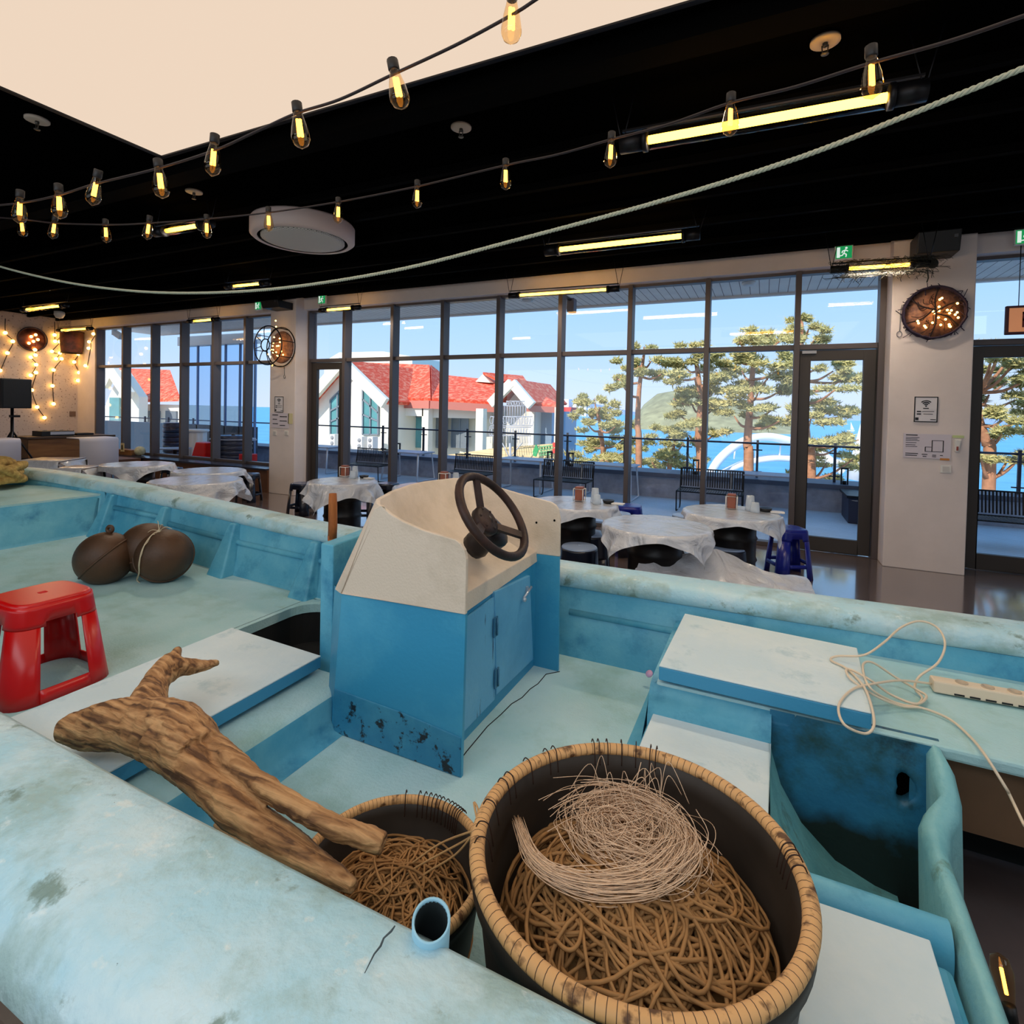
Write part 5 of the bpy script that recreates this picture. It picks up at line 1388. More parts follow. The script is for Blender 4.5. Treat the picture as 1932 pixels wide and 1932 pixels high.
b = MB(); b.tube(smooth_path(cab, 7), 0.0042, 7)
tag(b.build('extension_cable', M_cream, None), 'cream extension cable looped over the hatch lid and the boat edge', 'cable')
p = PZ(1225, 1270, 0.40)
b = MB(); b.lathe([(0.017, -0.002), (0.017, 0.002)], PZ(1225, 1271, 0.35), 18, (-0.3, -0.6, 0.75))
tag(b.build('pink_disc', mat('pale_pink_plastic', (214, 170, 206), 0.5), None), 'small pale pink disc stuck in the corner by the locker', 'disc')

# plastic stools ------------------------------------------------------------------------
def stool(name, label, cat, m, H, wt, wb, rnd, leg_frac, op_top, op_bot, brace=True, group=None, top_lip=0.012, m_top=None, dome=0.0, slots=False):
    """moulded stool: rounded-square plan; apron, four legs, lower brace ring and seat are parts"""
    t = thing(name, label, cat, group=group)
    n = 64
    def sec(w, a):
        c, s_ = cos(a), sin(a)
        p = rnd
        r = (abs(c) ** p + abs(s_) ** p) ** (-1 / p)
        return (w / 2 * r * c, w / 2 * r * s_)
    def ring(z):
        w = wb + (wt - wb) * z / H
        return [sec(w, 2 * pi * (j + 0.5) / n) + (z,) for j in range(n)]
    # angular index inside opening of its side?
    def open_at(j, q=1.0):
        a = (2 * pi * (j + 1.0) / n) % (pi / 2)
        d = min(a, pi / 2 - a)              # 0 at middle of a side, pi/4 at corner
        return d < (pi / 4) * (1 - leg_frac) * q
    def side(j): return int(((2 * pi * (j + 1.0) / n + pi / 4) % (2 * pi)) / (pi / 2)) % 4
    zs = [0, op_bot, op_top - 0.05 * H, op_top, H - 0.03, H - 0.012]
    zs = [z for z in zs]
    R_ = [ring(z) for z in zs]
    ap, br_, legs = MB(), [MB(), MB(), MB(), MB()], [MB(), MB(), MB(), MB()]
    for i in range(len(zs) - 1):
        for j in range(n):
            j2 = (j + 1) % n
            f = [R_[i][j], R_[i][j2], R_[i + 1][j2], R_[i + 1][j]]
            if zs[i] >= op_top - 1e-6: ap.add(f, [(0, 1, 2, 3)], True)
            elif i == 2:
                (ap if not open_at(j, 0.72) else MB()).add(f, [(0, 1, 2, 3)], True)
            else:
                if not open_at(j):
                    q = int(((2 * pi * (j + 1.0) / n) % (2 * pi)) / (pi / 2)) % 4
                    legs[q].add(f, [(0, 1, 2, 3)], True)
                elif brace and i == 0 and brace != 'mid':
                    br_[side(j)].add(f, [(0, 1, 2, 3)], True)
    if brace == 'mid':
        z0, z1 = op_bot, op_bot + 0.035
        a, c = ring(z0), ring(z1)
        for j in range(n):
            if open_at(j): 
                j2 = (j + 1) % n
                br_[side(j)].add([a[j], a[j2], c[j2], c[j]], [(0, 1, 2, 3)], True)
    ap.build('apron', m, t, solid=0.006, off=0)
    for q in range(4): legs[q].build('leg', m, t, solid=0.007, off=0)
    for k in br_:
        if k.f: k.build('brace', m, t, solid=0.008, off=0)
    s_ = MB(); rows = []
    for (k, z) in ((1.0, H - 0.03), (1.004, H - 0.014), (0.985, H - 0.004), (0.955, H), (0.90, H + dome * 0.2), (0.6, H + dome * 0.7), (0.3, H + dome), (0.13, H + dome), (0.11, H + dome), (0.10, H - 0.002), (0.09, H - 0.01), (0.0, H - 0.01)):
        rows.append([tuple(v * k for v in sec(wt, 2 * pi * (j + 0.5) / n)) + (z,) for j in range(n)])
    s_.grid(rows, True, True)
    s_.build('seat', m_top or m, t)
    return t
M_red = mat('red_plastic', (200, 10, 12), 0.28)
rs = stool('plastic_stool', 'red plastic stool standing on the foredeck at the left edge', 'stool', M_red, 0.405, 0.29, 0.395, 4.5, 0.42, 0.325, 0.055, True)
rs.location = (-2.66, 1.16, 0.435); rs.rotation_euler = (0, 0, radians(8))
rs.location = (-2.85, 1.24, 0.303); rs.rotation_euler = (0, 0, 0)

# ================================================================== DINING TABLES AND STOOLS
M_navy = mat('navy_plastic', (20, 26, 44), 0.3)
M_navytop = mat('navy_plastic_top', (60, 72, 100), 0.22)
M_blue = mat('blue_plastic', (22, 36, 140), 0.28)
M_drum = mat('black_oil_drum', (20, 18, 20), 0.4, 0.2)
M_ttop = mat('brown_table_top', (96, 78, 68), 0.4)
M_cloth = bpy.data.materials.new('thin_plastic_cloth'); M_cloth.use_nodes = True
N, L = M_cloth.node_tree.nodes, M_cloth.node_tree.links
pb = N['Principled BSDF']; pb.inputs['Base Color'].default_value = lin((236, 241, 250)) + (1,); pb.inputs['Roughness'].default_value = 0.2; pb.inputs['Specular IOR Level'].default_value = 0.9
pb.inputs['Alpha'].default_value = 0.95; pb.inputs['Coat Weight'].default_value = 0.8; pb.inputs['Coat Roughness'].default_value = 0.2
tc_ = N.new('ShaderNodeTexCoord'); nz_ = N.new('ShaderNodeTexNoise'); nz_.inputs['Scale'].default_value = 5.5; nz_.inputs['Detail'].default_value = 5; nz_.inputs['Distortion'].default_value = 1.6; L.new(tc_.outputs['Object'], nz_.inputs['Vector'])
bm_ = N.new('ShaderNodeBump'); bm_.inputs['Strength'].default_value = 0.85; bm_.inputs['Distance'].default_value = 0.05; L.new(nz_.outputs['Fac'], bm_.inputs['Height']); L.new(bm_.outputs[0], pb.inputs['Normal'])
tl_ = N.new('ShaderNodeBsdfTranslucent'); tl_.inputs[0].default_value = lin((226, 220, 222)) + (1,)
mx_ = N.new('ShaderNodeMixShader'); mx_.inputs[0].default_value = 0.25
L.new(pb.outputs[0], mx_.inputs[1]); L.new(tl_.outputs[0], mx_.inputs[2]); L.new(mx_.outputs[0], N['Material Output'].inputs[0])
def table(label, x, y, R=0.46, H=0.72, cloth=None, seed=0, rot=0.4, drop=0.30, clabel=None):
    t = thing('drum_table', label, 'table', (x, y, 0), 'round drum tables')
    MB().lathe([(0.0, H - 0.03), (R, H - 0.03), (R, H), (0.0, H)], (x, y, 0), 48, cap=False, smooth=False).build('tabletop', M_ttop, t)
    b = MB(); r = 0.20
    pr = [(0.0, 0.0), (r, 0.0)]
    for k in range(3):
        z = 0.16 + 0.18 * k
        pr += [(r, z - 0.02), (r + 0.012, z), (r, z + 0.02)]
    pr += [(r, H - 0.03), (0, H - 0.03)]
    b.lathe(pr, (x, y, 0), 36, cap=False)
    b.build('drum', M_drum, t)
    if clabel:
        rng = random.Random(seed); n = 46; S_ = R + drop
        rows = []
        for i in range(n + 1):
            row = []
            for j in range(n + 1):
                u, v = (i / n * 2 - 1) * S_, (j / n * 2 - 1) * S_
                d = hypot(u, v); a = atan2(v, u)
                if d <= R:
                    z = H + 0.004 + 0.006 * abs(noise.noise((u * 7 + seed, v * 7, 1.0))) ; px_, py__ = u, v
                else:
                    e = d - R
                    fold = 0.5 + 0.5 * sin(a * 11 + 2.0 * noise.noise((cos(a) * 2, sin(a) * 2, seed)))
                    rad = R + 0.012 + e * (0.16 + 0.30 * fold * min(1, e / 0.15))
                    z = H + 0.004 - e * (0.95 - 0.12 * fold)
                    rad += 0.03 * noise.noise((u * 9, v * 9, seed * 3.0)) * min(1, e / 0.1)
                    px_, py__ = rad * cos(a), rad * sin(a)
                c_, s_ = cos(rot), sin(rot)
                row.append((x + px_ * c_ - py__ * s_, y + px_ * s_ + py__ * c_, max(z, 0.02)))
            rows.append(row)
        b = MB(); b.grid(rows)
        o = b.build('tablecloth', M_cloth, None)
        tag(o, clabel, 'tablecloth', 'plastic covers on the drum tables')
    return t
def tpos(px, py): p = PZ(px, py, 0.72); return p.x, p.y
TB = {}
for key, px, py, R, lab, cl, rot, drop in [
    ('near', 1238, 991, 0.385, 'round drum table nearest the boat, under a draped plastic cover, right of the console', 'white plastic cover hanging in points over the table nearest the boat', 0.2, 0.055),
    ('door', 1380, 967, 0.385, 'round drum table nearest the glass door on the right', 'wrinkled white plastic cover on the table nearest the right glass door', 0.2, 0.05),
    ('mid', 1083, 949, 0.385, 'round drum table just right of the console windshield', 'white plastic cover on the table beside the console windshield', 0.6, 0.06),
    ('hid', 812, 919, 0.38, 'round drum table half hidden behind the console windshield', 'white plastic cover on the table half hidden behind the console', 0.3, 0.06),
    ('post', 647, 908, 0.365, 'round drum table behind the orange wooden post', 'glossy plastic cover on the table behind the orange wooden post', 0.9, 0.15),
    ('left', 371, 906, 0.44, 'round drum table just beyond the gunwale, left of the pillar', 'white plastic cover on the table just beyond the gunwale left of the pillar', 0.55, 0.12),
    ('sill', 395, 888, 0.40, 'round drum table close to the dark window sill', 'white plastic cover on the table close to the dark window sill', 0.3, 0.06),
    ('deep', 259, 876, 0.42, 'round drum table right of the white folded counter', 'white plastic cover on the table right of the white folded counter', 0.1, 0.07)]:
    x, y = tpos(px, py); TB[key] = (x, y)
    table(lab, x, y, R, clabel=cl, seed=len(TB), rot=rot, drop=drop)

def put(root, px, py, H, label, rotz=0.0, first=False):
    p = PZ(px, py, H)
    if first: root.location = (p.x, p.y, 0); root.rotation_euler = (0, 0, rotz); root['label'] = label; return root
    return dup(root, (p.x, p.y, 0), rotz, label)
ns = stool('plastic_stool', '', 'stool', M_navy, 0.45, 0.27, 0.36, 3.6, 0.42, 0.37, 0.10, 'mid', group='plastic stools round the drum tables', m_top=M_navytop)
DS = [(570, 911, 'navy stool nearest the left glass door, left of the table behind the post', 0.2), (686, 922, 'navy stool in front of the table behind the post, right of the post', 0.5), (733, 911, 'navy stool at the middle mullion, right of the table behind the post', 0.1),
      (1375, 990, 'tall dark navy stool in front of the table nearest the right door', 0.3), (190, 878, 'navy stool left of the table by the white counter', 0.2), (262, 889, 'navy stool in front of the table by the white counter', 0.4), (325, 882, 'navy stool right of the table by the white counter', 0.1),
      (470, 893, 'navy stool between the sill table and the left pillar', 0.3), (343, 889, 'navy stool left of the table close to the sill', 0.6)]
for i, (px, py, lb, rz) in enumerate(DS): put(ns, px, py, 0.45, lb, rz, i == 0)
rd = stool('round_stool', '', 'stool', M_navy, 0.45, 0.29, 0.36, 2.0, 0.62, 0.26, 0.0, False, group='round drum stools with pale tops', m_top=mat('pale_seat_top', (150, 172, 206), 0.3), dome=0.006)
for i, (px, py, lb, rz) in enumerate([(1093, 1030, 'round navy stool with pale top nearest the console, beside the boat', 0), (1117, 1005, 'round navy stool with pale top behind the one nearest the console', 0), (1165, 968, 'round navy stool with pale top behind the table nearest the boat', 0),
                                      (1295, 972, 'round navy stool with pale top between the two right tables', 0), (1373, 1031, 'round navy stool with pale top by the loose plastic sheet', 0)]):
    put(rd, px, py, 0.45, lb, rz, i == 0)
bs = stool('plastic_stool', '', 'stool', M_blue, 0.47, 0.27, 0.37, 4.0, 0.40, 0.385, 0.11, 'mid', group='plastic stools round the drum tables', dome=0.004)
put(bs, 1489, 995, 0.47, 'bright blue square stool standing alone before the right glass door', radians(28), True)
put(bs, 1188, 953, 0.47, 'bright blue stool behind the tables, under the middle of the window', radians(10))

# loose plastic sheet lying by the boat
rows = []
A = [(1205, 1062, 0.50), (1250, 1058, 0.50), (1340, 1036, 0.56), (1385, 1050, 0.48), (1420, 1068, 0.42), (1470, 1083, 0.38), (1515, 1085, 0.36), (1530, 1100, 0.34)]
B_ = [(1180, 1120, 0.34), (1240, 1120, 0.34), (1330, 1120, 0.34), (1400, 1130, 0.32), (1440, 1135, 0.30), (1490, 1140, 0.28), (1530, 1140, 0.28), (1545, 1140, 0.28)]
ra_, rb_ = smooth_path([PZ(*q) for q in A], 5), smooth_path([PZ(*q) for q in B_], 5)
for k in range(9):
    t = k / 8
    rows.append([p.lerp(q, t) + Vector((0, 0, 0.025 * noise.noise((p.x * 9, k * 0.7, 2)))) for p, q in zip(ra_, rb_)])
sheet = MB(); sheet.grid(rows)
tag(sheet.build('plastic_sheet', M_cloth, None), 'crumpled clear plastic sheet heaped on a low bench beside the boat', 'plastic sheet')
lo = [PZ(1210, 1090, 0.30), PZ(1520, 1120, 0.28)]
tb_ = thing('low_bench', 'low brown bench under the crumpled plastic sheet beside the boat', 'bench', (lo[0].x + 0.3, 3.3, 0))
xm = (lo[0].x, lo[1].x)
MB().box(xm[0] + 0.05, xm[1], 3.12, 3.42, 0.20, 0.25).build('bench_top', M_ttop, tb_, bevel=0.006)
for xx in (xm[0] + 0.1, xm[1] - 0.1): MB().box(xx - 0.03, xx + 0.03, 3.15, 3.39, 0, 0.20).build('leg', M_ttop, tb_)

# condiments on the tables ------------------------------------------------------------------
M_brown = mat('brown_holder', (150, 84, 62), 0.5)
M_cup = mat('clear_cup', (214, 226, 238), 0.15, alpha=0.6)
def condiments(key, px, py, tabl):
    p = PZ(px, py, 0.726)
    x, y = p.x, p.y
    t = thing('spoon_holder', 'brown spoon holder in a white frame on ' + tabl, 'holder', (x, y, 0.726), 'spoon holders on the tables')
    MB().box(x - 0.035, x + 0.035, y - 0.035, y + 0.035, 0.727, 0.86).build('holder_box', M_brown, t, bevel=0.006)
    b = MB()
    for sx_ in (-1, 1):
        for sy in (-1, 1): b.tube([(x + 0.045 * sx_, y + 0.045 * sy, 0.728), (x + 0.045 * sx_, y + 0.045 * sy, 0.84)], 0.004, 5)
    for z in (0.735, 0.84): b.tube([(x - 0.045, y - 0.045, z), (x + 0.045, y - 0.045, z), (x + 0.045, y + 0.045, z), (x - 0.045, y + 0.045, z)], 0.004, 5, True)
    b.build('wire_frame', M_white, t)
    q = (x + 0.15, y - 0.0)
    t = thing('cup_stack', 'upside down stack of clear cups on ' + tabl, 'cups', (q[0], q[1], 0.726), 'cup stacks on the tables')
    MB().lathe([(0.042, 0), (0.040, 0.03), (0.030, 0.13), (0.0, 0.13)], (q[0], q[1], 0.727), 18).build('cup', M_cup, t)
    MB().lathe([(0.040, 0.0), (0.038, 0.03), (0.030, 0.085), (0.0, 0.085)], (q[0] + 0.04, q[1] - 0.08, 0.727), 18).build('cup', M_cup, t)
    q = (x + 0.27, y + 0.02)
    t = tag(MB().lathe([(0.0, 0.0), (0.045, 0.0), (0.055, 0.028), (0.05, 0.028), (0.0, 0.01)], (q[0], q[1], 0.728), 18, cap=False).build('sauce_dish', M_blackp), 'small black dish on ' + tabl, 'dish', 'dishes on the tables')
    t = tag(MB().box(x + 0.31, x + 0.42, y - 0.04, y + 0.04, 0.728, 0.738).build('napkin', M_white, None, bevel=0.002), 'folded white napkin on ' + tabl, 'napkin', 'napkins on the tables')
condiments('mid', 1093, 945, 'the table beside the console windshield')
condiments('door', 1380, 960, 'the table nearest the right glass door')
condiments('post', 651, 899, 'the table behind the orange post')
condiments('hid', 838, 912, 'the table half hidden behind the console')

# ================================================================== FAR LEFT CORNER
t = thing('wooden_counter', 'low wooden counter carrying the music mixer in the far left corner', 'counter', (-12.5, 5.95, 0))
cz = 0.86
M_oak = mat('oak_wood', (150, 104, 58), 0.55, rgb2=(112, 72, 38), scale=3, stretch=(1, 0.3, 3))
MB().box(-13.1, -12.52, 5.22, 6.66, 0, cz - 0.04).build('body', M_oak, t, bevel=0.004)
MB().box(-13.15, -12.48, 5.18, 6.70, cz - 0.04, cz).build('top', mat('dark_oak_top', (70, 52, 38), 0.5), t, bevel=0.004)
t = thing('stage_step', 'brown wooden step in front of the counter in the left corner', 'step', (-12, 5.9, 0))
MB().box(-12.46, -11.5, 5.55, 6.65, 0, 0.42).build('step_body', mat('brown_panel', (96, 62, 42), 0.6, var=0.2, scale=2), t, bevel=0.004)
t = thing('music_mixer', 'black and silver music mixer on the wooden counter', 'mixer', (-12.7, 5.75, cz))
p0, p1 = PX(73, 812, -12.7), PX(135, 812, -12.7)
MB().box(-12.95, -12.6, p0.y, p1.y, cz + 0.001, cz + 0.10).build('case', M_blackp, t, bevel=0.006)
MB().box(-12.6, -12.585, p0.y + 0.14, p1.y, cz + 0.03, cz + 0.085).build('silver_panel', mat('silver_panel', (200, 200, 208), 0.3, 0.4), t)
b = MB()
for k in range(10): b.lathe([(0.012, 0), (0.010, 0.015)], (-12.75 - 0.05 * (k % 3), p0.y + 0.1 + 0.045 * k, cz + 0.10), 8)
b.build('knobs', M_steel, t)
t = thing('turntable', 'flat black box beside the mixer on the wooden counter', 'box', (-12.7, 6.35, cz))
MB().box(-12.9, -12.62, p1.y + 0.06, p1.y + 0.36, cz + 0.001, cz + 0.045).build('case', M_blackp, t, bevel=0.006)
def folded(label, x, y0, y1, z):
    b = MB(); rows = []
    pr = [(-0.45, z), (-0.06, z), (-0.03, z - 0.006), (-0.008, z - 0.03), (0, z - 0.07), (0, 0.02)]
    rows = [[(x + dx, y, zz) for dx, zz in pr] for y in (y0, y1)]
    b.grid(rows, True)
    o = b.build('folded_counter', mat('white_laminate', (214, 210, 220), 0.5), None, solid=0.02)
    return tag(o, label, 'counter', 'white folded counters')
q0, q1 = PX(151, 850, -11.2), PX(224, 850, -11.2)
folded('white folded counter standing before the wooden counter in the left corner', -11.2, q0.y, q1.y, PX(185, 826, -11.2).z)
q0, q1 = PX(-60, 850, -11.6), PX(40, 850, -11.6)
folded('white folded counter at the left edge under the tripod speaker', -11.6, q0.y, q1.y, PX(20, 828, -11.6).z)
# tripod speaker
sc = PX(23, 743, -12.3)
t = thing('loudspeaker', 'black loudspeaker on a tripod stand at the left edge', 'speaker', (sc.x, sc.y, sc.z - 0.25))
b = MB(); b.hexa([(sc.x - 0.17, sc.y - 0.16, sc.z - 0.26), (sc.x + 0.17, sc.y - 0.22, sc.z - 0.26), (sc.x + 0.17, sc.y + 0.22, sc.z - 0.26), (sc.x - 0.17, sc.y + 0.16, sc.z - 0.26)],
                  [(sc.x - 0.17, sc.y - 0.16, sc.z + 0.27), (sc.x + 0.17, sc.y - 0.22, sc.z + 0.27), (sc.x + 0.17, sc.y + 0.22, sc.z + 0.27), (sc.x - 0.17, sc.y + 0.16, sc.z + 0.27)])
b.build('cabinet', mat('speaker_dark', (22, 28, 36), 0.6), t, bevel=0.015)
MB().box(sc.x + 0.17, sc.x + 0.178, sc.y - 0.195, sc.y + 0.195, sc.z - 0.235, sc.z + 0.245).build('grille', mat('grille_black', (28, 34, 42), 0.8, bump=0.3, bscale=200), t)
t = thing('speaker_stand', 'black tripod stand under the loudspeaker at the left edge', 'stand', (sc.x, sc.y, 0))
MB().tube([(sc.x, sc.y, 0.35), (sc.x, sc.y, sc.z - 0.262)], 0.024, 10).build('pole', M_blackm, t)
MB().box(sc.x - 0.03, sc.x + 0.07, sc.y - 0.035, sc.y + 0.09, 1.24, 1.28).build('clamp_knob', M_blackm, t)
for k in range(3):
    a = radians(90 + 120 * k)
    MB().tube([(sc.x, sc.y, 1.0), (sc.x + 0.55 * cos(a), sc.y + 0.55 * sin(a), 0.02)], 0.016, 8).build('leg', M_blackm, t)
    MB().tube([(sc.x, sc.y, 0.5), (sc.x + 0.3 * cos(a), sc.y + 0.3 * sin(a), 0.46)], 0.009, 6).build('brace', M_blackm, t)
# small things on the sill and the clothed table at far left
p0, p1 = PY(226, 866, 6.9), PY(256, 866, 6.9)
t = thing('wooden_box', 'small wooden box with a switch plate on the sill', 'box', (p0.x, 6.9, 0.43))
MB().box(p0.x, p1.x, 6.8, 7.0, 0.431, PY(240, 849, 6.8).z).build('box_body', M_oak, t, bevel=0.005)
MB().box((p0.x + p1.x) / 2 - 0.06, (p0.x + p1.x) / 2 + 0.06, 6.79, 6.80, 0.50, 0.68).build('switch_plate', mat('cream_plate', (220, 200, 150), 0.5), t)
MB().box((p0.x + p1.x) / 2 - 0.02, (p0.x + p1.x) / 2 + 0.02, 6.785, 6.79, 0.54, 0.64).build('rocker', M_blackp, t)
p = PY(264, 861, 6.88)
b = MB(); b.ball((p.x, 6.88, 0.53), 0.105, 16, 12, (1, 1, 0.95)); tag(b.build('shell_ornament', mat('shell_cream', (190, 190, 160), 0.7, var=0.3, scale=14, bump=0.3)), 'round cream shell ornament beside the wooden box on the sill', 'ornament')
def small_table(label, px0, px1, py, z, dep):
    a, c = PZ(px0, py, z), PZ(px1, py, z)
    t = thing('side_table', label, 'table', ((a.x + c.x) / 2, (a.y + c.y) / 2, 0))
    d = (c - a); d.z = 0; n = Vector((-d.y, d.x, 0)).normalized() * dep
    MB().hexa([a - Vector((0, 0, .03)), c - Vector((0, 0, .03)), c + n - Vector((0, 0, .03)), a + n - Vector((0, 0, .03))], [a, c, c + n, a + n]).build('tabletop', M_ttop, t)
    for q in (a, c, a + n, c + n):
        MB().tube([(q.x * 0.97 + (a.x + c.x) * 0.015, q.y, z - 0.03), (q.x, q.y, 0)], 0.018, 6).build('leg', M_blackm, t)
    rows = []
    m = 24
    for i in range(m + 1):
        u = i / m; row = []
        for (w, zz) in ((-0.06, -0.22), (-0.05, -0.10), (-0.02, 0.004), (0.5, 0.008), (1.0, 0.004), (1.05, -0.12)):
            hang = 0.10 * noise.noise((u * 7, w * 3, px0)) if zz < -0.05 else 0
            row.append(a + d * (u * 1.08 - 0.04) + n * w + Vector((0, 0, zz + hang - (0.16 if u > 0.97 and -0.01 < w < 1.01 else 0))))
        rows.append(row)
    b = MB(); b.grid(rows); tag(b.build('tablecloth', M_cloth, None), 'plastic cover on the ' + label.replace('half hidden by the bow, ', ''), 'tablecloth', 'plastic covers on the side tables')
small_table('square table at the left edge behind the rope coil', 20, 108, 872, 0.72, 0.7)
small_table('square table half hidden by the bow, left of the white folded counter', 96, 152, 886, 0.72, 0.5)

# outside the left bay: stacks of stools, red crate, column ------------------------------------
def stack(label, px, py, y, n, m, r=0.3, gap=0.085):
    for k in range(n):
        p = PY(px, py, y)
        t = thing('stacked_stool', label % ('bottom' if k == 0 else 'top' if k == n - 1 else '%s from the bottom' % ('first', 'second', 'third', 'fourth', 'fifth', 'sixth', 'seventh', 'eighth', 'ninth')[k]), 'stool', (p.x, y, k * gap), 'stacked stools outside the left bay')
        b = MB(); z = k * gap
        b.lathe([(r, z), (r * 0.94, z + gap * 0.75), (r * 0.90, z + gap * 0.9), (0.0, z + gap * 0.9)], (p.x, y, 0.0), 20, cap=False)
        b.build('stool_body', m, t, solid=0.01)
M_stk = mat('dark_blue_stack', (24, 38, 66), 0.3)
stack('dark blue stool outside the left bay, right stack, %s', 442, 860, 7.9, 9, M_stk, 0.36, 0.10)
stack('dark blue stool outside the left bay, left stack, %s', 328, 840, 8.6, 9, M_stk, 0.26, 0.12)
p = PY(372, 830, 8.2)
t = thing('white_column', 'white fluted column standing outside the left bay window', 'column', (p.x, 8.2, 0))
b = MB(); n = 40; rows = []
for z in (0, 0.9): rows.append([(p.x + (0.2 + 0.012 * cos(10 * 2 * pi * j / n)) * cos(2 * pi * j / n), 8.2 + (0.2 + 0.012 * cos(10 * 2 * pi * j / n)) * sin(2 * pi * j / n), z) for j in range(n)])
b.grid(rows, True, True); b.build('shaft', M_white, t)
MB().lathe([(0.24, 0.9), (0.26, 0.93), (0.24, 0.96), (0, 0.96)], (p.x, 8.2, 0), 24).build('capital', M_white, t)
p = PY(388, 866, 7.75)
t = thing('red_stool', 'bright red stool outside the left bay window by the white column', 'stool', (p.x, 7.75, 0), 'red stools outside')
MB().hexa([(p.x - 0.24, 7.55, 0.3), (p.x + 0.24, 7.55, 0.3), (p.x + 0.24, 7.95, 0.3), (p.x - 0.24, 7.95, 0.3)], [(p.x - 0.16, 7.62, 0.72), (p.x + 0.16, 7.62, 0.72), (p.x + 0.16, 7.88, 0.72), (p.x - 0.16, 7.88, 0.72)]).build('stool_body', M_red, t, bevel=0.02)
MB().box(p.x - 0.17, p.x + 0.17, 7.6, 7.9, 0.0, 0.3).build('stool_base', M_red, t)
p = PY(466, 878, 7.6)
t = thing('red_crate', 'small red crate outside the left bay window near the pillar', 'crate', (p.x, 7.6, 0), 'red stools outside')
MB().box(p.x - 0.12, p.x + 0.12, 7.5, 7.75, 0, 0.55).build('crate_body', M_red, t, bevel=0.01)
for i, (px, py, y) in enumerate(((330, 845, 7.62), (440, 827, 7.9), (446, 829, 8.85))):
    p = PY(px, py, y)
    t = thing('round_table', ('grey round table top outside the left bay, left of the white column', 'grey round table top standing on the right stack outside the left bay', 'grey round table behind the stacks outside the left bay')[i], 'table', (p.x, y, 0), 'grey tables outside the left bay')
    rr = (0.33, 0.45, 0.45)[i]
    MB().lathe([(0, p.z - 0.02), (rr, p.z - 0.02), (rr, p.z), (0, p.z)], (p.x, y, 0), 32, cap=False, smooth=False).build('tabletop', mat('grey_laminate', (150, 156, 172), 0.4), t)
    MB().lathe([(0.04, max(0.0, 0.0 if i != 1 else 0.92)), (0.04, p.z - 0.02)], (p.x, y, 0), 10).build('stem', M_blackm, t)

# ================================================================== CEILING THINGS
M_warm = glow('tube_glow', (255, 190, 62), 15.0)
M_tubeglass = pane_mat('tube_glass', (1.0, 0.93, 0.78), 0.8)
def tube_lamp(label, a, c, r=0.055, hang=None, net=False):
    a, c = Vector(a), Vector(c)
    m_ = (a + c) / 2; d = (c - a).normalized()
    t = thing('tube_lamp', label, 'lamp', tuple(m_), 'hanging warm tube lamps')
    MB().tube([a, c], r, 18).build('glass_tube', M_tubeglass, t)
    MB().tube([a + d * 0.01, c - d * 0.01], r * 0.42, 10).build('glowing_rod', M_warm, t)
    for p, s_ in ((a, -1), (c, 1)):
        b = MB(); b.tube([p - d * s_ * 0.005, p + d * s_ * 0.02], r * 1.12, 18); b.tube([p + d * s_ * 0.02, p + d * s_ * 0.15], r * 0.95, 18)
        b.build('end_cap', M_blackm, t)
        b = MB(); q = p + d * s_ * 0.14
        for dx in (-0.07, 0.07):
            b.tube([q, Vector((q.x + dx, q.y, CEIL - 0.005))], 0.0035, 4)
        b.build('hanging_wire', M_blackm, t)
    la = lamp('tube_light', 'AREA', (0, 0, -r * 0.46), 18.0, (1.0, 0.90, 0.84), ((c - a).length * 0.97, 0.02), (0, 0, atan2(d.y, d.x)))
    la.parent = t
    MB().bar(a - d * 0.14 + Vector((0, 0, r + 0.02)), c + d * 0.14 + Vector((0, 0, r + 0.02)), 0.02, 0.012).build('top_rail', M_blackm, t)
    return t
tl = tube_lamp('long warm tube lamp hanging nearest the viewer, upper right', PZ(1220, 265, 3.12), PZ(1678, 183, 3.12))
tube_lamp('warm tube lamp under the dark ceiling above the console', PZ(1055, 471, 3.18), PZ(1288, 445, 3.18))
tube_lamp('warm tube lamp hanging before the glass wall, middle', PY(980, 557, 6.45), PY(1146, 546, 6.45), 0.04)
tube_lamp('warm tube lamp wrapped in old net beside the right pillar', PY(1600, 507, 6.2), PY(1718, 499, 6.2), 0.04)
tube_lamp('warm tube lamp behind the lower string of bulbs, upper left', PZ(312, 436, 3.2), PZ(378, 425, 3.2), 0.045)
tube_lamp('warm tube lamp just above the hanging rope, left of centre', PZ(440, 540, 3.22), PZ(493, 535, 3.22), 0.04)
tube_lamp('warm tube lamp highest on the far left by the end wall', PZ(50, 584, 3.2), PZ(117, 577, 3.2), 0.045)
tube_lamp('warm tube lamp before the fairy lights in the far left corner', PY(116, 623, 6.4), PY(166, 620, 6.4), 0.04)
tube_lamp('warm tube lamp hanging before the left bay window', PY(365, 606, 6.45), PY(402, 603, 6.45), 0.04)
tube_lamp('warm tube lamp hanging over the left glass door', PY(617, 585, 6.45), PY(665, 581, 6.45), 0.04)
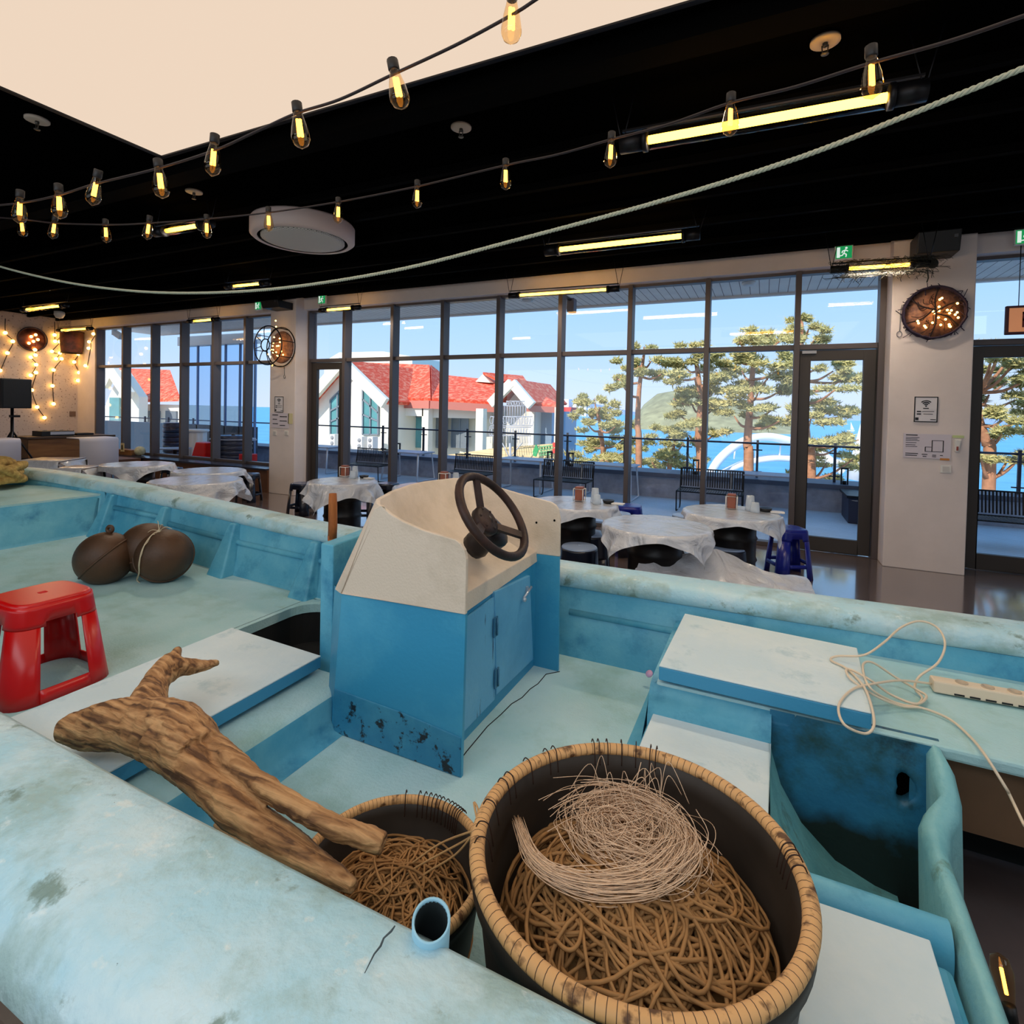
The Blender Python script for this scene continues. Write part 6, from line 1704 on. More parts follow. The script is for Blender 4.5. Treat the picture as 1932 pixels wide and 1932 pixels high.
# old net round the right tube lamp
rng = random.Random(4)
na, nc = PY(1578, 508, 6.2), PY(1765, 495, 6.2)
b = MB()
for i in range(130):
    t0 = rng.random(); p = na.lerp(nc, t0); a0 = rng.uniform(0, 2 * pi); pts = []
    for k in range(5):
        a = a0 + k * 0.5; rr = 0.065 + rng.uniform(-0.012, 0.03)
        pts.append(p + Vector((0.03 * k * rng.choice((-1, 1)), rr * cos(a), rr * sin(a) - 0.01)))
    b.tube(pts, 0.0022, 4)
for i in range(26):
    p = na.lerp(nc, rng.choice((rng.uniform(0, 0.3), rng.uniform(0.5, 1.0)))) + Vector((0, 0, -0.06))
    pts = [p]
    for k in range(4): pts.append(pts[-1] + Vector((rng.gauss(0, 0.02), rng.gauss(0, 0.02), -rng.uniform(0.005, 0.03))))
    b.tube(pts, 0.0025, 4)
p = nc + Vector((-0.06, 0, -0.06)); b.tube([p, p + Vector((0.01, 0, -0.08)), p + Vector((0.0, 0, -0.12))], 0.006, 5)
b.ball(nc + Vector((-0.02, 0, -0.01)), 0.045, 10, 8)
tag(b.build('fishing_net', mat('old_net', (44, 44, 38), 0.9), None), 'ragged dark net wrapped round the tube lamp by the right pillar', 'net')

# round ceiling air conditioner
acx, acy, acz = PZ(573, 447, 3.24).x, PZ(573, 447, 3.24).y, 3.20
t = thing('ceiling_air_conditioner', 'round white ceiling air conditioner with a perforated face', 'air conditioner', (acx, acy, acz))
RA = 0.49
MB().lathe([(RA * 0.86, 0.0), (RA * 0.95, 0.0), (RA, 0.02), (RA, 0.15), (RA * 0.97, 0.17), (0, 0.17)], (acx, acy, acz), 64, cap=False).build('ring_body', mat('ac_body', (214, 190, 182), 0.5), t)
MB().lathe([(0, 0.03), (RA * 0.9, 0.03)], (acx, acy, acz), 48, cap=False).build('air_gap', M_black, t)
m = mat('perforated_face', (206, 198, 190), 0.6)
N, L = m.node_tree.nodes, m.node_tree.links
tt_ = N.new('ShaderNodeTexCoord'); vo = N.new('ShaderNodeTexVoronoi'); vo.inputs['Scale'].default_value = 46; vo.inputs['Randomness'].default_value = 0.0
L.new(tt_.outputs['Object'], vo.inputs['Vector']); rr_ = N.new('ShaderNodeValToRGB'); L.new(vo.outputs['Distance'], rr_.inputs[0])
rr_.color_ramp.elements[0].position = 0.28; rr_.color_ramp.elements[0].color = lin((92, 88, 84)) + (1,); rr_.color_ramp.elements[1].position = 0.34; rr_.color_ramp.elements[1].color = lin((206, 198, 190)) + (1,)
L.new(rr_.outputs[0], N['Principled BSDF'].inputs['Base Color'])
MB().lathe([(0, -0.012), (RA * 0.70, -0.008), (RA * 0.80, 0.0), (RA * 0.80, 0.02)], (acx, acy, acz), 64, cap=False).build('perforated_face', m, t)
MB().lathe([(0.12, 0.17), (0.12, CEIL - acz)], (acx, acy, acz), 16).build('drop_pipe', M_black, t)
# sprinklers
for px, py, lb in ((1557, 80, 'round white sprinkler plate at the upper right, above the long tube lamp'), (870, 242, 'round white sprinkler plate above the middle of the boat'), (366, 363, 'round grey sprinkler plate near the corner of the light panel'), (70, 228, 'dim sprinkler plate left of the light panel')):
    p = PZ(px, py, CEIL - 0.012)
    t = thing('sprinkler', lb, 'sprinkler', tuple(p), 'ceiling sprinklers')
    MB().lathe([(0.068, 0.012), (0.068, 0.0), (0.05, -0.004), (0.0, -0.004)], p, 24).build('cover_plate', mat('sprinkler_plate', (190, 172, 156), 0.6), t)
    b = MB(); b.lathe([(0.012, 0), (0.012, -0.02), (0.006, -0.025)], p, 10)
    b.tube([p + Vector((-0.014, 0, -0.015)), p + Vector((-0.012, 0, -0.045)), p + Vector((0, 0, -0.055)), p + Vector((0.012, 0, -0.045)), p + Vector((0.014, 0, -0.015))], 0.003, 5)
    b.lathe([(0.018, -0.056), (0.018, -0.059)], p, 12)
    b.build('sprinkler_head', mat('sprinkler_brass', (90, 84, 78), 0.4, 0.7), t)

# string lights ------------------------------------------------------------------------------
M_bulb = pane_mat('bulb_glass', (1.0, 0.84, 0.62), 1.0)
M_fil = glow('filament', (255, 168, 60), 12.0)
M_wirep = mat('dark_flex', (30, 18, 22), 0.6)
def string(label, pts, wire_pts, ends):
    t = thing('string_lights', label, 'string lights', tuple(pts[len(pts) // 2][0]))
    MB().tube([Vector(ends[0])] + smooth_path(wire_pts, 8) + [Vector(ends[1])], 0.0045, 6).build('flex', M_wirep, t)
    for (g, tilt, s_) in pts:
        d = Vector((tilt[0], tilt[1], -1)).normalized()     # hang direction
        top_ = g - d * 0.062 * s_
        k = MB(); k.lathe([(0.013 * s_, -0.030 * s_), (0.016 * s_, -0.028 * s_), (0.016 * s_, 0.0), (0.014 * s_, 0.004 * s_)], top_, 12, d); so = k.build('bulb_socket', M_blackp, t)
        k = MB(); pr = [(0.013, 0.0), (0.0165, 0.018), (0.023, 0.045), (0.0275, 0.075), (0.0275, 0.088), (0.021, 0.103), (0.008, 0.112), (0.003, 0.116), (0.0, 0.117)]
        k.lathe([(r * s_, z * s_) for r, z in pr], top_ + d * 0.003, 16, d, cap=False); bo = k.build('bulb_glass', M_bulb, t)
        k = MB()
        u = d.orthogonal().normalized()
        k.tube([top_ + d * 0.025 * s_ + u * 0.004 * s_, top_ + d * 0.080 * s_ + u * 0.005 * s_], 0.0048 * s_, 6)
        k.tube([top_ + d * 0.025 * s_ - u * 0.004 * s_, top_ + d * 0.080 * s_ - u * 0.005 * s_], 0.0048 * s_, 6)
        k.build('filament', M_fil, bo)
    return t
Y1 = 1.3
s1 = [((965, 42), (0.0, 0), 0.95), ((751, 170), (0.25, 0), 1.0), ((566, 247), (0.18, 0), 1.0), ((402, 302), (-0.1, 0), 0.95), ((303, 346), (0.2, 0), 1.0), ((178, 362), (-0.35, 0), 0.95), ((112, 388), (0.1, 0), 1.0), ((37, 398), (-0.05, 0), 1.0)]
pts = []
for (px, py), tl_, s_ in s1: pts.append((PY(px, py, Y1), (tl_[0], 0.0), s_ * 1.06))
wp = [PY(q[0], q[1], Y1) for q in ((1100, -60), (1010, 0), (966, 28), (860, 85), (738, 142), (640, 188), (556, 215), (480, 250), (404, 284), (297, 318), (180, 347), (112, 368), (38, 383), (-60, 392))]
string('upper string of warm bulbs crossing below the glowing ceiling panel', pts, wp, ((0.9, 1.3, CEIL), (-7.5, 1.3, CEIL)))
s2 = [((1645, 148), 1.7), ((1378, 226), 1.9), ((1152, 291), 2.1), ((954, 336), 2.2), ((787, 373), 2.25), ((638, 403), 2.25), ((507, 419), 2.2), ((390, 433), 2.1), ((279, 435), 1.95), ((200, 441), 1.85), ((101, 434), 1.75), ((42, 431), 1.7)]
pts = []
for i, ((px, py), y) in enumerate(s2): pts.append((PY(px, py, y), ((0.05, 0.0, -0.03, 0.02, 0.0, 0.0, 0.05, 0.04, -0.2, 0.12, -0.25, 0.25)[i], 0), 0.95))
wp = [PY(q[0], q[1], q[2]) for q in ((2050, -10, 1.45), (1932, 30, 1.5), (1790, 78, 1.6), (1640, 120, 1.7), (1500, 164, 1.8), (1375, 195, 1.9), (1260, 235, 2.0), (1150, 264, 2.1), (1050, 292, 2.16), (953, 312, 2.2), (786, 352, 2.25), (638, 381, 2.25), (507, 401, 2.2), (392, 413, 2.1), (283, 421, 1.95), (212, 424, 1.85), (105, 421, 1.75), (45, 414, 1.7), (-40, 408, 1.65))]
string('lower string of warm bulbs running across the black ceiling', pts, wp, ((1.6, 1.0, CEIL), (-7.5, 1.5, CEIL)))
# lone bulb low at the bottom right corner
g = PX(1893, 1846, 0.555)
t = thing('string_light_bulb', 'lone glowing bulb at the bottom right corner beyond the transom', 'bulb', tuple(g))
d = Vector((0.15, -0.3, -1)).normalized(); d = -d
top_ = g - d * 0.05
k = MB(); k.lathe([(0.012, -0.04), (0.014, 0.0)], top_, 10, d); k.tube(smooth_path([top_ - d * 0.035, top_ + Vector((0.03, 0.0, -0.06)), top_ + Vector((0.2, 0.05, -0.10))], 6), 0.004, 6); k.build('bulb_socket', M_blackp, t)
k = MB(); k.lathe([(0.012, 0.0), (0.02, 0.04), (0.0235, 0.065), (0.018, 0.09), (0.0, 0.10)], top_, 14, d, cap=False); bo = k.build('bulb_glass', M_bulb, t)
k = MB(); k.tube([top_ + d * 0.02, top_ + d * 0.07], 0.004, 6); k.build('filament', M_fil, bo)

# rope slung across the room
rp = [(2010, 92, 1.72), (1932, 128, 1.75), (1716, 216, 1.8), (1500, 300, 1.85), (1230, 384, 1.92), (966, 455, 1.98), (770, 505, 2.0), (600, 535, 2.0), (470, 549, 2.0), (350, 553, 2.0), (250, 549, 2.0), (150, 537, 2.0), (70, 521, 2.0), (0, 503, 2.0), (-80, 478, 2.0)]
P = smooth_path([PY(*q) for q in rp], 16)
ra_, rb_ = Vector((1.9, 1.55, CEIL)), Vector((-8.2, 2.0, CEIL))
P = [ra_.lerp(P[0], k / 40) for k in range(40)] + P + [P[-1].lerp(rb_, k / 80) for k in range(1, 81)]
b = MB()
for s_ in range(3):
    pts = []; L_ = 0
    for i, p in enumerate(P):
        if i: L_ += (P[i] - P[i - 1]).length
        a = L_ / 0.045 * 2 * pi / 1.0 + s_ * 2 * pi / 3
        pts.append((p, a))
    # resample finely so that the strands twist
    fine = []
    for (p, a), (q, c_) in zip(pts, pts[1:]):
        for k in range(4):
            t = k / 4; v = p.lerp(q, t); aa = a + (c_ - a) * t
            fine.append(v + Vector((0, cos(aa), sin(aa))) * 0.0042)
    b.tube(fine, 0.0042, 6)
tag(b.build('hanging_rope', mat('pale_green_rope', (186, 190, 168), 0.8), None), 'pale twisted rope slung in a curve right across the room', 'rope')

# exit signs, ceiling speakers
M_exit = glow('exit_green', (30, 150, 84), 0.9); M_exw = glow('exit_white', (226, 244, 232), 0.9)
def exit_sign(label, px, py, y=6.72, w=0.085, h=0.075):
    p = PY(px, py, y)
    t = thing('exit_sign', label, 'sign', tuple(p), 'green exit signs')
    MB().box(p.x - w, p.x + w, y, y + 0.03, p.z - h, p.z + h).build('casing', M_white, t, bevel=0.004)
    MB().box(p.x - w + 0.01, p.x + w - 0.01, y - 0.002, y, p.z - h + 0.01, p.z + h - 0.01).build('face', M_exit, t)
    b = MB(); z, x, f = p.z, p.x, y - 0.005
    b.box(x - w + 0.02, x - w + 0.05, f, f + 0.002, z - h + 0.02, z + h - 0.02)
    b.lathe([(0.012, 0), (0.012, 0.002)], (x + 0.022, f + 0.002, z + 0.043), 10, (0, -1, 0))
    for a_, c_ in (((0.015, 0.028), (0.0, -0.012)), ((0.0, -0.012), (0.024, -0.024)), ((0.024, -0.024), (0.02, -0.052)), ((0.0, -0.012), (-0.014, -0.034)), ((-0.014, -0.034), (-0.036, -0.036)), ((0.014, 0.022), (0.038, 0.008)), ((0.014, 0.022), (-0.014, 0.012)), ((-0.014, 0.012), (-0.016, -0.008))):
        b.bar((x + a_[0], f + 0.001, z + a_[1]), (x + c_[0], f + 0.001, z + c_[1]), 0.011, 0.002, (0, 1, 0))
    b.build('running_figure', M_exw, t)
    MB().box(p.x - 0.01, p.x + 0.01, y + 0.01, y + 0.02, p.z + h, CEIL).build('hanger', M_blackm, t)
exit_sign('green running figure exit sign above the right glass door', 1592, 476)
exit_sign('green exit sign at the right edge above the last window', 1936, 446)
exit_sign('small green exit sign above the left glass door', 607, 565)
exit_sign('small green exit sign left of the left pillar', 487, 577)
def box_speaker(label, px, py, w, h):
    p = PY(px, py, 6.55)
    t = thing('ceiling_speaker', label, 'speaker', tuple(p), 'black speakers by the pillars')
    MB().hexa([(p.x - w, 6.45, p.z - h), (p.x + w, 6.45, p.z - h), (p.x + w, 6.74, p.z - h), (p.x - w, 6.74, p.z - h)], [(p.x - w, 6.4, p.z + h), (p.x + w, 6.4, p.z + h), (p.x + w, 6.74, p.z + h), (p.x - w, 6.74, p.z + h)]).build('cabinet', M_blackp, t, bevel=0.01)
    MB().box(p.x + w - 0.06, p.x + w - 0.03, 6.40, 6.425, p.z + 0.02, p.z + 0.05).build('badge', M_steel, t)
    MB().box(p.x - 0.03, p.x + 0.03, 6.6, 6.66, p.z + h, CEIL).build('bracket', M_blackm, t)
box_speaker('black box speaker at the top of the right pillar', 1765, 462, 0.17, 0.10)
box_speaker('black box speaker at the top of the left pillar', 520, 576, 0.20, 0.06)
# little dome camera
p = PZ(112, 597, 3.3)
t = thing('dome_camera', 'small white dome camera on the ceiling at the far left', 'camera', tuple(p))
MB().lathe([(0.09, 0.10), (0.09, 0.03), (0.06, -0.03), (0, -0.045)], p, 18).build('dome', M_white, t)
MB().lathe([(0.04, 0.10), (0.04, CEIL - p.z)], p, 12).build('stem', M_blackm, t)

# ================================================================== PILLAR AND WALL THINGS
M_spark = glow('fairy_light', (255, 190, 92), 14.0)
def netted_lamp(label, c, R, y, net=True, seed=0):
    rng = random.Random(seed)
    t = thing('round_net_lamp', label, 'wall lamp', tuple(c), 'round decorations on the walls')
    b = MB()
    b.lathe([(0, 0.0), (R * 0.98, 0.0), (R * 0.98, 0.01), (0, 0.012)], (c.x, y - 0.004, c.z), 40, (0, -1, 0), cap=False)
    b.build('back_disc', mat('amber_disc', (176, 122, 92), 0.7, rgb2=(120, 84, 72), scale=24), t)
    b = MB()
    for k in range(3):
        ring = [Vector((c.x + (R + rng.gauss(0, .004)) * cos(2 * pi * j / 48), y - 0.02 - 0.025 * k, c.z + (R + rng.gauss(0, .004)) * sin(2 * pi * j / 48))) for j in range(48)]
        b.tube(ring, 0.011, 6, True)
    for j in range(80):
        a = rng.uniform(0, 2 * pi); q = Vector((c.x + R * cos(a), y - 0.045, c.z + R * sin(a)))
        b.tube([q + Vector((rng.gauss(0, .02), 0.02, rng.gauss(0, .02))), q + Vector((0, -0.025, 0)), q + Vector((rng.gauss(0, .03), rng.uniform(-.03, .03), rng.gauss(0, .03)))], 0.004, 4)
    b.build('bound_hoop', mat('purple_black_cord', (48, 36, 58), 0.9), t)
    b = MB()
    for j in range(6):
        a = 2 * pi * j / 6 + 0.4
        b.tube(smooth_path([(c.x + R * cos(a), y - 0.05, c.z + R * sin(a)), (c.x + R * 0.5 * cos(a + 0.15), y - 0.09, c.z + R * 0.5 * sin(a + 0.15)), (c.x + rng.gauss(0, .02), y - 0.10, c.z + rng.gauss(0, .02))], 5), 0.008, 5)
    for j in range(26):
        a = rng.uniform(0, 2 * pi); r0, r1 = R * rng.uniform(0.1, 0.5), R * rng.uniform(0.5, 0.9)
        b.tube(smooth_path([(c.x + r0 * cos(a), y - 0.08, c.z + r0 * sin(a)), (c.x + (r0 + r1) / 2 * cos(a + .3), y - 0.07, c.z + (r0 + r1) / 2 * sin(a + .3)), (c.x + r1 * cos(a + .1), y - 0.05, c.z + r1 * sin(a + .1))], 4), 0.0035, 4)
    b.build('twigs', mat('dark_twigs', (46, 30, 30), 0.9), t)
    for j in range(24):
        a = rng.uniform(0, 2 * pi); r0 = R * sqrt(rng.random()) * 0.72
        b = MB(); b.ball((c.x + r0 * cos(a) + 0.02, y - 0.085, c.z + r0 * sin(a) - 0.01), 0.011, 8, 6); b.build('fairy_bulb', M_spark, t)
    return t
c = PY(1760, 591, 6.74)
netted_lamp('round netted wall lamp full of fairy bulbs on the right pillar', c, 0.255, 6.745, seed=6)
p = PY(1697, 625, 6.74)
b = MB(); b.tube(smooth_path([PY(1702, 575, 6.735), PY(1699, 590, 6.735), PY(1698, 612, 6.735), PY(1697, 625, 6.735)], 4), 0.004, 5)
b.tube([p + Vector((0.022 * cos(k * pi / 6), 0, 0.03 * sin(k * pi / 6) - 0.03)) for k in range(12)], 0.004, 5, True)
tag(b.build('hook_chain', M_steel, None), 'small chain with a ring hanging beside the netted lamp on the right pillar', 'chain')
# cage lamp on the left pillar
c = PY(522, 655, 6.70)
t = thing('cage_lamp', 'wire cage lamp full of fairy bulbs on the left pillar', 'wall lamp', tuple(c), 'round decorations on the walls')
xc, zc = PY(531, 655, 6.735).x, c.z
b = MB()
for (R, yy) in ((0.34, 6.72), (0.33, 6.45), (0.10, 6.40)):
    b.tube([Vector((xc + (0.0 if R > 0.2 else 0) + R * cos(2 * pi * k / 40), yy, zc + R * sin(2 * pi * k / 40))) for k in range(40)], 0.010, 6, True)
for k in range(8):
    a = 2 * pi * k / 8 + 0.2
    b.tube(smooth_path([(xc + 0.34 * cos(a), 6.72, zc + 0.34 * sin(a)), (xc + 0.33 * cos(a), 6.45, zc + 0.33 * sin(a)), (xc + 0.10 * cos(a), 6.40, zc + 0.10 * sin(a))], 5), 0.007, 5)
b.build('wire_cage', M_blackm, t)
MB().lathe([(0, 0), (0.28, 0.0), (0.26, 0.02), (0, 0.03)], (xc, 6.745, zc), 30, (0, -1, 0), cap=False).build('amber_dish', mat('amber_disc', (176, 122, 92), 0.7), t)
rng = random.Random(3)
for k in range(20):
    MB().ball((xc - 0.02 + rng.gauss(0, 0.07), 6.62 + rng.uniform(-0.08, 0.06), zc + rng.gauss(-0.02, 0.14)), 0.013, 8, 6).build('fairy_bulb', M_spark, t)
# notices on the pillars
def notice(name, label, cat, x0, z0, x1, z1, m, y=6.745, frame=None, bars=(), group=None):
    t = thing(name, label, cat, ((x0 + x1) / 2, y, (z0 + z1) / 2), group)
    MB().box(x0, x1, y - 0.006, y, z0, z1).build('sheet', m, t)
    if frame:
        b = MB(); w = 0.009
        for bx in ((x0, x1, z1 - w, z1), (x0, x1, z0, z0 + w), (x0, x0 + w, z0, z1), (x1 - w, x1, z0, z1)): b.box(bx[0], bx[1], y - 0.009, y - 0.004, bx[2], bx[3])
        b.build('frame', frame, t)
    if bars:
        b = MB()
        for (u0, v0, u1, v1) in bars: b.box(x0 + (x1 - x0) * u0, x0 + (x1 - x0) * u1, y - 0.008, y - 0.006, z1 + (z0 - z1) * v1, z1 + (z0 - z1) * v0)
        b.build('print', mat('ink', (44, 44, 50), 0.8), t)
    return t
M_paper = mat('paper', (224, 220, 224), 0.7)
def wifi(label, x0, z0, x1, z1):
    t = notice('wifi_sign', label, 'sign', x0, z0, x1, z1, M_paper, frame=M_blackp, bars=((0.12, 0.56, 0.30, 0.61), (0.34, 0.57, 0.85, 0.59), (0.12, 0.66, 0.30, 0.71), (0.40, 0.67, 0.80, 0.69), (0.38, 0.44, 0.62, 0.48), (0.06, 0.82, 0.2, 0.93), (0.7, 0.88, 0.93, 0.91)), group='framed wireless signs')
    cx, cz, w = (x0 + x1) / 2, z1 - (z1 - z0) * 0.37, (x1 - x0)
    b = MB()
    for r in (0.10, 0.19, 0.28):
        b.tube([(cx + w * r * sin(a), 6.737, cz + w * r * cos(a)) for a in [radians(-46 + 92 * k / 10) for k in range(11)]], w * 0.027, 5)
    b.ball((cx, 6.737, cz), w * 0.04, 8, 6, (1, 0.3, 1))
    b.build('wireless_symbol', M_blackp, t)
wifi('black framed wireless sign with arcs on the right pillar', 1.386, 1.525, 1.582, 1.785)
a_, c_ = PY(519, 748, 6.745), PY(535, 778, 6.745)
wifi('small framed wireless sign with arcs on the left pillar', a_.x, c_.z, c_.x, a_.z)
notice('paper_notice', 'white printed notice sheet below the wireless sign on the right pillar', 'notice', 1.305, 1.155, 1.70, 1.405, mat('paper_lilac', (214, 206, 216), 0.7),
       bars=((0.05, 0.04, 0.30, 0.08), (0.05, 0.15, 0.34, 0.17), (0.05, 0.21, 0.30, 0.23), (0.05, 0.27, 0.34, 0.29), (0.05, 0.36, 0.28, 0.38), (0.05, 0.45, 0.26, 0.47), (0.05, 0.52, 0.3, 0.54), (0.05, 0.80, 0.32, 0.83), (0.05, 0.88, 0.3, 0.91), (0.60, 0.25, 0.62, 0.72), (0.60, 0.25, 0.85, 0.27), (0.83, 0.25, 0.85, 0.72), (0.46, 0.70, 0.85, 0.72), (0.46, 0.52, 0.48, 0.72), (0.46, 0.52, 0.62, 0.54), (0.40, 0.82, 0.52, 0.85), (0.42, 0.90, 0.5, 0.93), (0.62, 0.84, 0.7, 0.87), (0.62, 0.9, 0.7, 0.93), (0.78, 0.84, 0.84, 0.87)))
MB_ = MB(); MB_.box(1.615, 1.69, 6.734, 6.739, 1.145, 1.165); tag(MB_.build('orange_tape', mat('orange_tape', (200, 130, 60), 0.7), None), 'scrap of orange tape at the foot of the notice on the right pillar', 'tape')
a_, c_ = PY(512, 779, 6.745), PY(545, 808, 6.745)
notice('paper_notice', 'white printed notice sheet below the wireless sign on the left pillar', 'notice', a_.x, c_.z, c_.x, a_.z, mat('paper_lilac', (214, 206, 216), 0.7), bars=((0.08, 0.1, 0.4, 0.16), (0.5, 0.2, 0.9, 0.26), (0.5, 0.5, 0.9, 0.55), (0.1, 0.4, 0.35, 0.45), (0.1, 0.7, 0.4, 0.75), (0.5, 0.8, 0.8, 0.85)))
t = thing('wall_thermometer', 'small pale hand sensor hung on the right edge of the right pillar', 'sensor', (1.745, 6.74, 1.32))
MB().hexa([(1.725, 6.71, 1.235), (1.76, 6.71, 1.235), (1.76, 6.745, 1.235), (1.725, 6.745, 1.235)], [(1.72, 6.70, 1.36), (1.775, 6.70, 1.36), (1.775, 6.745, 1.36), (1.72, 6.745, 1.36)]).build('sensor_body', M_white, t, bevel=0.008)
MB().box(1.735, 1.75, 6.70, 6.711, 1.25, 1.29).build('button', mat('sensor_red', (150, 70, 60), 0.5), t)
MB().box(1.71, 1.80, 6.737, 6.745, 1.375, 1.40).build('tape', mat('green_tape', (196, 210, 150), 0.7), t)
def switch(label, px, py, y=6.745, w=0.045):
    p = PY(px, py, y)
    t = thing('light_switch', label, 'switch', tuple(p), 'light switches')
    MB().box(p.x - w, p.x + w, y - 0.012, y, p.z - 0.04, p.z + 0.04).build('plate', M_white, t, bevel=0.004)
    MB().box(p.x - w * 0.6, p.x + w * 0.6, y - 0.016, y - 0.012, p.z - 0.026, p.z + 0.026).build('rocker', mat('switch_grey', (204, 200, 196), 0.5), t)
switch('white light switch below the notice on the right pillar', 1784, 885)
switch('left of two light switches low on the left pillar', 519, 817)
switch('right of two light switches low on the left pillar', 541, 817)
a_, c_ = PY(544, 780, 6.745), PY(552, 800, 6.745)
notice('yellow_note', 'small yellow note right of the notice on the left pillar', 'note', a_.x, c_.z, c_.x, a_.z, mat('yellow_paper', (214, 204, 160), 0.7))
p = PY(536, 690, 6.74); b = MB(); b.tube([p, p + Vector((0.01, 0, -0.16))], 0.006, 5); b.tube([p + Vector((0.012 + 0.02 * cos(k * pi / 5), 0, -0.19 + 0.03 * sin(k * pi / 5))) for k in range(10)], 0.005, 5, True)
tag(b.build('hook_chain', M_steel, None), 'small chain with a ring hanging below the cage lamp on the left pillar', 'chain')
# orange hanging sign at the right edge
a_, c_ = PY(1897, 578, 6.9), PY(1897, 632, 6.9)
t = thing('hanging_sign', 'orange sign with dark frame hanging at the right edge', 'sign', (a_.x + 0.4, 6.9, a_.z))
x0, z1, z0 = a_.x, a_.z, c_.z
MB().box(x0, x0 + 0.9, 6.88, 6.92, z0, z1).build('frame', mat('dark_plum_frame', (66, 22, 40), 0.5), t, bevel=0.008)
MB().box(x0 + 0.025, x0 + 0.875, 6.872, 6.88, z0 + 0.025, z1 - 0.025).build('face', mat('orange_face', (244, 170, 124), 0.6, emit=(244, 160, 110), estr=0.25), t)
b = MB(); lx = PY(1929, 605, 6.87).x; lz = (z0 + z1) / 2; h = 0.075
b.box(lx, lx + 0.022, 6.866, 6.872, lz - h, lz + h); b.box(lx, lx + 0.08, 6.866, 6.872, lz + h - 0.022, lz + h); b.box(lx, lx + 0.075, 6.866, 6.872, lz - 0.012, lz + 0.010)
b.box(lx + 0.066, lx + 0.088, 6.866, 6.872, lz - 0.002, lz + h - 0.01)
b.add([(lx + 0.03, 6.868, lz - 0.01), (lx + 0.055, 6.868, lz - 0.01), (lx + 0.095, 6.868, lz - h), (lx + 0.068, 6.868, lz - h)], [(0, 1, 2, 3)])
b.build('letter', mat('letter_dark_red', (96, 20, 24), 0.6), t)
for xx in (x0 + 0.1, x0 + 0.8): MB().tube([(xx, 6.9, z1), (xx, 6.9, CEIL)], 0.004, 5).build('hanging_wire', M_blackm, t)

# decorations and fairy lights on the end wall
def wall_pt(px, py, d=0.03): return PX(px, py, XL + d)
c = wall_pt(61, 640)
t = thing('round_wall_decoration', 'round copper disc decoration among the fairy lights on the end wall', 'wall decoration', tuple(c), 'round decorations on the walls')
M_cop = mat('copper_glow', (160, 92, 66), 0.35, 0.4, rgb2=(96, 54, 44), scale=5)
MB().lathe([(0, 0.04), (0.24, 0.03), (0.26, 0.0)], (XL + 0.01, c.y, c.z), 36, (1, 0, 0), cap=False).build('disc', M_cop, t)
b = MB(); b.tube([(XL + 0.04, c.y + 0.265 * cos(2 * pi * k / 40), c.z + 0.255 * sin(2 * pi * k / 40)) for k in range(40)], 0.015, 6, True); b.build('hoop', mat('purple_black_cord', (48, 36, 58), 0.9), t)
for k in range(5):
    MB().ball((XL + 0.08, c.y - 0.08 + 0.04 * k, c.z - 0.10 + 0.05 * ((k * 3) % 5)), 0.03, 8, 6).build('fairy_bulb', M_spark, t)
c = PX(136, 646, XL + 0.26)
t = thing('hanging_basket', 'dark red netted basket hung in the far left corner of the end wall', 'basket', tuple(c))
b = MB(); b.lathe([(0.19, -0.24), (0.215, 0.0), (0.215, 0.24)], (XL + 0.24, c.y, c.z), 20, cap=False)
b.build('netting', mat('dark_red_net', (96, 44, 34), 0.8, rgb2=(58, 30, 26), scale=9), t)
for zz, rr in ((-0.24, 0.195), (0.24, 0.22)):
    b = MB(); b.tube([(XL + 0.24 + rr * cos(2 * pi * k / 24), c.y + rr * sin(2 * pi * k / 24), c.z + zz) for k in range(24)], 0.014, 6, True); b.build('hoop', M_hook, t)
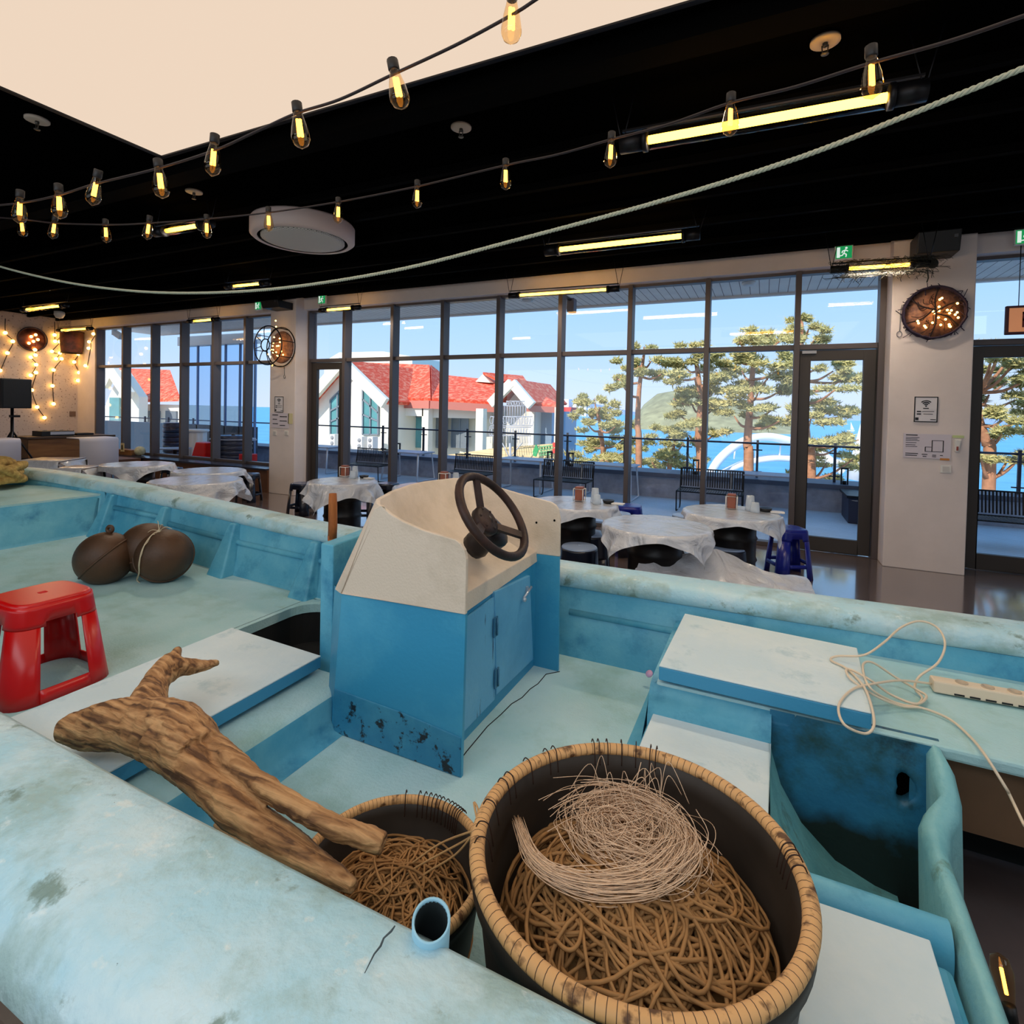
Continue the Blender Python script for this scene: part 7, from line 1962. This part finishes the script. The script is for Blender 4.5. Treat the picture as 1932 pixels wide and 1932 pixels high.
STR = [('fairy light strand left of the copper disc on the end wall', [(10, 628), (24, 644), (14, 666), (0, 699)]),
       ('fairy light strand hanging under the copper disc on the end wall', [(66, 660), (67, 670), (58, 674), (68, 688), (58, 708), (68, 703), (60, 736), (70, 768), (84, 788)]),
       ('fairy light strand bunched right of the copper disc on the end wall', [(103, 632), (104, 644), (116, 633), (113, 645), (98, 663), (113, 666), (120, 658), (106, 677), (116, 677), (101, 698), (99, 728), (101, 762)]),
       ('fairy light strand in the corner by the white pillar', [(148, 668), (140, 683), (149, 703), (147, 718)])]
for lb, ps_ in STR:
    P = [wall_pt(x, y, 0.06) for x, y in ps_]
    t = thing('fairy_lights', lb, 'fairy lights', tuple(P[0]), 'fairy light strands')
    b = MB(); b.tube(smooth_path([P[0] + Vector((0, 0, 0.3))] + [p + Vector((-0.03, 0.02, 0)) for p in P], 4), 0.008, 4); b.build('wire', M_wirep, t)
    for p in P: MB().ball(p, 0.036, 10, 8).build('fairy_bulb', M_spark, t)
P = [PY(176, 630, 7.02), PY(168, 645, 7.02), PY(167, 657, 7.02), PY(161, 690, 7.02)]
t = thing('fairy_lights', 'fairy light strand on the white corner pillar', 'fairy lights', tuple(P[0]), 'fairy light strands')
b = MB(); b.tube(smooth_path([P[0] + Vector((0, 0, 0.2))] + [p + Vector((0.02, 0.03, 0)) for p in P], 4), 0.008, 4); b.build('wire', M_wirep, t)
for p in P: MB().ball(p, 0.034, 10, 8).build('fairy_bulb', M_spark, t)
c = wall_pt(138, 781); 
switch_ = thing('wall_outlet', 'small outlet low on the end wall beside the corner pillar', 'outlet', tuple(c))
MB().box(XL + 0.001, XL + 0.015, c.y - 0.06, c.y + 0.06, c.z - 0.06, c.z + 0.06).build('plate', mat('outlet_grey', (120, 96, 84), 0.6), switch_)
# small security camera outside seen through the left bay
p = PY(224, 632, 7.6)
t = thing('security_camera', 'white security camera under the eaves outside the left bay', 'camera', tuple(p))
MB().bar(p + Vector((-0.15, 0, 0.06)), p + Vector((0.12, 0, -0.06)), 0.12, 0.12).build('housing', M_white, t, bevel=0.01)
MB().box(p.x - 0.2, p.x - 0.15, 7.55, 7.65, p.z, 3.39).build('bracket', M_white, t)
